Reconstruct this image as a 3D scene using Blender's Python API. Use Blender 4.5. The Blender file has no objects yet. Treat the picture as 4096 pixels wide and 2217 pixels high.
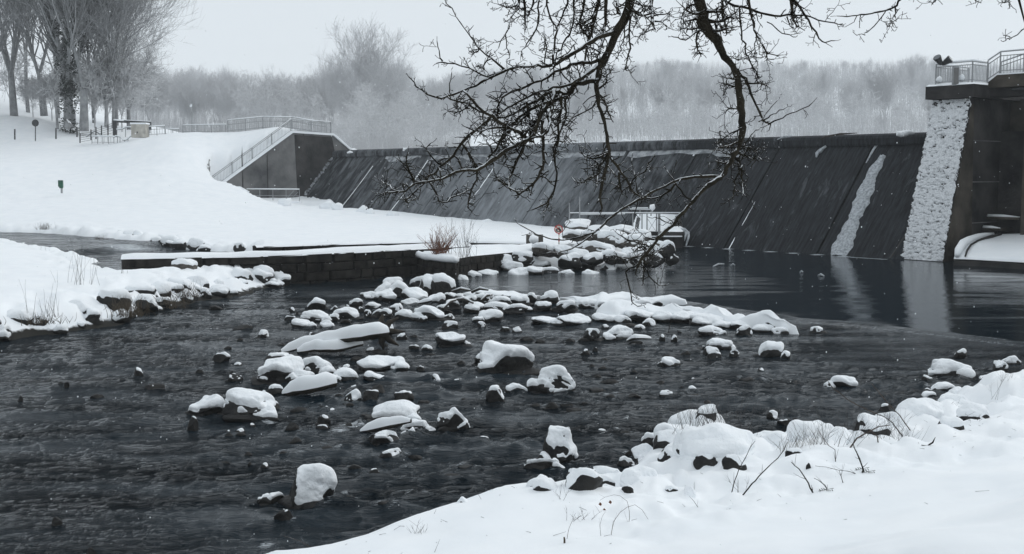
import bpy, bmesh, math, random
import numpy as np
from mathutils import Vector, Matrix

SC = bpy.context.scene
COL = SC.collection
rad = math.radians
# ------------------------------------------------------------------ camera
CAM_H, FPX, PITCH = 4.4, 1024 * 40 / 36, rad(5.17)
cam_d = bpy.data.cameras.new('camera'); cam_d.lens = 40; cam_d.sensor_width = 36
cam_d.clip_start = 0.1; cam_d.clip_end = 3000
cam = bpy.data.objects.new('camera', cam_d); COL.objects.link(cam)
cam.location = (0, 0, CAM_H); cam.rotation_euler = (rad(90) - PITCH, 0, 0)
SC.camera = cam
HAZE = 0.00045
# ------------------------------------------------------------------ world, sun, exposure
W = bpy.data.worlds.new('World'); SC.world = W; W.use_nodes = True
wn, wl = W.node_tree.nodes, W.node_tree.links
bg = wn['Background']; bg.inputs['Strength'].default_value = 0.1
sky = wn.new('ShaderNodeTexSky'); sky.sky_type = 'NISHITA'; sky.sun_disc = False
sky.sun_elevation = rad(35); sky.sun_rotation = rad(60)
hs = wn.new('ShaderNodeHueSaturation'); hs.inputs['Saturation'].default_value = 0.25
mx = wn.new('ShaderNodeMixRGB'); mx.inputs[0].default_value = 0.92
mx.inputs[2].default_value = (6.6, 7.15, 7.6, 1)      # even overcast
wl.new(sky.outputs[0], hs.inputs['Color']); wl.new(hs.outputs[0], mx.inputs[1])
wl.new(mx.outputs[0], bg.inputs['Color'])
sd = bpy.data.lights.new('sun', 'SUN'); sd.energy = 0.9; sd.angle = rad(40); sd.color = (1.0, 0.985, 0.965)
sun = bpy.data.objects.new('sun', sd); COL.objects.link(sun)
sun.rotation_euler = Vector((-math.sin(rad(60)) * math.cos(rad(35)), -math.cos(rad(60)) * math.cos(rad(35)), -math.sin(rad(35)))).to_track_quat('-Z', 'Y').to_euler()
SC.view_settings.view_transform = 'Standard'; SC.view_settings.look = 'None'
SC.view_settings.exposure = 0.2; SC.view_settings.gamma = 1.0; SC.view_settings.use_curve_mapping = False
SC.render.engine = 'CYCLES'
SC.cycles.use_denoising = True
SC.cycles.max_bounces = 6; SC.cycles.diffuse_bounces = 3; SC.cycles.volume_bounces = 2
SC.cycles.transparent_max_bounces = 4; SC.cycles.caustics_reflective = False; SC.cycles.caustics_refractive = False

# ------------------------------------------------------------------ helpers
CP, SP = math.cos(PITCH), math.sin(PITCH)
def ray(px, py):
    u, v = (px - 512) / FPX, (277 - py) / FPX
    return (u, CP + v * SP, -SP + v * CP)
def atz(px, py, z=0.0):
    r = ray(px, py); t = (z - CAM_H) / r[2]
    return Vector((r[0] * t, r[1] * t, z))
def atd(px, py, D):
    r = ray(px, py); t = D / r[1]
    return Vector((r[0] * t, D, CAM_H + r[2] * t))
def proj(p):
    f = p[1] * CP - (p[2] - CAM_H) * SP; u = p[1] * SP + (p[2] - CAM_H) * CP
    return (512 + FPX * p[0] / f, 277 - FPX * u / f)

def smooth(a, b, x):
    t = np.clip((x - a) / (b - a), 0, 1); return t * t * (3 - 2 * t)
def _hash(i, j, s):
    n = (i * 374761393 + j * 668265263 + s * 1442695041) & 0xffffffff
    n = ((n ^ (n >> 13)) * 1274126177) & 0xffffffff
    return ((n ^ (n >> 16)) & 0xffff) / 65535.0
def vnoise(x, y, s=0):
    x = np.asarray(x, float); y = np.asarray(y, float)
    i = np.floor(x).astype(np.int64); j = np.floor(y).astype(np.int64)
    fx = x - i; fy = y - j; fx = fx * fx * fx * (fx * (6 * fx - 15) + 10); fy = fy * fy * fy * (fy * (6 * fy - 15) + 10)
    a = _hash(i, j, s); b = _hash(i + 1, j, s); c = _hash(i, j + 1, s); d = _hash(i + 1, j + 1, s)
    return (a + (b - a) * fx) * (1 - fy) + (c + (d - c) * fx) * fy - 0.5
def fbm(x, y, s=0, o=4, g=0.5):
    r = 0; a = 1; 
    for k in range(o):
        c, sn = math.cos(0.6 + k), math.sin(0.6 + k)
        r = r + a * vnoise((x * c - y * sn) * 2 ** k + 17.3 * k, (x * sn + y * c) * 2 ** k - 9.1 * k, s + k); a *= g
    return r

MATS = {}
def mat(name, color=(0.5, 0.5, 0.5), rough=0.8, nscale=3.0, namp=0.25, bump=0.2, bscale=20.0, metal=0.0, spec=0.4, color2=None, vec='Object', snow=None):
    """procedural material: two tones mixed by noise, bump, and optionally snow lying on upward faces"""
    if name in MATS: return MATS[name]
    m = bpy.data.materials.new(name); m.use_nodes = True; MATS[name] = m
    n, l = m.node_tree.nodes, m.node_tree.links
    b = n['Principled BSDF']; b.inputs['Roughness'].default_value = rough; b.inputs['Metallic'].default_value = metal
    b.inputs['Specular IOR Level'].default_value = spec
    tc = n.new('ShaderNodeTexCoord')
    no = n.new('ShaderNodeTexNoise'); no.inputs['Scale'].default_value = nscale; no.inputs['Detail'].default_value = 6
    l.new(tc.outputs[vec], no.inputs['Vector'])
    ra = n.new('ShaderNodeValToRGB'); ra.color_ramp.elements[0].position = 0.35; ra.color_ramp.elements[1].position = 0.65
    c2 = color2 or tuple(min(1, c * (1 + namp * 2)) for c in color)
    c1 = tuple(c * (1 - namp) for c in color) if color2 is None else color
    ra.color_ramp.elements[0].color = (*c1, 1); ra.color_ramp.elements[1].color = (*c2, 1)
    l.new(no.outputs[0], ra.inputs[0])
    out = ra.outputs[0]
    nb = n.new('ShaderNodeTexNoise'); nb.inputs['Scale'].default_value = bscale; nb.inputs['Detail'].default_value = 5
    l.new(tc.outputs[vec], nb.inputs['Vector'])
    bp = n.new('ShaderNodeBump'); bp.inputs['Strength'].default_value = bump; bp.inputs['Distance'].default_value = 0.03
    l.new(nb.outputs[0], bp.inputs['Height']); l.new(bp.outputs[0], b.inputs['Normal'])
    if snow is not None:
        ge = n.new('ShaderNodeNewGeometry'); sx = n.new('ShaderNodeSeparateXYZ'); l.new(ge.outputs['Normal'], sx.inputs[0])
        n2 = n.new('ShaderNodeTexNoise'); n2.inputs['Scale'].default_value = snow[1]; n2.inputs['Detail'].default_value = 4
        l.new(tc.outputs['Object'], n2.inputs['Vector'])
        ad = n.new('ShaderNodeMath'); ad.operation = 'MULTIPLY_ADD'; ad.inputs[1].default_value = snow[2]
        l.new(n2.outputs[0], ad.inputs[0]); l.new(sx.outputs['Z'], ad.inputs[2])
        mr = n.new('ShaderNodeMapRange'); mr.inputs['From Min'].default_value = snow[0] + snow[2] / 2
        mr.inputs['From Max'].default_value = snow[0] + snow[2] / 2 + 0.12
        l.new(ad.outputs[0], mr.inputs['Value'])
        mi = n.new('ShaderNodeMixRGB'); l.new(mr.outputs[0], mi.inputs[0]); l.new(out, mi.inputs[1])
        mi.inputs[2].default_value = (0.86, 0.88, 0.9, 1); out = mi.outputs[0]
    l.new(out, b.inputs['Base Color'])
    return m

def add_mesh(name, v, f, m, parent=None, smooth_=True, uv=None):
    me = bpy.data.meshes.new(name); v = np.asarray(v, dtype=np.float32)
    if isinstance(f, np.ndarray):
        k = f.shape[1]; me.vertices.add(len(v)); me.vertices.foreach_set('co', v.ravel())
        me.loops.add(f.size); me.loops.foreach_set('vertex_index', f.astype(np.int32).ravel())
        me.polygons.add(len(f)); me.polygons.foreach_set('loop_start', np.arange(0, f.size, k, dtype=np.int32))
        me.update(calc_edges=True)
    else:
        me.from_pydata(v.tolist(), [], f); me.update()
    if smooth_: me.polygons.foreach_set('use_smooth', np.ones(len(me.polygons), dtype=bool))
    me.materials.append(m)
    o = bpy.data.objects.new(name, me); COL.objects.link(o)
    if parent: o.parent = parent
    return o
def tag(o, label=None, cat=None, group=None, kind=None):
    if label: o['label'] = label
    if cat: o['category'] = cat
    if group: o['group'] = group
    if kind: o['kind'] = kind
    return o
def empty(name, loc=(0, 0, 0)):
    o = bpy.data.objects.new(name, None); o.empty_display_size = 0.3; COL.objects.link(o); o.location = loc; return o
def part(name, acc, m, root, smooth_=False, kind=None):
    """build accumulated world-space geometry as a child of root"""
    o = acc.build(name, m, smooth_)
    o.parent = root
    if root.type == 'EMPTY': o.matrix_parent_inverse = Matrix.Translation(-Vector(root.location))
    if kind: o['kind'] = kind
    return o
class Acc:
    def __init__(s): s.v = []; s.f = []; s.n = 0
    def add(s, v, f):
        s.f += [tuple(i + s.n for i in q) for q in f]; s.v += [tuple(p) for p in v]; s.n += len(v); return s
    def hexa(s, p):           # eight corners: bottom four, top four
        return s.add(p, [(0, 3, 2, 1), (4, 5, 6, 7), (0, 1, 5, 4), (1, 2, 6, 5), (2, 3, 7, 6), (3, 0, 4, 7)])
    def box(s, c, d, rz=0):
        c = Vector(c); R = Matrix.Rotation(rz, 3, 'Z'); hx, hy, hz = d[0] / 2, d[1] / 2, d[2] / 2
        return s.hexa([c + R @ Vector(q) for q in ((-hx, -hy, -hz), (hx, -hy, -hz), (hx, hy, -hz), (-hx, hy, -hz), (-hx, -hy, hz), (hx, -hy, hz), (hx, hy, hz), (-hx, hy, hz))])
    def bar(s, a, b, w, h=None):       # rectangular bar between two points
        a, b = Vector(a), Vector(b); h = h or w; t = (b - a).normalized()
        up = Vector((0, 0, 1)) if abs(t.z) < 0.95 else Vector((0, 1, 0))
        x = t.cross(up).normalized() * w / 2; y = x.cross(t).normalized() * h / 2
        return s.hexa([a - x - y, a + x - y, b + x - y, b - x - y, a - x + y, a + x + y, b + x + y, b - x + y])
    def tube(s, pts, r, n=6):
        pts = [Vector(p) for p in pts]; k0 = s.n; m = len(pts)
        if not hasattr(r, '__len__'): r = [r] * m
        x = None
        for i, p in enumerate(pts):
            t = (pts[min(i + 1, m - 1)] - pts[max(i - 1, 0)])
            t = t.normalized() if t.length > 1e-9 else Vector((0, 0, 1))
            if x is None: x = t.orthogonal().normalized()
            else:
                x = x - t * x.dot(t); x = x.normalized() if x.length > 1e-6 else t.orthogonal().normalized()
            y = t.cross(x)
            for j in range(n):
                a = 2 * math.pi * j / n; q = p + (x * math.cos(a) + y * math.sin(a)) * r[i]
                s.v.append((q.x, q.y, q.z))
        for i in range(m - 1):
            for j in range(n):
                a, b = k0 + i * n + j, k0 + i * n + (j + 1) % n
                s.f.append((a, b, b + n, a + n))
        s.f.append(tuple(range(k0 + n - 1, k0 - 1, -1))); s.f.append(tuple(range(k0 + (m - 1) * n, k0 + m * n)))
        s.n += m * n; return s
    def build(s, name, m, smooth_=False):
        return add_mesh(name, s.v, s.f, m, None, smooth_)

# ------------------------------------------------------------------ materials
def snow_mat(name, dark=False, lump=0.12, ld=0.02, ls=9):
    m = bpy.data.materials.new(name); m.use_nodes = True; n, l = m.node_tree.nodes, m.node_tree.links
    b = n['Principled BSDF']; b.inputs['Roughness'].default_value = 0.75; b.inputs['Specular IOR Level'].default_value = 0.15
    tc = n.new('ShaderNodeTexCoord')
    n1 = n.new('ShaderNodeTexNoise'); n1.inputs['Scale'].default_value = ls; n1.inputs['Detail'].default_value = 7
    n2 = n.new('ShaderNodeTexNoise'); n2.inputs['Scale'].default_value = 1.3; n2.inputs['Detail'].default_value = 3
    l.new(tc.outputs['Object'], n1.inputs[0]); l.new(tc.outputs['Object'], n2.inputs[0])
    ra = n.new('ShaderNodeValToRGB'); ra.color_ramp.elements[0].position = 0.3; ra.color_ramp.elements[1].position = 0.7
    ra.color_ramp.elements[0].color = (0.84, 0.87, 0.895, 1); ra.color_ramp.elements[1].color = (0.9, 0.92, 0.935, 1)
    l.new(n2.outputs[0], ra.inputs[0]); out = ra.outputs[0]
    if dark:      # ground sheet: snow slides off very steep places and melts at the water
        ge = n.new('ShaderNodeNewGeometry'); sx = n.new('ShaderNodeSeparateXYZ'); l.new(ge.outputs['Normal'], sx.inputs[0])
        sp = n.new('ShaderNodeSeparateXYZ'); l.new(ge.outputs['Position'], sp.inputs[0])
        n3 = n.new('ShaderNodeTexNoise'); n3.inputs['Scale'].default_value = 3.5; n3.inputs['Detail'].default_value = 5
        l.new(tc.outputs['Object'], n3.inputs[0])
        a = n.new('ShaderNodeMath'); a.operation = 'MULTIPLY_ADD'; a.inputs[1].default_value = 0.55
        l.new(n3.outputs[0], a.inputs[0]); l.new(sx.outputs['Z'], a.inputs[2])
        r1 = n.new('ShaderNodeMapRange'); r1.inputs['From Min'].default_value = 0.56; r1.inputs['From Max'].default_value = 0.68
        l.new(a.outputs[0], r1.inputs[0])
        a2 = n.new('ShaderNodeMath'); a2.operation = 'MULTIPLY_ADD'; a2.inputs[1].default_value = -0.22
        l.new(n3.outputs[0], a2.inputs[0]); l.new(sp.outputs['Z'], a2.inputs[2])
        r2 = n.new('ShaderNodeMapRange'); r2.inputs['From Min'].default_value = -0.02; r2.inputs['From Max'].default_value = 0.04
        l.new(a2.outputs[0], r2.inputs[0])
        mu = n.new('ShaderNodeMath'); mu.operation = 'MULTIPLY'; l.new(r1.outputs[0], mu.inputs[0]); l.new(r2.outputs[0], mu.inputs[1])
        mi = n.new('ShaderNodeMixRGB'); l.new(mu.outputs[0], mi.inputs[0]); mi.inputs[1].default_value = (0.022, 0.021, 0.018, 1)
        l.new(out, mi.inputs[2]); out = mi.outputs[0]
    l.new(out, b.inputs['Base Color'])
    bp = n.new('ShaderNodeBump'); bp.inputs['Strength'].default_value = lump; bp.inputs['Distance'].default_value = ld
    l.new(n1.outputs[0], bp.inputs['Height']); l.new(bp.outputs[0], b.inputs['Normal'])
    return m
M_SNOW = snow_mat('snow'); M_GROUND = snow_mat('snowy_ground', True, .2, .02, 12); M_CAP = snow_mat('crumbly_snow', False, .75, .05, 11)
M_ROCK = mat('wet_rock', (0.007, 0.007, 0.0075), 0.6, 4, 0.5, 0.9, 14, spec=0.22, color2=(0.026, 0.025, 0.023))
M_ROCKD = mat('dry_rock', (0.045, 0.042, 0.038), 0.85, 4, 0.4, 0.8, 10, spec=0.2, color2=(0.11, 0.1, 0.09))
M_BARK = mat('dark_bark', (0.016, 0.014, 0.010), 0.9, 12, 0.4, 0.8, 60, spec=0.15, color2=(0.04, 0.034, 0.024), snow=(0.52, 30, 1.3))
M_BARKT = mat('twig_bark', (0.010, 0.009, 0.007), 0.9, 8, 0.4, 0.3, 40, spec=0.1, color2=(0.026, 0.022, 0.014), snow=(.72, 14, 0.9))
M_TREE = mat('haze_pale_bark', (0.46, 0.465, 0.475), 0.95, 2, 0.3, 0.2, 8, spec=0.1, color2=(0.56, 0.565, 0.575))  # distance haze painted in: bark made pale so the far trees fade
M_TREED = mat('haze_toned_bark', (0.2, 0.205, 0.21), 0.95, 2, 0.3, 0.2, 8, spec=0.1, color2=(0.32, 0.325, 0.33), snow=(0.8, 2.5, 0.9))  # left slope trees: haze put into the lightened bark, snow on upward faces
M_IVY = mat('ivy_leaves', (0.008, 0.014, 0.010), 0.7, 3, 0.5, 0.3, 10, color2=(0.035, 0.05, 0.04))
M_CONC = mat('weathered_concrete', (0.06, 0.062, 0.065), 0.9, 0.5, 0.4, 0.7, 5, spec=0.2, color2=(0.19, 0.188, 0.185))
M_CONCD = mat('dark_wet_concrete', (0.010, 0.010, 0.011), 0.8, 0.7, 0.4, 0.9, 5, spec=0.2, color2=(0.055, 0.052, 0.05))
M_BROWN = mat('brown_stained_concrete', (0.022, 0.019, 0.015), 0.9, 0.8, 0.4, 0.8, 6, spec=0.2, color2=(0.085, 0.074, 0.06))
M_STEEL = mat('frosted_galvanised_steel', (0.24, 0.25, 0.255), 0.65, 3, 0.25, 0.1, 30, color2=(.34,.35,.36), spec=0.3)
M_STEELD = mat('dark_steel', (0.03, 0.032, 0.034), 0.5, 3, 0.3, 0.1, 30, spec=0.4)
M_PLASTER = mat('pale_plaster', (0.42, 0.4, 0.36), 0.9, 2, 0.15, 0.2, 10)
M_GRASS = mat('dead_grass', (0.05, 0.038, 0.025), 0.9, 6, 0.3, 0.1, 20, color2=(0.10, 0.08, 0.055))
M_REED = mat('dark_dead_stems', (0.03, 0.028, 0.028), 0.9, 6, 0.3, 0.1, 20, color2=(0.06, 0.055, 0.055))
M_SHRUB = mat('reddish_brown_twigs', (0.13, 0.05, 0.028), 0.9, 6, 0.3, 0.1, 20, color2=(0.24, 0.11, 0.065))
M_GREEN = mat('green_painted_metal', (0.012, 0.075, 0.045), 0.5, 3, 0.2, 0.05, 20)
M_RED = mat('red_sign_paint', (0.42, 0.035, 0.03), 0.5, 4, 0.2, 0.05, 20)
M_WHITE = mat('white_sign_paint', (0.62, 0.58, 0.52), 0.5, 9, 0.35, 0.05, 20)
M_BLACK = mat('black_sign_paint', (0.012, 0.012, 0.012), 0.5, 4, 0.2, 0.05, 20)
M_WOOD = mat('wet_driftwood', (0.018, 0.015, 0.011), 0.85, 6, 0.4, 0.5, 40, color2=(0.05, 0.042, 0.032))
# ------------------------------------------------------------------ terrain
def seg_d(x, y, pts, closed=False):
    """distance to a polyline, signed positive on its right-hand side for open lines"""
    best = np.full(np.shape(x), 1e9); sg = np.ones(np.shape(x))
    P = [(p[0], p[1]) for p in pts]
    if closed: P.append(P[0])
    for (ax, ay), (bx, by) in zip(P[:-1], P[1:]):
        dx, dy = bx - ax, by - ay; L = dx * dx + dy * dy
        t = np.clip(((x - ax) * dx + (y - ay) * dy) / L, 0, 1)
        d = np.hypot(x - ax - t * dx, y - ay - t * dy); cr = dy * (x - ax) - dx * (y - ay)
        k = d < best - 1e-9; best = np.where(k, d, best); sg = np.where(k, np.sign(cr), sg)
    return best, sg
def inside(x, y, pts):
    c = np.zeros(np.shape(x), bool); P = [(p[0], p[1]) for p in pts]
    for (ax, ay), (bx, by) in zip(P, P[1:] + P[:1]):
        if ay == by: continue
        c ^= ((ay > y) != (by > y)) & (x < (bx - ax) * (y - ay) / (by - ay) + ax)
    return c
def sd_poly(x, y, pts):
    d, _ = seg_d(x, y, pts, True); return np.where(inside(x, y, pts), d, -d)

# dam frame: s runs along the toe from the pier to the far left, t upstream
T0 = Vector((20.0, 57.0)); DD = Vector((-0.6392, 0.7690)); NN = Vector((0.7690, 0.6392))
def dam(s, t, z): p = T0 + DD * s + NN * t; return Vector((p.x, p.y, z))
S_L = 64.3

# near bank: the lip traced, pushed out to its waterline
lip = [(222, 558), (262, 538), (312, 538), (348, 530), (388, 514), (420, 505), (462, 493), (495, 480), (540, 476), (575, 474), (605, 472), (628, 466), (648, 450), (664, 434),
       (690, 414), (720, 407), (748, 406), (768, 416), (778, 428), (800, 432), (828, 428), (845, 414), (866, 410), (882, 420), (900, 412), (925, 402), (950, 393), (980, 378), (1010, 367), (1040, 361)]
NB = [atz(px, py, 0.85) for px, py in lip]
NB = [Vector((-30, -26, 0)), Vector((-12, -4.5, 0)), Vector((-5.5, 4.5, 0)), Vector((-3.4, 8.2, 0))] + [Vector((p.x - 0.33, p.y + 0.42, 0)) for p in NB] + [Vector((14, 26, 0)), Vector((24, 36, 0)), Vector((42, 48, 0)), Vector((80, 60, 0))]
NBP = NB + [Vector((80, -60, 0)), Vector((-60, -60, 0))]
# lower left bank
riv = [(-160, 362), (-60, 347), (0, 339), (30, 334), (62, 333), (95, 326), (120, 323), (135, 315), (170, 305), (205, 299), (240, 293), (270, 288), (290, 284), (297, 281)]
NW = [(121, 258), (190, 257), (256, 255.6), (300, 254.2), (341, 252.5), (400, 249.3), (440, 247.2), (471, 245.2)]      # near wall lip, z 1.2
NWP = [atz(px, py, 1.2) for px, py in NW]
crk = [(120, 259), (110, 257), (107, 252), (97, 247.5), (77, 243.5), (60, 241), (30, 236.5), (0, 234.5), (-60, 231), (-160, 229)]
LB = [atz(px, py, 0.0) for px, py in riv] + [Vector((-8.7, 47.6, 0)), NWP[0] + Vector((0, 0.4, 0))] + [atz(px, py, 1.0) for px, py in crk] + [Vector((-70, 80, 0)), Vector((-70, 20, 0))]
# island: creek side, back wall, walled hook, rock spit, dam side
BW = [(256, 246.5), (300, 245), (341, 243.8), (400, 242.3), (430, 241.5), (471, 241.6), (512, 242.6), (548, 243.4)]       # back wall lip z 1.0
BWP = [atz(px, py, 1.0) for px, py in BW]
creekN = [(-160, 229.5), (-60, 231), (0, 232), (50, 234), (90, 237.5), (125, 241), (156, 243.4), (171, 248), (205, 250.5), (236, 251.5)]
spit = [(455, 283), (470, 279), (512, 274), (560, 273), (600, 271), (640, 268), (666, 264), (674, 258), (668, 252)]
ISL = [atz(px, py, 0.75) for px, py in creekN[:6]] + [atz(px, py, 0.6) for px, py in creekN[6:]] + BWP[:-1] + [atz(560, 247, .8)] + [atz(500, 250, .75), atz(456, 258, .75)] + [atz(px, py, 0.0) for px, py in spit] \
      + [dam(19.5, -2.0, 0), dam(19.5, 4, 0), dam(S_L, 4, 0), dam(S_L + .5, 9, 0), dam(66, 40, 0), Vector((-60, 260, 0)), Vector((-260, 260, 0)), Vector((-260, 70, 0))]
# height of the island and embankment by thin-plate spline through surveyed points
cp = [(-160, 226, 80), (0, 227, 74), (60, 229, 70.5), (130, 236, 64), (200, 246, 58.5), (256, 244.5, None), (341, 242.5, None), (430, 240.5, None), (471, 240, None), (548, 242, None), (600, 243, 54), (640, 245, 57), (665, 252, 58.5),
      (222, 188, 101), (252, 192, 101.5), (300, 201, 103), (340, 207, 95), (400, 215, 89), (450, 219.5, 85), (500, 223, 81), (560, 229, 75), (600, 232, 70), (640, 236, 66),
      (-60, 92, 130), (0, 112, 125), (40, 119, 120), (80, 142, 111), (120, 142.5, 109), (150, 136.5, 107.5), (200, 133.5, 107), (285, 131.5, 107),
      (-60, 150, 108), (0, 144, 110), (40, 143.5, 110), (0, 200, 86), (100, 198, 88), (180, 200, 88), (0, 165, 98), (100, 166, 99), (200, 158, 101), (250, 172, 101), (300, 215, 86), (420, 226, 74), (100, 214, 78), (250, 222, 76), (520, 233, 66)]
CPW = []
for px, py, D in cp:
    CPW.append(atz(px, py, 1.05) if D is None else atd(px, py, D))
CPW += [Vector((-25, 122, 8.0)), Vector((-27, 112, 8.1)), Vector((-22, 113, 7.9)), Vector((-35, 116, 8.2)), Vector((-34, 135, 7.5)), Vector((-22, 135, 7)), Vector((-45, 122, 8.6)), Vector((-80, 140, 17)), Vector((-60, 180, 14)), Vector((-30, 170, 8)), Vector((-140, 200, 28)), Vector((-120, 110, 14)), Vector((-200, 150, 30)), Vector((-60, 250, 20)), Vector((-90, 75, 2.5))]
_x = np.array([[p.x, p.y] for p in CPW]); _z = np.array([p.z for p in CPW])
def _U(r2): return 0.5 * r2 * np.log(r2 + 1e-9)
_K = _U(((_x[:, None] - _x[None]) ** 2).sum(-1)) + np.eye(len(_x)) * 1.5
_P = np.c_[np.ones(len(_x)), _x]
_A = np.block([[_K, _P], [_P.T, np.zeros((3, 3))]]); _w = np.linalg.solve(_A, np.r_[_z, 0, 0, 0])
def tps(x, y):
    r = _w[-3] + _w[-2] * x + _w[-1] * y
    for (a, b), w in zip(_x, _w): r = r + w * _U((x - a) ** 2 + (y - b) ** 2)
    return r
nbu = np.array([-50, -2.5, -1, -0.35, 0, 0.35, 0.8, 1.6, 3.5, 5.2, 6.2, 7.1, 8.2, 10.5, 14, 60])
nbz = np.array([-0.9, -0.6, -0.35, -0.1, 0.25, 0.65, 0.86, 0.98, 1.12, 1.45, 1.85, 2.13, 2.3, 2.6, 2.75, 3.2])
def terrain(x, y):
    x = np.asarray(x, float); y = np.asarray(y, float)
    h = -0.6 + 0.12 * fbm(x * 0.8, y * 0.8, 3)
    n1 = fbm(x * 0.9, y * 0.9, 11, 3); n2 = fbm(x * 2.6, y * 2.6, 21, 3)
    # river banks: near
    u = sd_poly(x, y, NBP) + 0.12 * n1
    z = np.interp(u, nbu, nbz)
    rip = smooth(0.2, 1.4, x) * (1 - smooth(8.5, 10, x)) * smooth(0.2, 0.7, u) * (1 - .45 * smooth(1.2, 2.2, u)) * (1 - smooth(2.6, 3.8, u))
    z = z + rip * (0.5 * np.abs(vnoise(x * 1.3, y * 1.3, 5)) + 0.27 * n2 - 0.14) + 0.05 * n1 * smooth(0.3, 1.5, u) + 0.1 * fbm(x * .35, y * .35, 7, 2) * smooth(3, 6, u)
    h = np.where(u > -3, np.maximum(h, z), h)
    # lower left bank
    u = sd_poly(x, y, LB) + 0.35 * n1
    z = np.interp(u, [-3, -0.8, 0, 0.5, 1.4, 4, 9, 30], [-0.6, -0.25, 0.08, 0.5, 0.82, 1.0, 1.1, 1.5])
    lump = smooth(0.0, 0.5, u) * (1 - smooth(1.8, 3.2, u))
    z = z + lump * (0.34 * np.abs(vnoise(x * 1.5, y * 1.5, 8)) + 0.3 * n2 * 0.6 - 0.06) + 0.05 * n1
    h = np.where(u > -3, np.maximum(h, z), h)
    # island and embankment
    u = sd_poly(x, y, ISL)
    T = tps(x, y); tA = (x - T0.x) * NN.x + (y - T0.y) * NN.y; sA = (x - T0.x) * DD.x + (y - T0.y) * DD.y
    low = np.interp(sA, [0, 20, 35, 50, 58, 64], [.4, .7, 1.0, 1.55, 1.9, 2.2])
    lw = smooth(-7.9, -6.9, tA) * (sA < S_L + .9); T = T * (1 - lw) + np.minimum(T, low) * lw
    T = np.where((tA > 5) & (tA < 160) & (sA > S_L), np.minimum(T, 5.9 + np.maximum(sA - S_L - 1, 0) * (.28 + .25 * (tA < 15))), T); T = T + 0.06 * n1 + 0.05 * fbm(x * .3, y * .3, 31, 2)
    e = np.where((x > -3.5) & (y < 61), smooth(.3, 3.2, u), np.where((x > -12.2) & (y < 62), smooth(.15, .5, u), smooth(-0.3, 1.0, u + 0.3 * n1)))
    z = np.where(u > -0.6, -0.4 + (T + 0.4) * e, h)
    lump = smooth(0.2, 0.7, u) * (1 - smooth(2.0, 3.5, u)) * (x < -12)
    z = z + lump * (0.3 * np.abs(vnoise(x * 1.2, y * 1.2, 9)) + 0.2 * n2)
    h = np.where(u > -0.6, np.maximum(h, z), h)
    # beyond the dam: frozen reservoir, far shore and wooded hill
    tt = (x - T0.x) * NN.x + (y - T0.y) * NN.y; ss = (x - T0.x) * DD.x + (y - T0.y) * DD.y
    right = smooth(-0.05, 0.45, x / np.maximum(y, 1))
    hill = 6.1 + smooth(165, 195, y) * 2.2 + np.clip(y - 200, 0, 800) * (0.05 + 0.055 * smooth(-0.1, 0.12, x / np.maximum(y, 1))) + smooth(195, 260, y) * 2.5 * fbm(x * .012, y * .012, 41, 3)
    up = (tt > np.where(ss > .3, 6.2, 9.6)) & (ss < S_L + 1.2)
    h = np.where(up, hill, h)
    back = smooth(150, 210, y) * (ss >= S_L + 1.2); h = np.where(ss >= S_L + 1.2, h * (1 - back) + np.maximum(h * .6, hill) * back, h)
    # ground right of the gates
    return h
def gz(x, y): return float(terrain(np.array([x]), np.array([y]))[0])

def polar(name, th, r, zf, m, kind='structure'):
    T, R = np.meshgrid(th, r); x = R * np.sin(T); y = R * np.cos(T); z = zf(x, y)
    nt, nr = len(th), len(r)
    idx = np.arange(nt * nr).reshape(nr, nt)
    f = np.stack([idx[:-1, :-1], idx[:-1, 1:], idx[1:, 1:], idx[1:, :-1]], -1).reshape(-1, 4)
    return x, y, z, f
th = np.r_[np.linspace(-math.pi, -0.56, 60)[:-1], np.linspace(-0.53, 0.53, 470), np.linspace(0.56, math.pi, 60)[1:]]
r = np.r_[np.linspace(0.3, 5, 16)[:-1], np.geomspace(5, 130, 420)[:-1], np.geomspace(130, 1500, 60)]
x, y, z, f = polar('ground', th, r, terrain, M_GROUND)
g = add_mesh('snowy_ground', np.stack([x, y, z], -1).reshape(-1, 3), f, M_GROUND); g['kind'] = 'structure'

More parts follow.
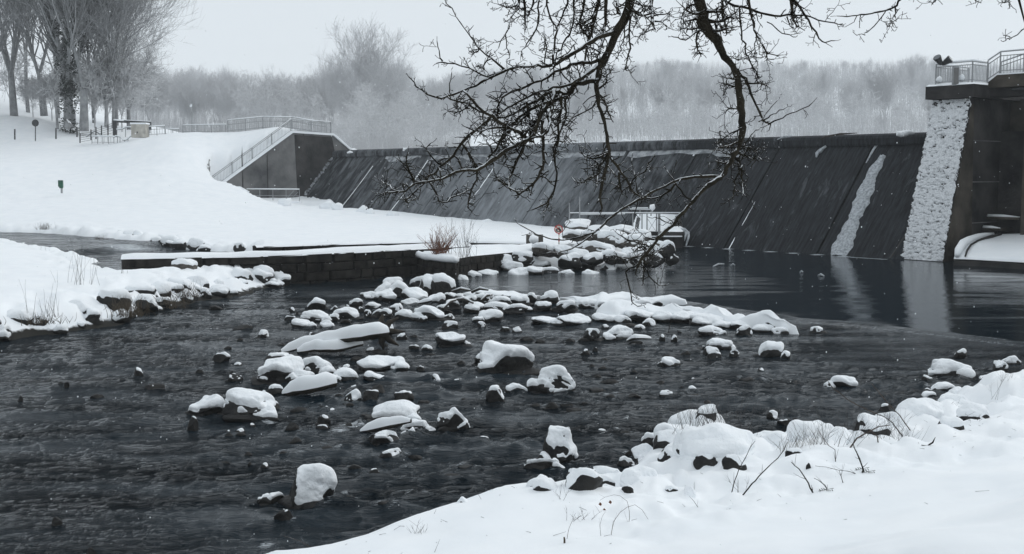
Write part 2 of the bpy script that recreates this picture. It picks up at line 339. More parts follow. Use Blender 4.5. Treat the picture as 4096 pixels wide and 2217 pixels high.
# rocks standing in the river
# px centre, waterline, width, height, snow, optional label
RK = [
 (317, 309.6, 19, 10, .7), (292.5, 311.5, 6, 4.5, .9), (297.5, 314.3, 4, 3, 0), (290, 320, 12, 4, .45), (335, 311, 9.5, 5, .6), (348, 308.3, 7, 3.5, .4), (356, 308.5, 14, 10, .8), (361, 311.5, 6, 5, .5), (373, 308.5, 17, 5, .45),
 (315, 321, 29, 9, .9), (347, 318.7, 27, 10.5, .75, 'low snow-streaked boulder with dark hollow on its left, upstream of the long snowy log'), (334, 320.5, 12, 6, .8), (345.5, 323.2, 11, 5, 0), (302.7, 327.5, 22, 7, 1), (328, 328, 17, 6.5, .75), (367.5, 316.5, 7.5, 7, .9), (377, 316.4, 14, 7, .35),
 (386, 317.5, 14, 8.5, .85), (396, 313, 15, 9, 1), (404, 319, 19, 8.5, .8), (430, 320.5, 31, 13.5, 1, 'long smooth snow-covered boulder beside the debris heap, below the hooked wall end'), (449, 320, 13, 6, .4), (422, 322.5, 12, 6, .6),
 (263.5, 338, 14, 7.5, .6, 'snow-capped stone alone in open water left of the long snowy log'), (313, 337.5, 9, 5, .1), (401.8, 340.5, 12, 7.3, .3), (413, 337.3, 10, 3, 0), (450.5, 346.8, 32, 14, .5, 'rounded dark boulder dusted with snow near the middle of the stream'),
 (414, 350, 11, 5, .3), (427, 350.5, 12, 5, .6), (450, 328.5, 17, 7, .5), (481.5, 328, 9, 6, .8), (491, 321, 26, 9.5, .85), (291, 347, 5, 4.5, 1), (279, 361, 28, 8.7, .45, 'low wedge-shaped dark rock with thin snow at the tip of the long snowy log'),
 (282, 382.5, 44, 23, .75, 'big flat-topped dark block with thick snow slab, left one of a touching pair'), (318, 376, 33, 18, .7, 'angular dark boulder with peaked snow cap, right one of a touching pair'), (327, 377, 12, 6, .8), (292.5, 383, 16, 10, .9), (346, 382.5, 27, 15.5, .8, 'domed snowy boulder just right of the touching pair'),
 (380.5, 371.5, 48, 15, .95, 'long double-humped boulder wholly under smooth snow, left of midstream'), (376, 382.5, 26, 9.5, .3), (262.5, 383, 12, 8, .6), (276, 394.5, 18, 9, .3), (262, 395, 9, 4, .6), (361, 380, 5, 4, .9),
 (209, 414, 36, 18, .6, 'pointed dark rock with half its back under snow, leftmost of the big snowy boulders'), (249, 418, 54, 25.5, .75, 'broad boulder with draping snow and a dark hollow in front, touching the pointed rock'), (271, 412, 20, 13, .25),
 (353, 402, 18.5, 11, .9), (363.5, 401.5, 5, 4, .9), (371, 402.5, 17, 13, .04), (378, 395, 16, 11, 0), (404, 401, 21, 10.5, .06), (420.7, 371.5, 9, 6, .35), (443.5, 368, 9, 3.8, .0), (461, 365, 9, 4.7, 0), (435, 382.5, 15, 7.5, .45),
 (495, 404.5, 19, 19.5, .62, 'upright snow-capped stone standing in open water below the largest midstream boulder'), (507, 374, 55, 30, .95, 'largest midstream boulder under a great smooth pillow of snow'), (484, 366, 20, 12, .4), (487, 374, 14, 8, .55), (516.5, 394, 25, 11, .5),
 (549.5, 302.5, 20, 10, .9), (543, 308.3, 18, 5.5, .5), (545, 323.5, 29, 6.5, .4), (573.5, 324.5, 37, 10, .35, 'long flat dark slab with thin snow on top, just left of the snowy gravel bar'), (566, 309.3, 20, 8, .8),
 (591, 341, 17.5, 13.5, .55, 'steep dark stone, snow on its right face, beside a rounder boulder below the gravel bar'), (618, 339, 29, 12, .75, 'rounder snow-draped boulder right of the steep dark stone'), (605, 329, 8, 4, .9), (649, 326.5, 14, 8, .95), (640, 329.5, 12, 4, .6), (628, 326.5, 16, 4, 0),
 (662, 340.5, 7, 6.5, .9), (674, 341, 7, 6.5, .9), (710, 334.8, 27, 8.5, .5), (744, 336, 17.5, 10.5, .6), (585, 355.3, 10.5, 6, .25), (595, 352.5, 6, 5.5, .05), (717, 351, 32, 12.5, .6, 'dark rock with peaked snow top, largest of the small cluster in the right stream'),
 (711, 354.5, 17, 8, .7), (715, 358.5, 16, 6, .25), (734, 356, 10.5, 6.5, .7), (771, 358.3, 28, 16, .95, 'domed snow-covered boulder in the right stream below the end of the gravel bar'), (670, 366.5, 22, 8.5, .5, 'small dark flat rock with snow heap alone right of midstream'),
 (554, 394, 43, 26.5, .78, 'big boulder with dark left face and thick double snow lobes, right of the largest one'), (611, 398.5, 12, 4.5, 0), (634, 397.7, 14, 4.8, 0), (622, 396.5, 14, 3, 0), (666, 396, 16, 5, .22), (678, 397, 12, 4, 0), (747, 381.7, 17, 5.3, .0), (551.5, 409, 14, 7.5, .0), (536, 407, 14, 4, 0), (568, 408, 18, 5, 0),
 (816, 332.3, 14.5, 5.3, .8, 'small flat snow-topped rock alone off the right tip of the gravel bar'), (843, 389, 27, 13, .95, 'rounded snow-covered boulder alone in the right stream'), (946.5, 379, 43, 19, .95, 'large smooth snow-covered boulder off the right bank'), (926.5, 385.5, 12.5, 10.5, .45),
 (960.5, 357, 13, 8, .6), (1008.5, 364, 22, 7.5, .9), (1000, 370.5, 14, 8, .8), (984, 382, 14, 6, .7), (942, 393.5, 28, 9.5, .6), (926, 399.5, 18, 7, .6), (925, 405, 20, 7, .0), (813, 405, 8, 3.2, .25), (934, 402, 16, 5, .0),
 (396, 422, 49, 19, .8, 'wide boulder with curling snow mantle and dark front, below midstream'), (415.5, 433, 30, 11, .85), (388, 442.5, 19, 11, .7), (375, 440.5, 7, 5, .9), (384, 444.5, 32, 14, .06), (411, 436, 18, 8, .2), (403, 438, 14, 6, .5),
 (452.7, 431, 32, 26, .72, 'cone-shaped boulder hooded with snow, right of the wide mantled boulder'), (391, 461.5, 23.5, 14, .12, 'dark flat-topped block with only a sliver of snow, low centre'), (414, 460, 18, 6.5, 0), (462, 430, 20, 9, 0),
 (312.7, 507, 50, 50, 1.0, 'huge nearest boulder with dark left flank and melting snow hood, low left of centre'), (272, 502.5, 29, 9.5, .35, 'flat dark slab with a strip of snow left of the huge nearest boulder'), (355, 472, 16, 8.5, .0), (376, 478.5, 15.5, 10.5, .15), (362, 479, 10, 5, 0), (454, 481.5, 25, 8.5, .0), (405, 498.5, 14, 8, .0), (387, 511, 21, 12, .0),
 (284, 524, 20, 16, .06), (324, 424, 14, 9, .07), (293, 429.5, 14, 7, 0), (300, 414, 22, 8, 0), (340, 399, 12, 6, 0), (193, 430, 11.5, 14, .2, 'small upright dark stone with a snow fleck, left of all big boulders'), (235, 381.5, 17, 8, .15), (231, 373, 8, 3, 0), (58, 524.5, 12.5, 8, 0, 'small dark pointed rock alone at lower left of the river'), (92, 556, 13, 9, 0, 'dark rock cut by the bottom edge of view, lower left'),
 (20.5, 400, 5.5, 4.5, 0), (97, 397.5, 14, 4, 0), (67, 387, 5.5, 5.5, 0), (61, 384.5, 8, 3, 0), (155, 388, 22, 5, 0), (139, 376.5, 10.5, 9, .35, 'small dark stone with a snow tip alone in the left river'), (222, 362.5, 19, 10, .2, 'dark twin-peaked rock with a trace of snow in the left river'), (243, 331.5, 20, 7, 0), (216, 308.5, 14, 4, 0),
 (560, 468, 36, 46, .8, 'tall leaning boulder with snow slab slanting down to the right, below centre'), (541, 472.5, 37, 17, .35, 'low dark rock with patches of snow left of the tall leaning boulder'), (552, 455, 24, 13, 0), (599, 475.5, 32, 8, .08), (626, 469, 21, 13, .35), (631, 455.5, 14, 7, 0), (652, 448, 29, 17, .72, 'snow-draped rock at the tip of the near bank'), (624, 435, 20, 5, 0),
 (605, 478, 12, 6, .9), (470, 470, 26, 5, 0), (610, 424, 40, 5, 0), (330, 450, 22, 5, 0), (290, 455, 26, 5, 0), (318, 462, 20, 4, 0), (350, 500, 18, 5, 0), (420, 500, 20, 5, 0), (500, 470, 18, 4, 0), (520, 452, 22, 5, 0), (785, 427.5, 17, 9, .04), (795, 421.8, 7, 4.5, 0), (772, 420, 12, 10, .5), (884, 414, 17, 11, .45, 'pale-sided dark block with snow on its right, wedged at the near bank waterline'),
 (760, 372, 9, 4, .1), (530, 372, 8, 3, 0), (505, 331, 10, 4, .3), (517, 332, 10, 5, .6), (527, 340, 14, 4, 0), (540, 342, 10, 3, 0), (505, 350, 20, 4, 0), (370, 352, 9, 4, .6), (356, 360, 12, 4, 0), (345, 370, 16, 5, .15), (200, 372, 8, 3, 0),
 (470, 303.5, 16, 8, .5), (484, 303, 20, 8, .75), (500, 305, 22, 9, .9), (520, 304, 20, 8, .85), (531, 301, 12, 8, .8), (478, 309, 22, 6, .6), (496, 311, 26, 8, .8), (517, 311, 22, 7, .85), (471, 313.5, 18, 7, .8), (452, 307, 16, 7, .35), (460, 300, 14, 6, .4), (487, 316.5, 18, 5, .5), (527, 312, 12, 5, .7), (443, 310, 14, 5, .5),
]
# ------------------------------------------------------------------ water
SILL = [Vector((40, 26, 0)), atz(1060, 348, 0.05), atz(1024, 344, .05), atz(940, 333, .05), atz(860, 324.5, .05), atz(800, 320, .05), atz(740, 311, .05), atz(690, 303, .05), atz(640, 300, .05), atz(590, 296, .05), atz(540, 293, .05), atz(470, 290, .05), atz(452, 279, .05)]
FOAM = [(352, 424, 24, 5), (340, 429, 18, 5), (270, 420, 14, 3), (433, 450, 10, 4), (405, 467, 16, 2.5), (266, 545, 14, 6),
        (757, 369, 16, 3), (764, 380, 12, 3), (165, 305, 8, 2), (196, 301, 8, 2), (230, 310, 8, 2.5), (245, 315, 8, 2), (180, 318, 8, 2),
        (300, 430, 10, 2)]
_mr = random.Random(17); TINY = []
while len(TINY) < 95:
    _x0, _y0 = _mr.uniform(225, 720), _mr.triangular(322, 500, 400); tw_ = _mr.uniform(5, 17)
    if _y0 > 470 - (_x0 - 480) * .25 and _x0 > 430: continue
    if any(abs(q[0] - _x0) < q[2] * .5 + 3 and abs(q[1] - q[3] * .4 - _y0) < q[3] * .5 + 2 for q in RK): continue
    TINY.append((_x0, _y0, tw_, tw_ * _mr.uniform(.16, .34)))
WAKE = [(atz(q[0], q[1] - 1, 0).x, atz(q[0], q[1] - 1, 0).y + .25 * q[2] * atz(q[0], q[1], 0).y / FPX, .42 * q[2] * atz(q[0], q[1], 0).y / FPX) for q in RK if q[2] > 8 and q[1] > 318]
def water_z(x, y):
    d, sg = seg_d(x, y, SILL); d = d * sg       # positive on the pool side
    stream = 1 - smooth(-1.2, 0.4, d)
    # flow is from the sill towards the lower left; crests lie across the view
    wx = x + 0.5 * fbm(x * .5, y * .5, 61, 2); wy = y + 0.35 * fbm(x * .4 + 5, y * .4, 62, 2)
    a = 1 - 2 * np.abs(vnoise(wx * 1.0, wy * 2.2, 63)) ; b = 1 - 2 * np.abs(vnoise(wx * 2.2 + wy * .4, wy * 4.6, 64)); c = vnoise(wx * 5, wy * 11, 65)
    rough = 0.2 + 1.3 * np.clip(fbm(x * .16, y * .22, 66, 3) + 0.45, 0, 1)
    calm = smooth(7.0, 12.0, -x + 0.0 * y) * (1 - smooth(26, 36, y))
    rough = rough * (1 - 0.55 * calm)
    st = 0.05 * vnoise(wx * .45 + 3, wy * 1.1, 68) + rough * (0.075 * (a ** 2) + 0.045 * (b ** 2) + 0.02 * c) - 0.03
    for cx, cy, R_ in WAKE:          # the current parts round each rock and trails off below it
        a_ = (x - cx) * -.5 + (y - cy) * -.866; b_ = (x - cx) * .866 - (y - cy) * .5; ok_ = (np.abs(a_) < 6 * R_ + 1.5) & (np.abs(b_) < 3 * R_ + 1)
        if not ok_.any(): continue
        a1, b1 = a_[ok_], b_[ok_]; am = .05 * min(1, R_ * 2)
        st[ok_] = st[ok_] + am * (np.exp(-((np.hypot(a1 + .1, b1) - R_ * 1.15) / .13) ** 2) * (a1 < .2) + np.exp(-np.maximum(a1, 0) / (3 * R_ + .3)) * (a1 > 0) * (.8 * np.cos(9 * (np.abs(b1) - R_ * .8 - .28 * a1)) * np.exp(-((np.abs(b1) - R_ - .3 * a1) / (.35 + .1 * a1)) ** 2) - .5 * np.exp(-(b1 / R_) ** 2)))
    pl = 0.0015 * vnoise(x * 1.5, y * 4, 67)
    z = stream * st + (1 - stream) * pl + 0.09 * smooth(-0.55, 0.05, d)
    return z
def foam_at(x, y):
    f = np.zeros(np.shape(x))
    for px, py, w, h in FOAM:
        c = atz(px, py, 0); sx = w * c.y / FPX; sy = max(h * c.y * c.y / (FPX * CAM_H), 0.25)
        f = np.maximum(f, (1.0 if w in (24, 18, 14) else .75) * np.exp(-(((x - c.x) / sx) ** 2 + ((y - c.y) / sy) ** 2) * 1.2))
    for cx, cy, R_ in WAKE:
        a_ = (x - cx) * -.5 + (y - cy) * -.866; b_ = (x - cx) * .866 - (y - cy) * .5
        f = np.maximum(f, .8 * np.exp(-((np.abs(b_) - R_ - .22 * np.maximum(a_, 0)) / .12) ** 2) * (a_ > -R_ * .6) * np.exp(-np.maximum(a_, 0) / (1.2 * R_ + .2)))
    return f
def water_mat(name='river_water', bumpy=1.0):
    m = bpy.data.materials.new(name); m.use_nodes = True; n, l = m.node_tree.nodes, m.node_tree.links
    b = n['Principled BSDF']; b.inputs['Base Color'].default_value = (0.003, 0.010, 0.016, 1)
    b.inputs['Roughness'].default_value = 0.06; b.inputs['IOR'].default_value = 1.33; b.inputs['Specular IOR Level'].default_value = 0.2
    tc = n.new('ShaderNodeTexCoord'); mp = n.new('ShaderNodeMapping'); mp.inputs['Scale'].default_value = (0.8, 2.9, 1)
    l.new(tc.outputs['Object'], mp.inputs[0])
    n1 = n.new('ShaderNodeTexNoise'); n1.inputs['Scale'].default_value = 4.6; n1.inputs['Detail'].default_value = 8; n1.inputs['Roughness'].default_value = 0.6
    n1.inputs['Distortion'].default_value = 0.6
    l.new(mp.outputs[0], n1.inputs[0])
    at = n.new('ShaderNodeAttribute'); at.attribute_name = 'choppy'
    bp = n.new('ShaderNodeBump'); bp.inputs['Distance'].default_value = 0.22
    nl = n.new('ShaderNodeTexNoise'); nl.inputs['Scale'].default_value = 0.28; nl.inputs['Detail'].default_value = 3; l.new(mp.outputs[0], nl.inputs[0]); ml = n.new('ShaderNodeMapRange'); ml.inputs['From Min'].default_value = .35; ml.inputs['From Max'].default_value = .65; ml.inputs['To Min'].default_value = .15; ml.inputs['To Max'].default_value = 1.7; l.new(nl.outputs[0], ml.inputs[0])
    ms = n.new('ShaderNodeMath'); ms.operation = 'MULTIPLY'; l.new(ml.outputs[0], ms.inputs[1]); l.new(at.outputs['Fac'], ms.inputs[0])
    l.new(ms.outputs[0], bp.inputs['Strength']); l.new(n1.outputs[0], bp.inputs['Height']); l.new(bp.outputs[0], b.inputs['Normal'])
    af = n.new('ShaderNodeAttribute'); af.attribute_name = 'foam'
    n2 = n.new('ShaderNodeTexNoise'); n2.inputs['Scale'].default_value = 7; n2.inputs['Detail'].default_value = 10; n2.inputs['Roughness'].default_value = 0.75; n2.inputs['Distortion'].default_value = 1.6
    l.new(mp.outputs[0], n2.inputs[0])
    ad = n.new('ShaderNodeMath'); ad.operation = 'MULTIPLY_ADD'; ad.inputs[1].default_value = 0.33; l.new(af.outputs['Fac'], ad.inputs[0]); l.new(n2.outputs[0], ad.inputs[2])
    mr = n.new('ShaderNodeMapRange'); mr.inputs['From Min'].default_value = 0.74; mr.inputs['From Max'].default_value = 0.9; mr.inputs['To Max'].default_value = .85; l.new(ad.outputs[0], mr.inputs[0])
    d = n.new('ShaderNodeBsdfDiffuse'); d.inputs[0].default_value = (0.6, 0.64, 0.67, 1)
    mi = n.new('ShaderNodeMixShader'); l.new(mr.outputs[0], mi.inputs[0]); l.new(b.outputs[0], mi.inputs[1]); l.new(d.outputs[0], mi.inputs[2])
    l.new(mi.outputs[0], n['Material Output'].inputs[0])
    return m
M_WATER = water_mat()
thw = np.linspace(-0.5, 0.5, 440); rw = np.r_[np.geomspace(8, 62, 480)[:-1], np.geomspace(62, 125, 50)]
x, y, z, f = polar('w', thw, rw, water_z, M_WATER)
wat = add_mesh('river_water', np.stack([x, y, z], -1).reshape(-1, 3), f, M_WATER); wat['kind'] = 'structure'
d, sg = seg_d(x, y, SILL); ch = 1 - smooth(-0.8, 0.3, d * sg)
ripple = smooth(38, 47, y) * (1 - smooth(5, 13, x)) * 0.24 + 0.028      # wind riffle in front of the rock spit
ch = np.where(ch > 0.02, ch, 0) + (1 - ch) * ripple
at = wat.data.attributes.new('choppy', 'FLOAT', 'POINT'); at.data.foreach_set('value', ch.ravel().astype(np.float32))
fo = foam_at(x, y); fo = np.maximum(fo, 0.72 * np.exp(-((d * sg + 0.3) / 0.16) ** 2) * (x > 7))
toe = np.abs((x - T0.x) * NN.x + (y - T0.y) * NN.y); ssx = (x - T0.x) * DD.x + (y - T0.y) * DD.y
fo = np.maximum(fo, 1.1 * np.exp(-((toe - .45) / 0.35) ** 2) * (ssx > 1.0) * (ssx < 17))
at = wat.data.attributes.new('foam', 'FLOAT', 'POINT'); at.data.foreach_set('value', fo.ravel().astype(np.float32))
# creek behind the near wall, a step higher, with a small cascade
def sheet(name, poly, zf, kind='structure', n=120):
    xs = [p[0] for p in poly]; ys = [p[1] for p in poly]
    X, Y = np.meshgrid(np.linspace(min(xs), max(xs), n), np.linspace(min(ys), max(ys), n))
    Z = zf(X, Y); idx = np.arange(n * n).reshape(n, n)
    f = np.stack([idx[:-1, :-1], idx[:-1, 1:], idx[1:, 1:], idx[1:, :-1]], -1).reshape(-1, 4)
    cx = (X[:-1, :-1] + X[1:, 1:]) / 2; cy = (Y[:-1, :-1] + Y[1:, 1:]) / 2
    f = f[inside(cx, cy, poly).ravel()]
    o = add_mesh(name, np.stack([X, Y, Z], -1).reshape(-1, 3), f, M_WATER); o['kind'] = kind
    for nm, v in (('choppy', 0.5), ('foam', 0)):
        a = o.data.attributes.new(nm, 'FLOAT', 'POINT')
        val = np.full(X.shape, v, np.float32)
        if nm == 'foam':
            c = atz(130, 247.5, .6); val = (1.1 * np.exp(-(((X - c.x) / 2.2) ** 2 + ((Y - c.y) / 2.5) ** 2))).astype(np.float32)
        a.data.foreach_set('value', val.ravel())
    return o
cas = atz(112, 247, .7)
def creek_z(x, y):
    k = smooth(-0.5, 0.6, (x - cas.x) * 0.9 + (y - cas.y) * -0.25)
    return 0.72 - 0.2 * k + 0.03 * vnoise(x * 1.5, y * 3, 71) + 0.015 * vnoise(x * 4, y * 7, 72)
CR = [p + Vector((0, 0.25, 0)) for p in NWP] + [Vector((0.2, 51.6, 0)), Vector((0.2, 56, 0))] + [Vector((-12, 60, 0)), Vector((-24, 68, 0)), Vector((-45, 80, 0)), Vector((-80, 90, 0)), Vector((-80, 60, 0)), Vector((-40, 50, 0)), Vector((-19, 43.5, 0))]
sheet('creek_water', CR, creek_z, n=180)

# ------------------------------------------------------------------ weir dam
def dam_mat():
    m = bpy.data.materials.new('wet_weir_face'); m.use_nodes = True; n, l = m.node_tree.nodes, m.node_tree.links
    b = n['Principled BSDF']; b.inputs['Roughness'].default_value = 0.7; b.inputs['Specular IOR Level'].default_value = 0.12
    uv = n.new('ShaderNodeUVMap'); mp = n.new('ShaderNodeMapping'); mp.inputs['Scale'].default_value = (4.2, 0.45, 1); l.new(uv.outputs[0], mp.inputs[0])
    n1 = n.new('ShaderNodeTexNoise'); n1.inputs['Scale'].default_value = 1.6; n1.inputs['Detail'].default_value = 10; n1.inputs['Roughness'].default_value = 0.72; l.new(mp.outputs[0], n1.inputs[0])
    n2 = n.new('ShaderNodeTexNoise'); n2.inputs['Scale'].default_value = 0.16; n2.inputs['Detail'].default_value = 4; l.new(uv.outputs[0], n2.inputs[0])
    ra = n.new('ShaderNodeValToRGB'); e = ra.color_ramp.elements
    e[0].position = 0.36; e[0].color = (0.002, 0.003, 0.004, 1); e[1].position = 0.66; e[1].color = (0.034, 0.038, 0.044, 1)
    l.new(n1.outputs[0], ra.inputs[0])
    # aerated water films, dusted snow and painted-in wet sheen, mostly in the middle bays
    sp = n.new('ShaderNodeSeparateXYZ'); l.new(uv.outputs[0], sp.inputs[0])
    bm = n.new('ShaderNodeValToRGB'); be = bm.color_ramp.elements; be[0].position = 0.0; be[0].color = (0, 0, 0, 1); be[1].position = 1.0; be[1].color = (.35, .35, .35, 1)
    for p, c in ((0.22, 0.1), (0.38, .45), (0.5, 1.0), (0.62, .85), (0.8, .45)):
        q = be.new(p); q.color = (c, c, c, 1)
    dv = n.new('ShaderNodeMath'); dv.operation = 'DIVIDE'; dv.inputs[1].default_value = 64; l.new(sp.outputs['X'], dv.inputs[0]); l.new(dv.outputs[0], bm.inputs[0])
    mp2 = n.new('ShaderNodeMapping'); mp2.inputs['Scale'].default_value = (1.3, 0.42, 1); mp2.inputs['Rotation'].default_value = (0, 0, -0.06); l.new(uv.outputs[0], mp2.inputs[0])
    n3 = n.new('ShaderNodeTexNoise'); n3.inputs['Scale'].default_value = 1.1; n3.inputs['Detail'].default_value = 12; n3.inputs['Roughness'].default_value = 0.72; n3.inputs['Distortion'].default_value = 0.5; l.new(mp2.outputs[0], n3.inputs[0])
    a = n.new('ShaderNodeMath'); a.operation = 'MULTIPLY_ADD'; a.inputs[1].default_value = 0.39; l.new(bm.outputs[0], a.inputs[0]); l.new(n3.outputs[0], a.inputs[2])
    a2 = n.new('ShaderNodeMath'); a2.operation = 'MULTIPLY_ADD'; a2.inputs[1].default_value = 0.25; l.new(n2.outputs[0], a2.inputs[0]); l.new(a.outputs[0], a2.inputs[2])
    mr = n.new('ShaderNodeMapRange'); mr.inputs['From Min'].default_value = 0.72; mr.inputs['From Max'].default_value = 1.15; mr.inputs['To Max'].default_value = 0.6; l.new(a2.outputs[0], mr.inputs[0])
    mi = n.new('ShaderNodeMixRGB'); l.new(mr.outputs[0], mi.inputs[0]); l.new(ra.outputs[0], mi.inputs[1]); mi.inputs[2].default_value = (0.42, 0.45, 0.48, 1)
    l.new(mi.outputs[0], b.inputs['Base Color'])
    bp = n.new('ShaderNodeBump'); bp.inputs['Strength'].default_value = 0.6; bp.inputs['Distance'].default_value = 0.06; l.new(n1.outputs[0], bp.inputs['Height']); l.new(bp.outputs[0], b.inputs['Normal'])
    return m
M_DAM = dam_mat()
FT, FZ = 5.2, 6.05           # where the face meets the crest
def face_pt(s, k, out=0.0):  # k 0 toe .. 1 crest foot
    z0, z1 = -0.6, FZ; t = -0.52 + (FT + 0.52) * k; nrm = Vector((-(z1 - z0), FT + .52)).normalized() * out   # (t,z)
    return dam(s, t + nrm.x, z0 + (z1 - z0) * k + nrm.y)
def on_face(px, py, out=0.0):
    rr = Vector(ray(px, py)); o = Vector((0, 0, CAM_H)); a = face_pt(0, 0, out); N = (face_pt(1, 0, out) - a).cross(face_pt(0, 1, out) - a)
    return o + rr * ((a - o).dot(N) / rr.dot(N))
droot = empty('weir_dam', dam(32, 0, 0)); tag(droot, 'long dark sloping overflow weir with snow-dusted crest crossing behind the river', 'dam')
def uvd(o, f):
    u = o.data.uv_layers.new(name='UVMap'); co = np.zeros(len(o.data.vertices) * 3); o.data.vertices.foreach_get('co', co); co = co.reshape(-1, 3)
    li = np.zeros(len(o.data.loops), int); o.data.loops.foreach_get('vertex_index', li)
    s_ = (co[:, 0] - T0.x) * DD.x + (co[:, 1] - T0.y) * DD.y; v_ = co[:, 2] * 1.3
    u.data.foreach_set('uv', np.stack([s_[li], v_[li]], -1).ravel())
joints = [0.4, 5.6, 12.0, 18.4, 24.8, 31.2, 37.6, 44.0, 50.4, 56.8, S_L]
for a, b in zip(joints[:-1], joints[1:]):
    A = Acc(); rnd = random.Random(int(a * 10)); off = rnd.uniform(-.02, .03)
    s0, s1 = a + 0.06, b - 0.06; ns, nk = 12, 14; V = []
    for i in range(ns + 1):
        for j in range(nk + 1):
            s_ = s0 + (s1 - s0) * i / ns; V.append(face_pt(s_, j / nk, off + 0.03 * float(vnoise(s_ * .7, j * .6, 3))))
    F = [(i * (nk + 1) + j, (i + 1) * (nk + 1) + j, (i + 1) * (nk + 1) + j + 1, i * (nk + 1) + j + 1) for i in range(ns) for j in range(nk)]
    for side in (s0, s1):           # returns into the joint
        k = len(V); V += [face_pt(side, 0, off), face_pt(side, 1, off), face_pt(side, 1, -.2), face_pt(side, 0, -.2)]; F.append((k, k + 1, k + 2, k + 3))
    A.add(V, F); o = part('face_panel', A, M_DAM, droot, True); uvd(o, 0)
A = Acc(); s0, s1 = 0.3, S_L
A.hexa([face_pt(s1, 0, -.12), face_pt(s0, 0, -.12), dam(s0, 7.0, -.6), dam(s1, 7.0, -.6), face_pt(s1, 1, -.12), face_pt(s0, 1, -.12), dam(s0, 7.0, FZ - .06), dam(s1, 7.0, FZ - .06)])
o = part('weir_body', A, M_CONCD, droot)
# crest blocks with a rounded nose
prof = [(5.02, 6.0), (4.98, 6.1), (4.98, 6.4), (5.06, 6.55), (5.25, 6.64), (5.6, 6.68), (6.5, 6.68), (7.1, 6.55), (7.1, 5.5)]
for a, b in zip(joints[:-1], joints[1:]):
    A = Acc(); V = [dam(s_, t_, z_) for s_ in (a + .02, (a + b) / 2, b - .02) for t_, z_ in prof]; k = len(prof)
    F = [(i * k + j, i * k + j + 1, (i + 1) * k + j + 1, (i + 1) * k + j) for i in range(2) for j in range(k - 1)] + [tuple(range(k)), tuple(range(3 * k - 1, 2 * k - 1, -1))]
    A.add(V, F); o = part('crest_block', A, M_DAM, droot); uvd(o, 0)
def strip(name, pts, w, out, m, root, rough=0.03, n=None, seed=1, uneven=0.7):
    """raised ragged strip lying on the weir face through traced points"""
    P = [on_face(px, py, 0.0) for px, py in pts]; rn = random.Random(seed)
    Q = []; 
    for p, q in zip(P[:-1], P[1:]):
        k = max(2, int((q - p).length / 0.12))
        Q += [p.lerp(q, i / k) for i in range(k)]
    Q.append(P[-1]); W_ = w if hasattr(w, '__len__') else [w, w]
    N = (face_pt(1, 0) - face_pt(0, 0)).cross(face_pt(0, 1) - face_pt(0, 0)).normalized(); N = N if N.z > 0 else -N
    D3 = Vector((DD.x, DD.y, 0)); V = []; F = []; nc = 7 if max(W_) < .5 else 16
    for i, q in enumerate(Q):
        k = i / (len(Q) - 1); ww = np.interp(k, np.linspace(0, 1, len(W_)), W_) * (1 + uneven * float(fbm(np.array([i * .21]), np.array([seed * 7.]), 5, 3)[0]))
        for j in range(nc + 1):
            e = j / nc * 2 - 1; edge = 1 - e * e * e * e
            hh = out * edge * (0.7 + 2.2 * rough * 10 * abs(float(vnoise(i * .33, j * .45 + seed, 9)))) - 0.03 * (1 - edge)
            V.append(q + D3 * (ww / 2 * e) + N * hh)
    for i in range(len(Q) - 1):
        for j in range(nc): k = i * (nc + 1) + j; F.append((k, k + 1, k + nc + 2, k + nc + 1))
    A = Acc(); A.add(V, F); return part(name, A, m, root, True)
M_ICE = mat('rough_icy_snow', (0.24, 0.26, 0.275), 0.6, 8, 0.4, .5, 16, color2=(0.5, 0.53, 0.56))
strip('ice_streak', [(883, 156), (873, 172), (866, 190), (858, 210), (850, 228), (838, 256)], [0.35, 0.75, 0.95, 1.05, 1.05, 1.1], 0.10, M_ICE, droot, 0.06, seed=4)
for i, (p, w) in enumerate([([(785, 147), (772, 173), (752, 208), (729, 249)], [.05, .09, .1, .12]), ([(373, 166), (359, 185), (341, 208)], .12), ([(428, 160), (412, 184), (389, 213)], .1), ([(494.5, 167), (480, 188), (467, 206)], .14),
                            ([(562, 147), (555, 155), (549, 166)], .16), ([(701, 144), (698, 148), (693, 156)], .14), ([(830, 140), (822, 150), (818, 157)], [.05, .3]), ([(880, 140), (873, 150), (866, 163)], [.25, .1]),
                            ([(404, 150), (402, 154), (398, 160)], .14)]):
    strip('snow_streak', p, w, 0.03, M_ICE if i in (7,) else M_SNOW, droot, 0.03, seed=10 + i)
strip('bare_groove', [(915, 222), (900, 243), (890, 258)], .12, 0.02, M_CONCD, droot, seed=33)
# snow ledge along the crest foot and clumps on the crest
M_DUST = mat('dusted_snow', (0.13, 0.14, 0.15), 0.8, 2.2, 0.4, 0.6, 9, color2=(0.42, 0.44, 0.46))
for a, b in ((14.5, 24.6), (25.0, 37.4), (37.8, 48), (49.5, 55)):
    A = Acc(); k = int((b - a) / .3); V = []
    for i in range(k + 1):
        s_ = a + (b - a) * i / k; ww = 0.10 + 0.10 * float(vnoise(s_ * .8, 2., 8))
        V += [face_pt(s_, 1, .045), face_pt(s_, 1 - max(.02, ww) / 3, .05 + .015 * math.sin(s_ * 7)), face_pt(s_, 1 - max(.03, ww) / 1.6, .03)]
    A.add(V, [(i * 3 + j, i * 3 + 3 + j, i * 3 + 4 + j, i * 3 + 1 + j) for i in range(k) for j in range(2)]); part('snow_ledge', A, M_DUST, droot, True)
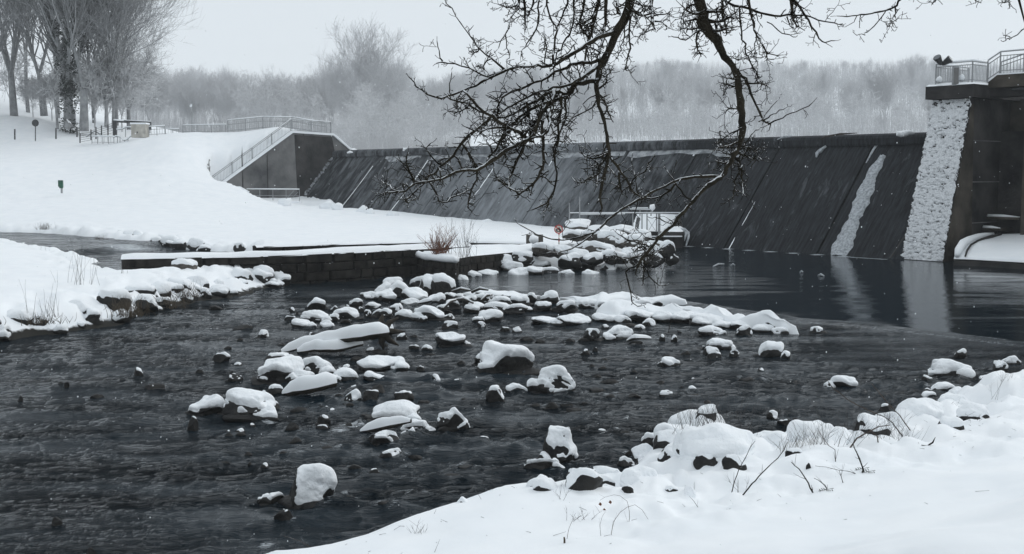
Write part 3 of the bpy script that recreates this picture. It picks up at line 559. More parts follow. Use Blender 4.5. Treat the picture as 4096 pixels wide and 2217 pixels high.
# ------------------------------------------------------------------ gate pier and bridge on the right
root = empty('gate_pier', dam(-.5, 2, 0)); tag(root, 'tall concrete pier with rough snow plastered on its sloping front, right of the weir', 'pier')
PW = ((-1.62, 0.66), (-1.42, 0.62)); PT, PZ = 2.75, 8.2
A = Acc(); A.hexa([dam(PW[0][1], -.05, -.8), dam(PW[0][0], -.05, -.8), dam(PW[0][0], 3.0, -.8), dam(PW[0][1], 3.0, -.8), dam(PW[1][1], PT, PZ), dam(PW[1][0], PT, PZ), dam(PW[1][0], 3.05, PZ), dam(PW[1][1], 3.05, PZ)])
part('pier_nose', A, M_CONCD, root)
A = Acc(); A.hexa([dam(-1.60, .02, -.8), dam(-1.66, .02, -.8), dam(-1.66, 2.95, -.8), dam(-1.60, 2.95, -.8), dam(-1.40, 2.8, 7.9), dam(-1.47, 2.8, 7.9), dam(-1.47, 3.0, 7.9), dam(-1.40, 3.0, 7.9)]); part('side_facing', A, M_BROWN, root)
A = Acc(); A.hexa([dam(.4, 3.0, -.8), dam(-1.25, 3.0, -.8), dam(-1.25, 9, -.8), dam(.4, 9, -.8), dam(.4, 3.0, 8.25), dam(-1.25, 3.0, 8.25), dam(-1.25, 9, 8.25), dam(.4, 9, 8.25)])
part('pier_wall', A, M_CONCD, root)
# snow plastered on the nose: rough relief with gaps
NSX, NSY = 70, 260; V = np.zeros((NSY, NSX, 3)); H = np.zeros((NSY, NSX))
for j in range(NSY):
    k = j / (NSY - 1); z = 0.12 + (PZ - .14) * k; t = -.05 + (PT + .05) * (z + .8) / (PZ + .8)
    sl = PW[0][0] + (PW[1][0] - PW[0][0]) * k; sr = PW[0][1] + (PW[1][1] - PW[0][1]) * k
    for i in range(NSX): s_ = sr + (sl - sr) * i / (NSX - 1); s_ += (0.10 * float(vnoise(j * .21, 3. if i < NSX / 2 else 8., 5)) + .05 * float(vnoise(j * .7, 3. if i < NSX / 2 else 8., 6))) * abs(2 * i / (NSX - 1) - 1) ** 4; p = dam(s_, t, z); V[j, i] = (p.x, p.y, p.z)
ii, jj = np.meshgrid(np.arange(NSX), np.arange(NSY))
sc = (ii * 2.2 / NSX); zc = jj / NSY * 8.2
q = fbm(sc * 7 + 1.2 * fbm(sc * 4, zc * 4, 3), zc * 10 + .8 * fbm(sc * 4, zc * 4, 13), 81, 4, .7)
gap = -.26 + 0.26 * smooth(.88, 1., jj / NSY) + 0.05 * smooth(.0, .12, 1 - jj / NSY) * 0 + 0.09 * np.exp(-((jj / NSY - .12) / .05) ** 2) + .05 * smooth(.55, .9, ii / NSX) * smooth(.55, .8, jj / NSY)
edge = np.minimum(ii, NSX - 1 - ii) / 4.0
H = np.clip((q + 0.16 - gap) * .22, -0.05, 0.06) + 0.025 * vnoise(sc * 9, zc * 12, 6) - .05 * np.clip(1 - edge, 0, 1) + .02
out = np.array([-(PZ + .8) * NN.x, -(PZ + .8) * NN.y, PT]); out /= np.linalg.norm(out)
V = V + H[..., None] * out - np.array([0, 0, 1]) * (np.maximum(H, 0)[..., None] * .35)
idx = np.arange(NSX * NSY).reshape(NSY, NSX)
F = np.stack([idx[:-1, :-1], idx[:-1, 1:], idx[1:, 1:], idx[1:, :-1]], -1).reshape(-1, 4)
for z_ in (1.9, 4.0, 6.1):
    A = Acc(); A.bar(dam(-1.645 + (z_ + .8) * .0215, .9 + z_ * .3, z_), dam(-1.30, 3.02, z_), .04); A.bar(dam(-1.262, 3.0, z_), dam(-1.262, 7.2, z_), .05); part('formwork_joint', A, M_CONC, root)
M_PLAST = mat('speckled_frozen_snow', (.56, .58, .6), .8, 20, .3, .5, 30, spec=.1, color2=(.82, .84, .86))
o = add_mesh('plastered_snow', V.reshape(-1, 3), F, M_PLAST, None, False); o.parent = root; o.matrix_parent_inverse = Matrix.Translation(-Vector(root.location))
def sbox(A, s0, s1, t0, t1, z0, z1): return A.hexa([dam(s1, t0, z0), dam(s0, t0, z0), dam(s0, t1, z0), dam(s1, t1, z0), dam(s1, t0, z1), dam(s0, t0, z1), dam(s0, t1, z1), dam(s1, t1, z1)])
A = sbox(Acc(), -1.75, .84, 2.35, 9, 8.22, 8.88); part('cap_slab', A, M_CONCD, root)
def pillow(name, s0, s1, t0, t1, z, h, root, seed=1, m=None):
    n, k = 26, 16; V = []; F = []
    for i in range(n + 1):
        for j in range(k + 1):
            u, v = i / n, j / k; e = min(1, min(u, 1 - u) * (s1 - s0) / .14, min(v, 1 - v) * (t1 - t0) / .14); e = math.sqrt(max(0, 1 - (1 - e) ** 2))
            p = dam(s0 + (s1 - s0) * u, t0 + (t1 - t0) * v, z); hh = h * (.8 + .5 * float(vnoise((p.x + seed) * 1.9, p.y * 1.9, 4)))
            V.append((p.x, p.y, z - .015 + hh * e))
    F = [(i * (k + 1) + j, i * (k + 1) + j + 1, (i + 1) * (k + 1) + j + 1, (i + 1) * (k + 1) + j) for i in range(n) for j in range(k)]
    A = Acc(); A.add(V, F); return part(name, A, m or M_SNOW, root, True)
pillow('snow_cap', -1.8, .89, 2.3, 6, 8.88, .16, root)
def railing(name, pts, h, root_label, cat, m, post=1.4, bal=0.14, snow=0.05, base=0.12, rails=(0.12,), pw=.055, root=None, posts=True, topw=.05, group=None):
    """railing along a path: each post a part, handrail, lower rail, balusters, snow on the handrail"""
    pts = [Vector(p) for p in pts]; r_ = root
    if r_ is None:
        r_ = empty(name, pts[0]); tag(r_, root_label, cat, group)
    up = Vector((0, 0, 1)); H, S, B = Acc(), Acc(), Acc()
    for a, b in zip(pts[:-1], pts[1:]):
        H.bar(a + up * h, b + up * h, topw)
        S.tube([a + up * (h + topw / 2 + snow * .35), b + up * (h + topw / 2 + snow * .35)], snow, 6) if snow else None
        for q in rails: H.bar(a + up * q, b + up * q, topw * .8)
        L = (b - a).length; n = max(1, round(L / post))
        if posts:
            for i in range(n + (b is pts[-1])):
                p = a.lerp(b, i / n); P = Acc(); P.bar(p - up * .05, p + up * (h - topw / 2), pw); part('post', P, m, r_)
        if bal:
            k = int(L / bal)
            for i in range(1, k): p = a.lerp(b, i / k); B.bar(p + up * rails[0], p + up * (h - .17 if len(rails) > 1 else h - topw / 2), .018)
    part('handrail', H, m, r_)
    if bal: part('balusters', B, m, r_, kind='stuff')
    if snow: part('snow_line', S, M_SNOW, r_, True)
    return r_
railing('pier_railing', [dam(.52, 6, 9.0), dam(.52, 2.75, 9.0), dam(-1.45, 2.75, 9.0), dam(-1.45, 4.3, 9.0)], 1.02, 'steel railing with snow on its handrail round the top of the right pier', 'railing', M_STEEL, 1.9, .13, .06, rails=(.1, .86))
b_ = empty('bridge_deck', dam(-4, 5, 9)); tag(b_, 'concrete footbridge deck running right from the pier over the gates', 'bridge')
A = Acc(); A.hexa([dam(-1.76, 3.7, 8.72), dam(-14, 3.7, 8.72), dam(-14, 5.6, 8.72), dam(-1.76, 5.6, 8.72), dam(-1.76, 3.7, 9.0), dam(-14, 3.7, 9.36), dam(-14, 5.6, 9.36), dam(-1.76, 5.6, 9.0)])
A = Acc(); V = []
for s_, z_ in ((-1.8, 9.02), (-2.25, 9.34), (-14, 9.34)): V += [dam(s_, 3.7, 8.72), dam(s_, 3.7, z_), dam(s_, 5.6, z_), dam(s_, 5.6, 8.72)]
A.add(V, [(i * 4 + j, i * 4 + (j + 1) % 4, i * 4 + 4 + (j + 1) % 4, i * 4 + 4 + j) for i in (0, 1) for j in range(4)] + [(3, 2, 1, 0), (8, 9, 10, 11)])
part('deck_beam', A, M_BROWN, b_)
A = sbox(Acc(), -14, -1.3, 4.05, 5.3, 8.3, 8.70); part('girder', A, M_CONCD, b_)
A = Acc(); A.tube([dam(-3.0, 3.85, 8.58), dam(-6, 3.85, 8.63), dam(-14, 3.85, 8.63)], .07, 8); part('pipe', A, M_STEELD, b_)
for s0, s1, z in ((-2.25, -14, 9.34),): 
    A = Acc(); A.bar(dam(s0, 3.72, z + .03), dam(s1, 3.72, z + .03), .16, .07); part('snow_edge', A, M_SNOW, b_)
railing('bridge_railing', [dam(-1.7, 3.78, 9.06), dam(-2.35, 3.78, 9.44), dam(-14, 3.78, 9.44)], 1.04, 'grey steel railing with thin balusters on the near side of the footbridge', 'railing', M_STEEL, 2.3, .17, .03, rails=(.1, .84))
railing('bridge_railing', [dam(-1.5, 5.5, 9.1), dam(-2.7, 5.5, 9.42), dam(-14, 5.5, 9.42)], 1.04, 'steel railing with snow along its top on the far side of the footbridge', 'railing', M_STEEL, 2.3, .17, .03, rails=(.1, .84))
A = Acc(); A.bar(dam(-4.05, 3.62, 8.55), dam(-4.05, 3.62, 10.5), .13); o = part('rail_bracket', A, M_STEEL, b_)
# floodlights and boxes on the pier railing
for i, (px, py, ax, lab) in enumerate([(939.5, 61.5, (-.5, -.35, .55), 'black floodlight on the left corner of the pier railing, tilted up to the left'), (945.5, 62.2, (.62, -.5, .5), 'black floodlight on the pier railing, turned right with its round glass seen edge-on')]):
    p = atd(px, py, 58.2); r_ = empty('floodlight', (p.x, p.y, 10.05)); tag(r_, lab, 'floodlight', 'floodlights on the pier')
    a = Vector(ax).normalized(); A = Acc(); A.tube([p - a * .2, p - a * .1, p + a * .12, p + a * .24, p + a * .3], [.08, .12, .17, .2, .2], 12); part('lamp_housing', A, M_STEELD, r_)
    A = Acc(); A.bar((p.x + .06, p.y, 10.03), p - a * .05, .05); part('bracket', A, M_STEEL, r_)
    A = Acc(); A.tube([p + a * .30, p + a * .315], .17, 12); part('lamp_glass', A, mat('lamp_glass', (.1, .11, .12), .1, spec=.6), r_)
p = atd(955.5, 76, 57.9); r_ = empty('control_box', p); tag(r_, 'narrow grey control box hung inside the pier railing', 'box')
A = Acc().box(p, (.3, .16, .95)); part('cabinet', A, M_STEEL, r_); A = Acc().box(p + Vector((0, -.09, 0)), (.22, .02, .8)); part('cabinet_door', A, M_CONC, r_)
for (px, py, lab) in ((961.5, 80, 'small snow-topped lamp post inside the pier railing beside the grey control box'), (939, 82, 'snow-topped short post at the left corner of the pier railing')):
    p = atd(px, py, 58.0 if px > 950 else 58.6); r_ = empty('short_post', (p.x, p.y, 9.0)); tag(r_, lab, 'post')
    A = Acc().bar((p.x, p.y, 9.0), (p.x, p.y, p.z), .12); part('post_shaft', A, M_STEEL, r_)
    A = Acc().tube([(p.x, p.y, p.z), (p.x, p.y, p.z + .1), (p.x + .02, p.y, p.z + .22), (p.x + .02, p.y, p.z + .3)], [.1, .17, .12, .02], 10); part('snow_cap', A, M_SNOW, r_, True)
# gate bay
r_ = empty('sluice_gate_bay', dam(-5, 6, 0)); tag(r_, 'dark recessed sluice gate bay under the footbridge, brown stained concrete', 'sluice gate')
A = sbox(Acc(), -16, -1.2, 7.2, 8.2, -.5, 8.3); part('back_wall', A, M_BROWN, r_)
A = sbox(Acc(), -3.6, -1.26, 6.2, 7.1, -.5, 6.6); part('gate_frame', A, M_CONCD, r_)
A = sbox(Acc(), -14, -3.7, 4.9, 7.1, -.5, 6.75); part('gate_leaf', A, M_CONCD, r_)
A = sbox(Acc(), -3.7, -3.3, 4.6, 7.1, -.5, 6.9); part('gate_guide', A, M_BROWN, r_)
for k in range(8): part('gate_tooth', Acc().bar(dam(-3.9 - k * .3, 4.85, 6.78), dam(-4.0 - k * .3, 4.75, 6.88), .04), M_STEEL, r_)
for s0, s1, t0, z in ((-1.3, -3.0, 5.0, 2.2), (-1.3, -2.2, 4.6, 1.62)):
    A = sbox(Acc(), s1, s0, t0, t0 + 1.4, z - .12, z); part('ledge', A, M_BROWN, r_)
    A = Acc(); A.tube([dam(s0, t0 + .12, z + .03), dam((s0 + s1) / 2, t0 + .12, z + .04), dam(s1, t0 + .12, z + .02)], [.1, .09, .02], 6); part('ledge_snow', A, M_SNOW, r_, True)
p0, p1 = atd(1012, 104, 62.2), atd(1030, 110, 61.5); A = Acc().bar(p0, p1, .6, .12); part('snow_patch', A, M_SNOW, r_)
p0, p1 = atd(1001, 159.5, 60.5), atd(1034, 158, 60); A = Acc().bar(p0, p1, .8, .16); part('snow_patch', A, M_SNOW, r_)
# snowy apron in front of the gates, curved kerb on its left
ap = empty('gate_apron', dam(-4, 0, 0)); tag(ap, 'snow-covered curved concrete apron at the foot of the gates, right edge of view', 'apron')
ol = [(953.5, 261.0), (955.5, 255.0), (959.5, 249.3), (966, 245.5), (974, 242.5), (981, 241), (990, 239), (1003, 237.6), (1030, 236.5), (1080, 236), (1080, 268), (1024, 264.8), (990, 262.8), (970, 261.6)]
dep = [53.8, 54.5, 55.2, 56, 56.8, 57.6, 58.4, 58.8, 58, 57, 48.5, 51.3, 52.8, 53.4]
top = [atd(px, py, D) for (px, py), D in zip(ol, dep)]
A = Acc(); n_ = len(top); cen = sum(top, Vector()) / n_; V = [p.copy() for p in top] + [Vector((p.x, p.y, -.6)) for p in top]
A.add(V, [(i, i + n_, (i + 1) % n_ + n_, (i + 1) % n_) for i in range(n_)] + [tuple(range(n_))]); part('apron_slab', A, M_CONCD, ap)
V = [p + Vector((0, 0, .10)) for p in top]; V2 = [p.lerp(cen, .02) + Vector((0, 0, .2)) for p in top]; V3 = [p.lerp(cen, .12) + Vector((0, 0, .23)) for p in top]; V4 = [p.lerp(cen, .5) + Vector((0, 0, .26)) for p in top]
A = Acc(); A.add(V + V2 + V3 + V4 + [cen + Vector((0, 0, .28))], [(k * n_ + i, (k + 1) * n_ + i, (k + 1) * n_ + (i + 1) % n_, k * n_ + (i + 1) % n_) for k in range(3) for i in range(n_)] + [(3 * n_ + i, 4 * n_, 3 * n_ + (i + 1) % n_) for i in range(n_)]); part('snow_cover', A, M_SNOW, ap, True)
kp = [p + Vector((0.12, -.1, .22)) for p in top[:7]]
A = Acc().tube([p + Vector((0, 0, .06)) for p in kp], [.12, .2, .22, .2, .18, .15, .06], 8); part('kerb_snow', A, M_SNOW, ap, True)
A = Acc().tube([p + Vector((.32, -.18, .03)) for p in kp], [.04, .05, .05, .05, .06, .09, .05], 6); part('kerb_gap', A, M_CONCD, ap, True)

# ------------------------------------------------------------------ left abutment with stairs
root = empty('left_abutment', dam(S_L, 1, 0)); tag(root, 'weathered concrete abutment wall with snowy stair at the far left end of the weir', 'abutment')
A = Acc(); pr = [(-7.6, .3), (-7.6, 2.75), (.73, 8.28), (5.16, 8.12), (7.1, 6.68), (9.5, 5.2), (9.5, .3)]
for s0, s1 in ((S_L, S_L + 1.8),):
    V = [dam(s0, t_, z_) for t_, z_ in pr] + [dam(s1, t_, z_) for t_, z_ in pr]; n_ = len(pr)
    A.add(V, [tuple(range(n_)), tuple(range(2 * n_ - 1, n_ - 1, -1))] + [(i, i + n_, (i + 1) % n_ + n_, (i + 1) % n_) for i in range(n_)])
part('wing_wall', A, M_CONC, root)
A = Acc()
for t_ in (-1.9, -4.4, 1.9): A.hexa([dam(S_L - .02, t_, .3), dam(S_L - .02, t_ + .09, .3), dam(S_L + .05, t_ + .09, .3), dam(S_L + .05, t_, .3), dam(S_L - .02, t_, 8.2 if t_ > 0 else 8.2 + .66 * (t_ - .73) - .35), dam(S_L - .02, t_ + .09, 8.2 if t_ > 0 else 8.2 + .66 * (t_ - .73) - .35), dam(S_L + .05, t_ + .09, 8.2 if t_ > 0 else 7), dam(S_L + .05, t_, 8 if t_ > 0 else 6)])
part('wall_joint', A, M_CONCD, root)
A = Acc(); A.hexa([dam(S_L - .04, 1.4, 1.5), dam(S_L - .04, 5.6, 6.3), dam(S_L + .1, 5.6, 6.3), dam(S_L + .1, 1.4, 1.5), dam(S_L - .04, 1.1, 8.1), dam(S_L - .04, 5.1, 7.98), dam(S_L + .1, 5.1, 7.98), dam(S_L + .1, 1.1, 8.1)])
A = Acc(); A.hexa([dam(S_L - .05, 1.3, .4), dam(S_L - .05, 6.6, .4), dam(S_L + .1, 6.6, .4), dam(S_L + .1, 1.3, .4), dam(S_L - .05, 1.0, 8.05), dam(S_L - .05, 5.0, 7.92), dam(S_L + .1, 5.0, 7.92), dam(S_L + .1, 1.0, 8.05)])
part('stained_facing', A, M_CONCD, root)
A = Acc(); tp = [dam(S_L + .8, t_, z_ + .05) for t_, z_ in ((-7.6, 2.75), (.73, 8.28), (5.16, 8.12), (7.1, 6.68))]
for a, b in zip(tp[:-1], tp[1:]): A.bar(a, b, 2.0, .2)
part('coping_snow', A, M_SNOW, root)
A = Acc(); rn = random.Random(3)
for k in range(60):
    t_ = -.3 + 5.5 * k / 60; z = .1 + 6.05 * (t_ + .05) / 5.25; p = dam(S_L - .12 - rn.random() * .2, t_, z + .12)
    if rn.random() < .7: A.box(p, (.1 + rn.random() * .25, .15, .08 + rn.random() * .12), rn.random())
part('snow_clumps', A, M_DUST, root)
sr_ = [dam(S_L + .15, -7.3, 3.0), dam(S_L + .15, .73, 8.33), dam(S_L + .15, 5.0, 8.2)]
railing('stair_railing', sr_, 1.15, 'grey steel stair railing climbing the left abutment beside the weir', 'railing', M_STEEL, 2.35, .17, .03, rails=(.12, 1.0), pw=.09, topw=.06)
a = atd(294, 130.6, 107.2); b = atd(228, 133.2, 109); c = atd(183, 134.6, 109.5)
gr_ = lambda p, o=0.: Vector((p[0], p[1], gz(p[0], p[1]) + o))
b = gr_(b); c = gr_(c)
railing('embankment_railing', [dam(S_L + 1, 5.0, 8.2), gr_((a.x - .6, a.y + 2.2)), gr_(((a.x + b.x) / 2, (a.y + b.y) / 2 + 1)), b], 1.12, 'taller snow-capped railing along the embankment top behind the stair', 'railing', M_STEEL, 2.1, .2, .045, rails=(.12, .72), pw=.08, topw=.06)
railing('embankment_railing', [b + Vector((-.2, 0, 0)), c], .72, 'lower snow-capped railing along the embankment crest left of the tall one', 'railing', M_STEEL, 1.5, .3, .045, rails=(.1,), pw=.07, topw=.06)
# platform rails at the foot of the abutment
a, b = atd(247, 199, 102.5), atd(299.5, 201.5, 100.5)
hr = railing('platform_railing', [Vector((a.x, a.y, b.z)), b], 1.05, 'level steel railing with snow line in front of the abutment foot', 'railing', M_STEEL, 1.5, 0, .05, rails=(.5,), pw=.05)
A = Acc(); A.bar(atd(286, 199, 100.6), atd(294, 190.5, 100.6), .04); A.bar(atd(291, 199, 100.6), atd(298, 192, 100.6), .04); part('brace', A, M_STEEL, hr)
A = Acc(); A.box(b + Vector((-.5, 0, -.05)), (1.3, .8, .16)); part('snow_step', A, M_SNOW, hr)
r_ = empty('handrail', atd(193, 181.5, 100)); tag(r_, 'thin bent steel handrail on two posts left of the stair foot', 'handrail')
A = Acc().tube([atd(191.5, 169, 100), atd(194, 169, 100), atd(204, 175, 100), atd(225, 186, 99.5)], .03, 6); part('rail', A, M_STEEL, r_)
for px, py in ((193, 169), (204, 174.6)): q = atd(px, py, 100); A = Acc().bar(q, q - Vector((0, 0, 1.15)), .045); part('post', A, M_STEEL, r_)
r_ = empty('handrail', atd(240, 193, 101)); tag(r_, 'snow-covered low handrail stepping down before the abutment', 'handrail')
A = Acc().tube([atd(224, 185, 100.5), atd(228, 187, 100.5), atd(240, 187.5, 100.5), atd(249, 192.5, 100.5)], .1, 8); part('snow_line', A, M_SNOW, r_, True)
A = Acc().tube([atd(224, 186.2, 100.5), atd(228, 188.2, 100.5), atd(240, 188.7, 100.5), atd(250, 194.6, 100.5)], .045, 6); part('rail', A, M_STEEL, r_)

# ------------------------------------------------------------------ stone walls of the side channel
def stone_mat():
    return mat('dark_rubble_stone', (0.010, 0.009, 0.008), .9, 2.5, .5, 1.0, 5, spec=.15, color2=(.034, .031, .027), snow=(1.25, 9, 1.5))
M_STONE = stone_mat()
def normals2(P):
    N = []
    for i in range(len(P)):
        a = P[max(0, i - 1)]; b = P[min(len(P) - 1, i + 1)]; d = Vector((b.x - a.x, b.y - a.y)).normalized(); N.append(Vector((-d.y, d.x, 0)))
    return N
def resample(P, step):
    Q = [Vector(P[0])]
    for a, b in zip(P[:-1], P[1:]):
        k = max(1, int((b - a).length / step)); Q += [Vector(a).lerp(Vector(b), i / k) for i in range(1, k + 1)]
    return Q
def wall(name, P, z, thick, label, zb=-.7, snowh=.2, stones=(0, 0, 0), seed=1, over=.07, snow_label=None):
    P = resample([Vector((p.x, p.y, 0)) for p in P], .4); N = normals2(P); n_ = len(P); rn = random.Random(seed)
    root = empty(name, (P[0].x, P[0].y, 0)); tag(root, label, 'wall')
    A = Acc(); V = []
    for p, q in zip(P, N):
        a, b = p + q * .08, p + q * thick
        V += [(a.x, a.y, zb), (a.x, a.y, z), (b.x, b.y, z), (b.x, b.y, zb)]
    A.add(V, [(i * 4 + j, i * 4 + (j + 1) % 4, i * 4 + 4 + (j + 1) % 4, i * 4 + 4 + j) for i in range(n_ - 1) for j in range(4)] + [(3, 2, 1, 0), tuple(range(4 * n_ - 4, 4 * n_))])
    part('wall_core', A, M_STONE, root)
    # facing stones, each its own piece, joints recessed
    rows, sl, cnt = stones; L = sum((b - a).length for a, b in zip(P[:-1], P[1:])); meshes = {}
    cum = [0]; [cum.append(cum[-1] + (b - a).length) for a, b in zip(P[:-1], P[1:])]
    def at(d):
        i = min(max(0, int(np.searchsorted(cum, d)) - 1), n_ - 2); k = (d - cum[i]) / (cum[i + 1] - cum[i]); return P[i].lerp(P[i + 1], k), N[i]
    made = 0
    if rows:
        hrow = (z + .25) / rows
        for r0 in range(rows):
            d = rn.random() * .5
            while d < L - .25:
                w = sl * rn.uniform(.45, 1.8); w = min(w, L - d); dz_ = rn.uniform(-.01, .01); hv = rn.uniform(.95, 1.02)
                p, q = at(d + w / 2); t = Vector((q.y, -q.x, 0)); out_ = rn.uniform(.0, .014); zc = z - hrow * (r0 + .5)
                if made < cnt:
                    c = p + q * (.06 - out_ / 2 - .02); hw, hh, hd = w / 2 - .006, hrow / 2 - .005, .09 + out_ / 2
                    V = []
                    for sy in (-1, 1):
                        for sx, sz in ((-1, -1), (1, -1), (1, 1), (-1, 1)):
                            k = .93 if sy > 0 else 1; j = rn.uniform(.86, 1.0) if sy > 0 else 1
                            V.append(c + t * (sx * hw * k * j) - q * (sy * hd) + Vector((0, 0, zc + dz_ + sz * hh * hv * k * j)))
                    A = Acc().add(V, [(0, 1, 2, 3), (7, 6, 5, 4), (0, 4, 5, 1), (1, 5, 6, 2), (2, 6, 7, 3), (3, 7, 4, 0)]); part('stone', A, M_STONE, root); made += 1
                d += w
    # snow cap
    A = Acc(); V = []; m = 11; Ls = len(P)
    for i, (p, q) in enumerate(zip(P, N)):
        e = min(1, (i + .3) * .4 / .35, (Ls - 1 - i + .3) * .4 / .35); e = math.sqrt(max(0, 1 - (1 - e) ** 2))
        for j in range(m):
            u = j / (m - 1); f = (1 - abs(2 * u - 1) ** 3.0); lipw = over + .05 * float(fbm(np.array([p.x * 2.2]), np.array([p.y * 2.2 + j]), seed)[0])
            c = p + q * (-lipw + (thick + 2 * lipw) * u)
            V.append((c.x, c.y, z - .05 + .02 * float(vnoise(p.x * 6, j + .5, 4)) + (snowh * (.9 + .35 * float(vnoise(p.x * .9, p.y * .9 + u * 2, 3)))) * f * e))
    A.add(V, [(i * m + j, i * m + j + 1, (i + 1) * m + j + 1, (i + 1) * m + j) for i in range(Ls - 1) for j in range(m - 1)]); part('snow_cap', A, M_SNOW, root, True)
    return root
wall('near_channel_wall', NWP, 1.2, .62, 'long low dark stone wall with thick snow cap in the middle left, nearest the river', stones=(4, .85, 290), seed=2, snowh=.24)
wall('far_channel_wall', BWP, 1.0, .5, 'thin dark stone wall edging the snow island behind the side channel', stones=(2, .7, 120), seed=5, zb=0, snowh=.12)
# hooked wall head
hk = [(413.5, 253.5), (417, 256), (425, 258.6), (434, 260), (446, 261.2), (453.5, 262)]; HP = [atz(px, py, .85) for px, py in hk]
bk = [(600, 247.5), (560, 250), (512, 252.5), (470, 256.5), (459, 258.5)]; BP = [atz(px, py, .85) for px, py in bk]
top = HP + [atz(457, 260.5, .85)] + BP[::-1] + [atz(px, py, .85) for px, py in [(600, 245), (560, 246.5), (512, 249), (460, 250.3), (440, 251), (425, 251.2), (416, 252)]]
root = empty('hooked_wall', (HP[0].x, HP[0].y, 0)); tag(root, 'short dark stone wall end with rounded snow top, carrying a reddish shrub', 'wall'); n_ = len(top)
A = Acc(); A.add([p.copy() for p in top] + [Vector((p.x, p.y, -.7)) for p in top], [(i, i + n_, (i + 1) % n_ + n_, (i + 1) % n_) for i in range(n_)] + [tuple(range(n_))]); part('wall_core', A, M_STONE, root)
tb = bmesh.new(); vs = [tb.verts.new((p.x, p.y, 0)) for p in top]; tb.faces.new(vs); bmesh.ops.triangulate(tb, faces=tb.faces[:]); bmesh.ops.subdivide_edges(tb, edges=tb.edges[:], cuts=7, use_grid_fill=True); bmesh.ops.triangulate(tb, faces=tb.faces[:])
X = np.array([[v.co.x, v.co.y] for v in tb.verts]); e = sd_poly(X[:, 0], X[:, 1], top); 
cen = np.array([np.mean([p.x for p in top]), np.mean([p.y for p in top])])
z = .83 + .26 * np.sqrt(np.clip(1 - (1 - np.clip(e / .28, 0, 1)) ** 2, 0, 1)) * (1 + .4 * vnoise(X[:, 0] * 1.3, X[:, 1] * 1.3, 4))
Nn = []; 
V = [(a, b, c) for (a, b), c in zip(X, z)]; tb.verts.ensure_lookup_table(); F = [tuple(v.index for v in f.verts) for f in tb.faces]; tb.free()
A = Acc(); A.add(V, F); o = part('snow_cap', A, M_SNOW, root, True); 
A = Acc(); LP = HP + [atz(456, 261.5, .85)]
A.tube([p + Vector((0.0, -.02, .1)) for p in resample(LP, .25)], [.15 + .03 * float(vnoise(i * .7, 3, 2)) for i in range(len(resample(LP, .25)))], 8); part('snow_lip', A, M_SNOW, root, True)
rn = random.Random(8)
def facing(P, z, rows, sl, root, seed):
    rn = random.Random(seed)
    for a, b in zip(P[:-1], P[1:]):
        t = (b - a); L = t.length; t = t.normalized(); q = Vector((t.y, -t.x, 0)); 
        for r0 in range(rows):
            hrow = (z + .3) / rows; d = 0
            while d < L - .1:
                w = min(sl * rn.uniform(.6, 1.4), L - d); c = a + t * (d + w / 2); zc = z - hrow * (r0 + .5); o_ = rn.uniform(.03, .09)
                V = [Vector((c.x, c.y, 0)) + t * (sx * (w / 2 - .02) * k) + q * (y_) + Vector((0, 0, zc + sz * (hrow / 2 - .02) * k)) for y_, k in ((-.04, 1), (o_, .92)) for sx, sz in ((-1, -1), (1, -1), (1, 1), (-1, 1))]
                part('stone', Acc().add(V, [(3, 2, 1, 0), (4, 5, 6, 7), (0, 1, 5, 4), (1, 2, 6, 5), (2, 3, 7, 6), (3, 0, 4, 7)]), M_STONE, root); d += w
facing(HP, .8, 4, .5, root, 4); facing([HP[-1], atz(457, 260.5, .85)], .8, 4, .4, root, 5); facing(BP[::-1][:4], .8, 4, .55, root, 6)

# ------------------------------------------------------------------ sluice platform at the weir toe
root = empty('outlet_platform', dam(4, -1, 0)); tag(root, 'small dark concrete platform with snow on top at the foot of the weir', 'platform')
a, b, c, d = atd(640, 233.5, 67), atd(683, 233.5, 66), atd(686, 231.5, 69.5), atd(650, 231, 70.5)
A = Acc(); tz = 1.1; q = [a, b, c, d]; A.add([Vector((p.x, p.y, .85)) for p in q] + [Vector((p.x, p.y, 1.05)) for p in q], [(3, 2, 1, 0), (4, 5, 6, 7), (0, 1, 5, 4), (1, 2, 6, 5), (2, 3, 7, 6), (3, 0, 4, 7)]); part('slab', A, M_CONCD, root)
A = Acc(); A.add([Vector((p.x, p.y + .4, -.6)) for p in q] + [Vector((p.x, p.y + .4, .85)) for p in q], [(3, 2, 1, 0), (4, 5, 6, 7), (0, 1, 5, 4), (1, 2, 6, 5), (2, 3, 7, 6), (3, 0, 4, 7)]); part('base_block', A, M_CONCD, root)
A = Acc(); V = []; n, k = 16, 6
for i in range(n + 1):
    for j in range(k + 1):
        u, v = i / n, j / k; p = a.lerp(b, u).lerp(d.lerp(c, u), v); e = min(1, u * 8, (1 - u) * 8, v * 4, (1 - v) * 4); V.append((p.x, p.y, 1.04 + .22 * math.sqrt(e) * (.8 + .8 * float(vnoise(u * 7, v * 3, 2)))))
A.add(V, [(i * (k + 1) + j, (i + 1) * (k + 1) + j, (i + 1) * (k + 1) + j + 1, i * (k + 1) + j + 1) for i in range(n) for j in range(k)]); part('snow_cap', A, M_SNOW, root, True)
A = Acc().bar(atd(652, 236.3, 66.8), atd(682, 236.3, 65.9), .12, .07); part('snow_ledge', A, M_SNOW, root)
rr_ = empty('snowy_buttress', atd(650, 231, 69)); tag(rr_, 'white snow-covered sloping buttress block against the weir behind the outlet railing', 'buttress')
def on2(px, py): return on_face(px, py, .0)
p1, p2, p3, p4 = atd(630, 232, 70), atd(664, 232, 68.5), atd(667, 215, 70.2), atd(637, 214, 71.8)
tp = Acc(); back = Vector((NN.x, NN.y, 0)) * 1.6
tp.hexa([p1, p2, p2 + back, p1 + back, p4, p3, p3 + back, p4 + back]); part('snow_face', tp, M_SNOW, rr_)
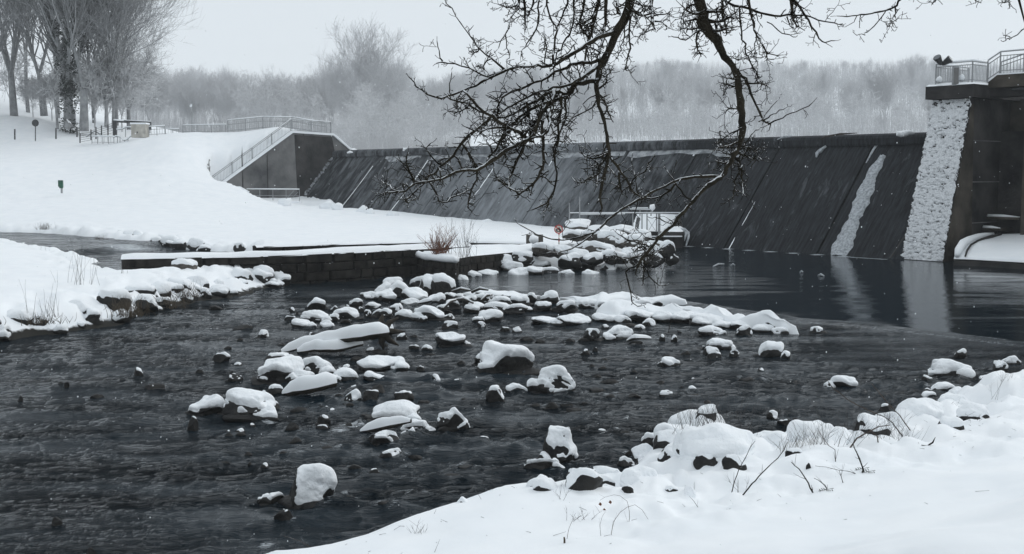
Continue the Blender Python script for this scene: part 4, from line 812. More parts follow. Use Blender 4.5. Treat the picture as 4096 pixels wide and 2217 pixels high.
tp = Acc(); tp.hexa([p2 + Vector((.02, 0, -.3)), p2 + Vector((.12, .1, -.3)), p2 + back, p2 + back * .5, p3 + Vector((.02, 0, -.15)), p3 + Vector((.1, .1, -.15)), p3 + back, p3 + back * .5]); part('side_face', tp, M_CONCD, rr_)
def zrail(name, label, rails, posts, D, w=.05, m=M_STEEL, snow=True):
    r_ = empty(name, atd(posts[0][0], posts[0][2], D)); tag(r_, label, 'railing')
    for (x0, y0, x1, y1) in rails:
        part('rail', Acc().bar(atd(x0, y0, D), atd(x1, y1, D), w), m, r_)
        if snow: part('snow_line', Acc().bar(atd(x0, y0, D) + Vector((0, 0, w * .8)), atd(x1, y1, D) + Vector((0, 0, w * .8)), w * 1.2, w * .8), M_SNOW, r_)
    for px, y0, y1 in posts: part('post', Acc().bar(atd(px, y0, D), atd(px, y1, D), w * 1.3), m, r_)
    return r_
rr_ = zrail('outlet_railing', 'long thin snow-lined railing crossing in front of the weir above the outlet platform', [(570, 213.2, 684, 213.1), (579.5, 214.6, 625, 214.2)], [(569.5, 203, 229), (579.7, 197, 226), (632.8, 213.5, 231), (642, 213.5, 232.5), (647, 213.5, 234), (656.6, 213.5, 232), (658.5, 213.5, 236), (659.8, 213.5, 236)], 66.5)
part('brace', Acc().bar(atd(647, 233, 66.5), atd(656.5, 218, 66.5), .02).bar(atd(647, 218, 66.5), atd(656.5, 232, 66.5), .02).bar(atd(633, 232, 66.5), atd(641, 219, 66.5), .02).bar(atd(633, 219, 66.5), atd(641, 232, 66.5), .02), M_STEEL, rr_)
zrail('outlet_railing', 'short upper snow-lined rail with snow lump on its end, behind the long outlet railing', [(628, 209.4, 652, 209.8), (632, 208.4, 648, 208.2)], [(651, 209, 216), (640, 209, 216)], 69.5)
o = tag(Acc().tube([atd(650.5, 209, 69.4), atd(651.5, 208, 69.4), atd(653, 207.8, 69.4), atd(654.5, 209, 69.4)], [.1, .22, .25, .08], 8).build('snow_lump', M_SNOW, True), 'round snow lump on the end of the short outlet rail', 'snow')
rr_ = empty('wooden_post', atd(637, 231, 67.5)); tag(rr_, 'leaning weathered wooden post before the white buttress', 'post')
part('post_shaft', Acc().bar(atd(636, 232, 67.5), atd(638.6, 217, 67.5), .2), M_CONC, rr_); part('snow_top', Acc().bar(atd(638.5, 217.6, 67.5), atd(638.8, 215.8, 67.5), .24), M_SNOW, rr_)
rr_ = empty('ice_spout', atd(688, 232, 66)); tag(rr_, 'white frozen water spout spilling off the right end of the outlet platform', 'ice')
part('spill', Acc().tube([atd(678, 231.5, 67), atd(684, 231, 67), atd(688, 233, 67), atd(688.5, 237, 66.5), atd(686, 246, 66)], [.14, .2, .12, .08, .04], 8), M_ICE, rr_, True)
part('ice_drip', Acc().tube([atd(686, 232.5, 66.6), atd(685.3, 237, 66.3), atd(684.5, 241, 66.2)], [.09, .07, .02], 6), M_ICE, rr_, True)
# no-bathing sign
gp = atd(559.2, 243, 53.0); root = empty('warning_sign', gp); tag(root, 'round red-rimmed prohibition sign on a red and white pole by the snowy rocks', 'sign')
c = atd(558.6, 229.3, 53.0)
def disc(c, r0, r1, y, n=32):
    V = []; 
    for k in range(n): a = 2 * math.pi * k / n; V += [(c.x + r0 * math.cos(a), c.y + y, c.z + r0 * math.sin(a)), (c.x + r1 * math.cos(a), c.y + y, c.z + r1 * math.sin(a)), (c.x + r0 * math.cos(a), c.y + y + .012, c.z + r0 * math.sin(a)), (c.x + r1 * math.cos(a), c.y + y + .012, c.z + r1 * math.sin(a))]
    F = []
    for k in range(n): a, b = 4 * k, 4 * ((k + 1) % n); F += [(a, a + 1, b + 1, b), (a + 2, b + 2, b + 3, a + 3), (a + 1, a + 3, b + 3, b + 1), (a, b, b + 2, a + 2)]
    return Acc().add(V, F)
part('sign_plate', disc(c, .001, .2, 0), M_WHITE, root); part('red_rim', disc(c, .165, .205, -.016), M_RED, root)
part('diagonal_bar', Acc().bar(c + Vector((-.12, -.022, .12)), c + Vector((.12, -.022, -.12)), .012, .04), M_RED, root)
part('swimmer_mark', Acc().tube([c + Vector((.02, -.03, .08)), c + Vector((.03, -.03, .0)), c + Vector((.1, -.03, -.03)), c + Vector((.05, -.03, -.1))], [.03, .045, .03, .03], 6).box(c + Vector((.0, -.028, -.1)), (.2, .01, .03)).box(c + Vector((-.08, -.028, -.02)), (.05, .01, .1)), M_BLACK, root)
for k in range(6):
    z0 = gp.z - .1 + k * .16; part('pole_band', Acc().tube([(c.x + .02, c.y + .04, z0), (c.x + .02, c.y + .04, z0 + .16)], .03, 8), M_RED if k % 2 else M_WHITE, root)
# distant left furniture
p = atd(35.3, 123, 111); root = empty('round_sign', atd(35.3, 141, 111)); tag(root, 'grey round sign seen from behind on a thin post in the snowfield', 'sign')
part('sign_plate', disc(p, .001, .34, 0), M_STEELD, root); part('pole', Acc().bar(p + Vector((0, .04, .1)), atd(35.4, 141, 111), .07), M_STEELD, root)
for i, (px, y0, y1, lab) in enumerate([(14.8, 129, 139.5, 'leftmost thin dark marker post in the upper snowfield'), (56, 128, 139, 'thin dark marker post right of the round sign'), (77, 127, 137, 'thin dark marker post left of the wire fence')]):
    o = Acc().bar(atd(px, y1, 111), atd(px, y0, 111), .11).build('marker_post', M_STEELD); tag(o, lab, 'post', 'marker posts in the snowfield')
root = empty('wire_fence', atd(80, 143, 109)); tag(root, 'dark wire fence with thin posts before the wooded slope at upper left', 'fence')
for px, y0, y1 in ((80, 132, 143), (91, 129.5, 140), (96, 127, 139), (101.5, 125.5, 137), (108, 125, 137)): part('post', Acc().bar(atd(px, y1, 109), atd(px, y0, 109), .09), M_STEELD, root)
for k in range(5): part('wire', Acc().bar(atd(80, 134 + k * 2, 109), atd(91, 132 + k * 2, 109), .025).bar(atd(91, 131 + k * 1.6, 109), atd(114, 122.5 + k * 2.5, 109), .025), M_STEELD, root)
root = empty('gantry_frame', atd(115, 137, 109)); tag(root, 'dark steel goal-like frame with snow on its top bar behind the small plaster hut', 'frame')
part('post', Acc().bar(atd(115, 137, 109), atd(115, 120.5, 109), .32), M_STEELD, root); part('post', Acc().bar(atd(149.5, 130, 111), atd(149.5, 122, 111), .28), M_STEELD, root); part('post', Acc().bar(atd(132.5, 128, 110), atd(132.5, 122, 110), .2), M_STEELD, root)
part('top_bar', Acc().bar(atd(114, 121, 109), atd(150.5, 123, 111), .24), M_STEELD, root); part('snow_line', Acc().bar(atd(114, 119.8, 109), atd(150, 121.8, 111), .25, .14), M_SNOW, root)
root = empty('plaster_hut', atd(140, 137, 108)); tag(root, 'small pale plaster kiosk block with snow roof on the embankment', 'hut')
c = atd(140.2, 131, 108.4); part('wall', Acc().box(c, (1.35, 1.1, 1.25)), M_PLASTER, root); part('snow_roof', Acc().box(c + Vector((0, 0, .69)), (1.5, 1.2, .15)), M_SNOW, root); part('vent', Acc().box(c + Vector((-.1, -.56, -.15)), (.12, .02, .16)), M_CONC, root)
a, b = atd(92, 143, 108.5), atd(114, 143.3, 108)
railing('lower_railing', [a, b], .62, 'snow-capped railing at the foot of the embankment steps', 'railing', M_STEEL, .6, .3, .07, rails=(.08,), pw=.05)
root = empty('step_railing', atd(114, 143, 108)); tag(root, 'bent snow-capped stair rail between lower railing and plaster hut', 'railing')
def snowrail(pts, D, rt, w=.05):
    for (a0, b0), (a1, b1) in zip(pts[:-1], pts[1:]):
        p, q = atd(a0, b0, D), atd(a1, b1, D); part('rail', Acc().bar(p - Vector((0, 0, .08)), q - Vector((0, 0, .08)), w), M_STEEL, rt); part('snow_line', Acc().bar(p, q, .11, .09), M_SNOW, rt)
snowrail([(113, 137), (116, 135.5), (120.5, 136.3), (123, 139.5), (126, 139.5), (133.5, 133.5)], 108, root); snowrail([(116.5, 129), (122, 128.5), (126, 126.5), (133, 126.8)], 108.8, root)
for px, y0, y1 in ((117.5, 136, 143.2), (120, 136.4, 143.4), (124.7, 139.5, 143.3), (128, 138, 142), (125.5, 128, 137)): part('post', Acc().bar(atd(px, y1, 108), atd(px, y0, 108), .05), M_STEEL, root)
a, b = atd(149, 135.5, 108.6), atd(165, 134.5, 109); railing('crest_railing', [a, b], .82, 'short snow-capped railing just right of the plaster hut', 'railing', M_STEEL, .75, .22, .06, rails=(.08, .55), pw=.05)
a, b = atd(165.5, 134.6, 109), atd(179, 134.8, 109); railing('crest_railing', [a, b], .55, 'lowest short railing between the hut and the long embankment railing', 'railing', M_STEEL, .7, .25, .05, rails=(.08,), pw=.05)
root = empty('timber_trestle', atd(96, 137, 109.5)); tag(root, 'snow-lined A-shaped timber trestle by the wire fence', 'trestle')
snowrail([(86, 136), (95, 130), (103.5, 136)], 109.5, root, .09)
root = empty('utility_box', atd(61, 191, 88)); tag(root, 'dark green metal utility box on a short post alone in the snowfield', 'box')
c = atd(60.7, 183.5, 88); part('cabinet', Acc().box(c, (.33, .22, .5)), M_GREEN, root); part('cabinet', Acc().box(c + Vector((.03, 0, -.3)), (.24, .2, .12)), M_GREEN, root); part('pole', Acc().bar(c + Vector((.06, 0, -.35)), c + Vector((.06, 0, -.75)), .12), M_STEEL, root)
p = atd(191.5, 126, 150); root = empty('lamp_post', atd(192, 138, 150)); tag(root, 'faint distant lamp post standing before the hazy wood above the embankment', 'lamp post')
part('pole', Acc().bar(atd(192, 138, 150), atd(192, 101.5, 150), .09), M_STEEL, root); part('lamp_head', Acc().tube([atd(190.6, 107, 150), atd(191, 105.5, 150), atd(191.7, 104, 150)], [.12, .18, .06], 8), M_SNOW, root)
# ------------------------------------------------------------------ rocks with snow caps
_ICO = {}
def ico(n):
    if n not in _ICO:
        b = bmesh.new(); bmesh.ops.create_icosphere(b, subdivisions=n, radius=1)
        v = np.array([q.co[:] for q in b.verts]); f = np.array([[q.index for q in p.verts] for p in b.faces]); b.free()
        e = np.unique(np.sort(np.concatenate([f[:, [0, 1]], f[:, [1, 2]], f[:, [2, 0]]]), 1), axis=0); _ICO[n] = (v, f, e)
    return _ICO[n]
def vnorm(v, f):
    fn = np.cross(v[f[:, 1]] - v[f[:, 0]], v[f[:, 2]] - v[f[:, 0]]); n = np.zeros_like(v)
    for k in range(3): np.add.at(n, f[:, k], fn)
    return n / (np.linalg.norm(n, axis=1, keepdims=True) + 1e-12)
def relax(v, e, it):
    for _ in range(it):
        s = np.zeros_like(v); c = np.zeros(len(v)); np.add.at(s, e[:, 0], v[e[:, 1]]); np.add.at(s, e[:, 1], v[e[:, 0]]); np.add.at(c, e[:, 0], 1); np.add.at(c, e[:, 1], 1)
        v = 0.5 * v + 0.5 * s / c[:, None]
    return v
def n3(p, seed, freq, o=2):
    r = np.random.RandomState(seed); out = np.zeros(len(p)); a = 1
    for k in range(o):
        for _ in range(5):
            d = r.normal(size=3); d /= np.linalg.norm(d); out += a * np.sin(p @ d * freq * 2 ** k * r.uniform(.7, 1.4) + r.uniform(0, 6.28)) / 5
        a *= .5
    return out
def make_rock(c, dim, seed, snow=1.0, lvl=4, yaw=0., tilt=0., m=None, name='rock', side=.28, sharp=.62, thick=None, parent_root=None, skirt=False, front=-.05):
    """one boulder with its cap of snow. c = centre at water/ground level, dim = width, depth, visible height"""
    r = np.random.RandomState(seed); v, f, e = ico(lvl); v = v.copy(); base = v.copy()
    for _ in range(13):
        d = r.normal(size=3); d[2] *= .8; d /= np.linalg.norm(d); off = r.uniform(sharp - .08, .92)
        t = v @ d - off; v -= np.maximum(t, 0)[:, None] * d * .95
    v += base * (n3(base, seed + 1, 2.6)[:, None] * .10 + n3(base, seed + 2, 8)[:, None] * .03)
    cy, sy = math.cos(yaw), math.sin(yaw); ct, st = math.cos(tilt), math.sin(tilt)
    R = np.array([[cy, -sy, 0], [sy, cy, 0], [0, 0, 1]]) @ np.array([[ct, 0, st], [0, 1, 0], [-st, 0, ct]]); v = v @ R.T
    mn, mxx = v.min(0), v.max(0); v = (v - (mn + mxx) / 2) / (mxx - mn)          # unit box
    vis = dim[2] * (.93 if snow > .3 else 1); sub = max(.25 * dim[2], .12); H = vis + sub
    v = v * np.array([dim[0], dim[1], H]); v[:, 2] += vis - H / 2
    pos = np.array([c[0], c[1], c[2]])
    root = parent_root or empty(name, (c[0], c[1], c[2]))
    fb = f[(v[f][:, :, 2] > -.14 - .1 * dim[2]).any(1)]; ub, ib = np.unique(fb, return_inverse=True)
    o = add_mesh('stone_body' if parent_root is None else 'stone', v[ub] + (pos if parent_root is not None else 0), ib.reshape(-1, 3), m or M_ROCK, root)
    if parent_root is not None: o.matrix_parent_inverse = Matrix.Translation(-Vector(root.location))
    if hasattr(o.data, 'set_sharp_from_angle'): o.data.set_sharp_from_angle(angle=rad(38))
    if snow > 0.02:
        n = vnorm(v, f); th_ = (thick or 1) and min((thick or .12) * .8, .2 * dim[2] + .02, .10 * dim[0]); th_ *= min(1, .5 + snow * .6)
        zr = (v[:, 2]) / max(vis, 1e-3)
        lo = .84 - .66 * snow
        q = n[:, 2] + side * n[:, 0] * .8 - front * n[:, 1] + .40 * n3(v / dim[0], seed + 5, 6, 3) + .22 * n3(v / dim[0], seed + 6, 17, 2)
        mk = smooth(lo - .12, lo + .22, q) * smooth(.10 - .2 * snow, .34 - .26 * snow, zr)
        mk = np.clip(mk, 0, 1); tv_ = th_ * (.65 + .6 * smooth(.3, .95, n[:, 2])) * (1 + .55 * n3(v / dim[0], seed + 7, 7, 2)); w = relax(v, e, 1); w = w + n * (mk * tv_ * .45)[:, None] - n * ((1 - mk) * .05 * min(dim[0], 1))[:, None]; w[:, 2] += mk * tv_ * .75
        w = relax(w, e, 1); w += n * (mk * n3(v / dim[0], seed + 9, 11, 3) * .045 * min(dim[0], .8))[:, None]
        keep = (mk[f] > .03).any(1); ff = f[keep]; used, inv = np.unique(ff, return_inverse=True)
        if len(ff) > 3:
            s = add_mesh('snow_cap', w[used] + (pos if parent_root is not None else 0), inv.reshape(-1, 3), M_CAP, root)
            if parent_root is not None: s.matrix_parent_inverse = Matrix.Translation(-Vector(root.location))
    if skirt:
        for kk in range(2):
            a = r.uniform(0, 6.28); make_rock((c[0] + math.cos(a) * dim[0] * .25, c[1] + math.sin(a) * dim[1] * .2, c[2] - .02), (dim[0] * r.uniform(.8, 1.15), dim[1] * r.uniform(.8, 1.1), min(.10, dim[2] * .3)), seed + 31 + kk, 0, 3, parent_root=root)
    return root
def rock_px(px, base, w, h, seed, snow=1.0, z=0.0, **k):
    """size and place a boulder from where it meets the water, its width and its height"""
    b = atz(px, base, z); D = b.y; W_ = w * D / FPX; el = (CAM_H - z) / D; dep = k.pop('dep', .72) * W_
    hh = h * D / FPX * (.88 if w > 20 else .94); Hh = max(hh - .5 * dep * el, .46 * hh) + .01
    lvl = k.pop('lvl', 5 if w > 28 else 4 if w > 7 else 3)
    return make_rock((b.x * (1 + dep * .5 / D), b.y + dep * .42, z), (W_, dep, Hh), seed, snow, lvl, **k)

LAND = [(r[0], r[1] - r[3] / 2, r[5]) for r in RK if len(r) > 5]
def size_word(w): return 'tiny' if w < 8 else 'small' if w < 14 else 'middling' if w < 24 else 'large'
def snow_word(s): return 'bare wet dark' if s < .02 else 'dark, faintly snow-flecked' if s < .2 else 'half snow-covered' if s < .55 else 'mostly snow-covered' if s < .82 else 'fully snow-covered'
SHORTN = {}
def short(l):
    return {'huge': 'the huge nearest boulder', 'larg': 'the largest midstream boulder'}.get(l[:4])
used_labels = set()
def rock_label(i):
    r = RK[i]
    if len(r) > 5: used_labels.add(r[5]); return r[5]
    x, y, w, h, s = r[0], r[1], r[2], r[3], r[4]
    names = [(712, 350, 'the right-stream cluster'), (507, 360, 'the largest midstream boulder'), (313, 485, 'the huge nearest boulder'), (560, 445, 'the tall leaning boulder'), (554, 380, 'the double-lobed boulder'), (396, 412, 'the mantled boulder'), (453, 418, 'the cone-shaped boulder'),
             (300, 372, 'the touching pair'), (380, 365, 'the double-humped boulder'), (340, 333, 'the long snowy log'), (249, 405, 'the pointed rock pair'), (946, 370, 'the big right-bank boulder'), (690, 312, 'the gravel bar'), (430, 313, 'the debris heap'), (450, 340, 'the dusted round boulder'), (495, 396, 'the upright stone'),
             (603, 333, 'the pair below the bar'), (771, 350, 'the domed right boulder'), (670, 362, 'the lone flat rock'), (139, 372, 'the snow-tipped left stone'), (222, 357, 'the twin-peaked rock'), (884, 408, 'the wedged bank block'), (652, 440, 'the near bank tip'), (391, 454, 'the dark flat-topped block')]
    nm = min(names, key=lambda q: (q[0] - x) ** 2 + 3 * (q[1] - y + h / 2) ** 2); dx, dy = x - nm[0], (y - h / 2) - nm[1]
    far = 'well ' if math.hypot(dx, 1.7 * dy) > 45 else 'just ' if math.hypot(dx, 1.7 * dy) < 22 else ''
    d = ('right of' if dx > 0 else 'left of') if abs(dx) > 2.2 * abs(dy) else ('below' if dy > 0 else 'above') if abs(dy) > 1.1 * abs(dx) else (('below right of' if dx > 0 else 'below left of') if dy > 0 else ('above right of' if dx > 0 else 'above left of'))
    shp = 'stone' if w < 14 else 'slab' if h < w * .28 else 'block' if h > w * .62 else 'rock'
    l = f'{size_word(w)} {snow_word(s)} {shp} {far}{d} {nm[2]}'
    if l in used_labels:
        for alt in ('rounder', 'lower', 'darker', 'narrower', 'wider', 'nearer', 'farther', 'flatter', 'sharper'):
            l2 = f'{alt} {l}'
            if l2 not in used_labels: l = l2; break
    used_labels.add(l); return l
for i, r in enumerate(RK):
    x, b, w, h, s = r[:5]; k = {}
    if abs(x - 560) < .5 and w == 36: k = dict(yaw=.3, tilt=.5, side=.8, dep=.8, front=.25)
    if x == 312.7: k = dict(side=1.0, yaw=.4, thick=.1, dep=.9, front=.38)
    if x == 554: k = dict(side=.8, thick=.16, front=.1)
    if x == 507: k = dict(thick=.17, side=.1, dep=.8)
    if x == 591 or x == 209: k = dict(side=.7, tilt=.3)
    if x == 452.7 or x == 771 or x == 843: k = dict(thick=.14)
    if s == 0 and h <= 6: b += 0.4
    rt = rock_px(x, b, w, h, 100 + i * 7 + (3 if x == 312.7 else 0), s, z=(.1 if b < 312 and x > 440 else 0), name='boulder' if w > 24 else 'rock', skirt=w > 13, **k)
    if w > 20 and s > .3 and x != 312.7:
        D_ = atz(x, b, 0).y; W_ = w * D_ / FPX; rq = random.Random(i); sd_ = rq.choice((-1, 1)); make_rock((atz(x, b, 0).x + sd_ * W_ * rq.uniform(.3, .48), atz(x, b, 0).y + W_ * rq.uniform(-.1, .25), 0), (W_ * rq.uniform(.4, .6), W_ * .4, h * D_ / FPX * rq.uniform(.3, .5)), 7000 + i, s * rq.uniform(.8, 1.1), 4, parent_root=rt)
    tag(rt, rock_label(i), 'rock', 'rocks standing in the river')

for i, (x, b, w, h) in enumerate(TINY):
    rt = rock_px(x, b, w, h, 8000 + i * 3, 0 if i % 6 else .5, name='wet_stone', lvl=3); tag(rt, 'small low wet stone barely breaking the surface among the river boulders', 'rock', 'small wet stones among the boulders')
# long snow-covered gravel bar below the pool
def ridge(name, pts, label, cat, m=M_ROCK, seed=3, zb=0.0, sth=.13, grit=True):
    """low elongated mound: pts = (px, waterline py, half width m, height m)"""
    P = [(atz(a, b, zb), c, d) for a, b, c, d in pts]; C_ = []
    for (p, w0, h0), (q, w1, h1) in zip(P[:-1], P[1:]):
        k = max(2, int((q - p).length / .14))
        for i in range(k): u = i / k; C_.append((p.lerp(q, u), w0 + (w1 - w0) * u, h0 + (h1 - h0) * u))
    C_.append(P[-1]); nj = 22; V = []; S = []; MK = []
    for i, (p, w_, h_) in enumerate(C_):
        e = math.sqrt(max(0.0, 1 - (1 - min(1, i / 5, (len(C_) - 1 - i) / 5)) ** 2))
        for j in range(nj + 1):
            u = j / nj * 2 - 1; yy = p.y + w_ * e * u * (1 + .5 * float(vnoise(i * .12, seed, 5)) + .9 * float(vnoise(i * .3, seed + (3 if u > 0 else 0), 15))) + w_; xx = p.x * yy / p.y if False else p.x + .15 * float(vnoise(i * .2, j * .5, 6))
            prof = max(0, 1 - abs(u) ** 2.4); hh = h_ * e * prof * (.8 + 1.5 * float(vnoise(xx * 1.3 + seed, yy * 1.3, 7)) + .8 * float(vnoise(xx * 3.3, yy * 3.3, 8)))
            V.append((xx, yy, zb + hh - .1 + .03 * prof)); mk = min(1, max(0, (prof * e - .20 + .35 * float(vnoise(xx * 2.2, yy * 2.2, 9))) * 3.2)); S.append((xx, yy, zb + hh - .1 + mk * (sth + .1) - (1 - mk) * .05)); MK.append(mk)
    F = [(i * (nj + 1) + j, (i + 1) * (nj + 1) + j, (i + 1) * (nj + 1) + j + 1, i * (nj + 1) + j + 1) for i in range(len(C_) - 1) for j in range(nj)]
    root = empty(name, tuple(C_[len(C_) // 2][0])); tag(root, label, cat)
    part('gravel', Acc().add(V, F), m, root, True); Fs = [q for q in F if max(MK[a] for a in q) > .05]; part('snow_cover', Acc().add(S, Fs), M_SNOW, root, True); return root
ridge('gravel_bar', [(595, 322, .35, .25), (610, 321.5, .8, .3), (640, 320, .75, .32), (668, 320, .5, .28), (690, 322, .4, .28), (715, 325, .6, .42), (735, 327, .55, .34), (757, 329, .5, .32), (775, 332, .4, .26), (800, 335, .15, .1)], 'long snow-covered gravel bar separating the calm pool from the stream', 'gravel bar', sth=.17)
ridge('gravel_bar', [(560, 303.5, .3, .15), (578, 307, .5, .22), (600, 308, .6, .25), (625, 306, .9, .26), (655, 305, .5, .2), (690, 306.5, .3, .15)], 'thinner snowy gravel spit behind the long bar, at the pool edge', 'gravel bar', seed=9, sth=.13)
ridge('debris_bar', [(460, 296, .4, .1), (490, 297, .8, .16), (520, 298, .6, .14), (545, 299, .4, .1)], 'low dark strip of brushwood and stones at the pool outflow', 'debris', seed=12, sth=.02)
for i, (x, b, w, h) in enumerate([(604, 322.5, 26, 8), (622, 323, 20, 6), (640, 321.5, 34, 10), (662, 321.5, 24, 9), (684, 322.5, 30, 9), (706, 325.5, 36, 10), (722, 327.5, 26, 7), (742, 328.5, 28, 7), (762, 331.5, 26, 6), (782, 334, 24, 5.5), (612, 309.5, 30, 8), (650, 307.5, 26, 8), (636, 309, 30, 9), (590, 308, 24, 8)]):
    rt = rock_px(x, b, w, h, 5000 + i * 3, 1, name='snowy_stone', thick=.15); tag(rt, ['first','second','third','fourth','fifth','sixth','seventh','eighth','ninth','tenth'][i % 10] + f' snow-buried stone from the left along the {"long" if i < 10 else "thinner back"} gravel bar', 'rock', 'snow-buried stones of the gravel bar')
# debris heap of big boulders against the hooked wall
HEAP = [(372, 300, 18, 7, .8), (386, 302, 24, 12, .95), (400, 299, 26, 18, 1), (384, 295, 20, 12, .9), (415, 303, 28, 16, .95), (428, 296, 24, 23, 1), (443, 297, 27, 24, .9), (420, 289, 22, 12, 1), (410, 305, 20, 6, .6), (436, 304, 20, 10, .8), (366, 297, 12, 4, .6), (450, 301, 14, 9, .4), (393, 288, 20, 9, 1)]
hw = ['small low snowy stone at the left foot of the debris heap', 'snow-smothered boulder low on the left of the debris heap', 'big rounded snow hump in the middle of the debris heap', 'snow-covered boulder behind the left of the debris heap', 'snowy boulder at the front centre of the debris heap, dark hollow under it', 'tall snow-capped boulder against the hooked wall end', 'sharp-edged tall boulder with snow face right at the hooked wall end', 'snow dome at the very top of the debris heap', 'low dark stone under the front of the debris heap', 'snowy stone at the right front of the debris heap', 'leftmost tiny stone of the debris heap', 'half-bare dark stone at the right foot of the debris heap', 'smooth snow hump at the upper left of the debris heap']
for i, (x, b, w, h, s) in enumerate(HEAP):
    rt = rock_px(x, b, w, h, 900 + i * 5, s, name='boulder', dep=.8, thick=.2, side=.2); tag(rt, hw[i], 'rock', 'boulders heaped against the hooked wall')
# riprap on the spit, right of the hooked wall
RIP = [(468, 276, 17, 9, .8), (481, 270, 20, 12, .9), (496, 269, 19, 15, .95), (512, 273, 22, 10, .9), (474, 279, 16, 6, .9), (460, 274, 14, 8, .9), (488, 277, 22, 6, .6), (463, 282, 12, 6, .9), (505, 264, 18, 8, .95), (522, 262, 22, 10, 1), (527, 271, 26, 13, .9), (541, 271, 20, 10, .85), (519, 277, 22, 8, .85), (533, 277, 22, 9, .8), (549, 275, 20, 7, .9),
       (556, 268, 24, 16, .75), (570, 267, 24, 15, .6), (583, 271, 24, 14, .55), (566, 276, 16, 5, .95), (577, 262, 24, 14, .95), (592, 264, 22, 11, .6), (563, 257, 22, 12, 1), (545, 256, 26, 12, 1), (598, 255, 34, 12, .95), (612, 263, 24, 12, .95), (608, 272, 16, 12, .9), (622, 270, 20, 7, .8), (621, 262, 14, 9, .9), (590, 276, 18, 5, .8),
       (638, 268, 16, 11, .9), (632, 259, 26, 11, .7), (648, 257, 28, 12, .8), (643, 264, 18, 8, .6), (630, 248, 28, 12, .95), (612, 246, 30, 14, 1), (595, 243, 32, 12, 1), (648, 268, 14, 7, .3), (656, 266, 24, 14, .15), (667, 262, 19, 21, .8), (672, 263, 14, 10, .3), (662, 257, 14, 8, .9), (655, 250, 20, 9, .5), (583, 250, 20, 8, .8), (576, 240, 28, 9, 1), (600, 236, 26, 9, 1), (620, 238, 34, 13, 1), (578, 229, 26, 9, 1), (640, 241, 22, 9, .8)]
rows = ['at the waterline', 'in the lower row', 'in the middle row', 'in the upper row', 'at the top']
seen = {}
for i, (x, b, w, h, s) in enumerate(RIP):
    z = max(0, min(1.3, (276 - 2 - b) / 30 * 1.15)) if b < 268 else 0
    rt = rock_px(x, b, w * 1.05, h * 1.05, 1300 + i * 3, s, z=z, name='boulder', m=M_ROCKD if b < 262 else M_ROCK, dep=.8, thick=.16, sharp=.55)
    k = 0 if b >= 273 else 1 if b >= 267 else 2 if b >= 260 else 3 if b >= 248 else 4
    ref = 'beside the hooked wall' if x < 490 else 'under the snowy wall top' if x < 545 else 'below the round sign' if x < 572 else 'right of the round sign' if x < 603 else 'before the outlet platform' if x < 645 else 'at the tip of the rock spit'
    l = f'{snow_word(s)} boulder {rows[k]} {ref}'; seen[l] = seen.get(l, 0) + 1
    if seen[l] > 1: l = ('second ', 'third ', 'fourth ', 'fifth ', 'sixth ')[seen[l] - 2] + l + ', from the left'
    tag(rt, l, 'rock', 'riprap boulders of the rock spit')
o = empty('concrete_block', atz(534.5, 243, 1.1)); tag(o, 'low dark concrete block with snow on top set in the snow above the wall', 'block')
part('block_body', Acc().box(atz(534.7, 241.5, 1.15) + Vector((0, .3, .1)), (.82, .6, .42)), M_ROCKD, o); part('snow_cap', Acc().tube([atz(531, 240, 1.45) + Vector((0, .2, 0)), atz(533, 239.5, 1.45) + Vector((0, .2, 0)), atz(538.5, 239.5, 1.45) + Vector((0, .2, 0))], [.1, .22, .12], 8), M_SNOW, o, True)
# stones and hummocks along the lower left bank
rn = random.Random(77); sh = resample([atz(px, py, 0) for px, py in riv[2:]], .55); cnt = 0
pos_words = ['near the left edge of view', 'left of the brown grass tuft', 'by the brown grass tuft', 'right of the brown grass tuft', 'near the tip of the lower left bank']
for p in sh:
    for row in range(2):
        if rn.random() < .25: continue
        q = p + Vector((rn.uniform(-.2, .2) - row * .55, rn.uniform(-.05, .2) + row * .15, 0)); w = rn.uniform(.35, .85) * (1.2 if row else 1)
        z = 0 if row == 0 else .25; s = rn.choice([.6, .85, .95, 1, 1]) if row == 0 else 1
        rt = make_rock((q.x, q.y, z), (w, w * .8, w * rn.uniform(.35, .6)), 2000 + cnt, s, 4, name='bank_stone', thick=.12)
        px = proj(q)[0]; k = 0 if px < 60 else 1 if px < 118 else 2 if px < 150 else 3 if px < 225 else 4
        tag(rt, f'snow-covered bank stone {"at the waterline" if row == 0 else "just above the waterline"} {pos_words[k]}', 'rock', f'stones of the lower left bank {("at the waterline" if row == 0 else "above the waterline")} {pos_words[k]}'); cnt += 1
sh = resample([atz(px, py, .55) for px, py in creekN[1:]], .8); cw = ['at the far left', 'left of the cascade', 'behind the cascade', 'right of the cascade']
for p in sh:
    if rn.random() < .15: continue
    q = p + Vector((rn.uniform(-.3, .3), rn.uniform(0, .5), 0)); w = rn.uniform(.5, 1.1)
    rt = make_rock((q.x, q.y, .5), (w, w * .8, w * rn.uniform(.4, .7)), 2500 + cnt, rn.choice([.5, .7, .9, 1]), 3, name='bank_stone', thick=.12); px = proj(q)[0]; k = 0 if px < 55 else 1 if px < 105 else 2 if px < 160 else 3
    tag(rt, f'snowy stone on the far bank of the side creek {cw[k]}', 'rock', f'creek bank stones {cw[k]}'); cnt += 1
rt = rock_px(184, 272, 25, 14, 3001, .8, z=.75, name='boulder', m=M_ROCKD, thick=.2); tag(rt, 'snow-hooded grey boulder with dark front, in the snow before the channel wall', 'rock')
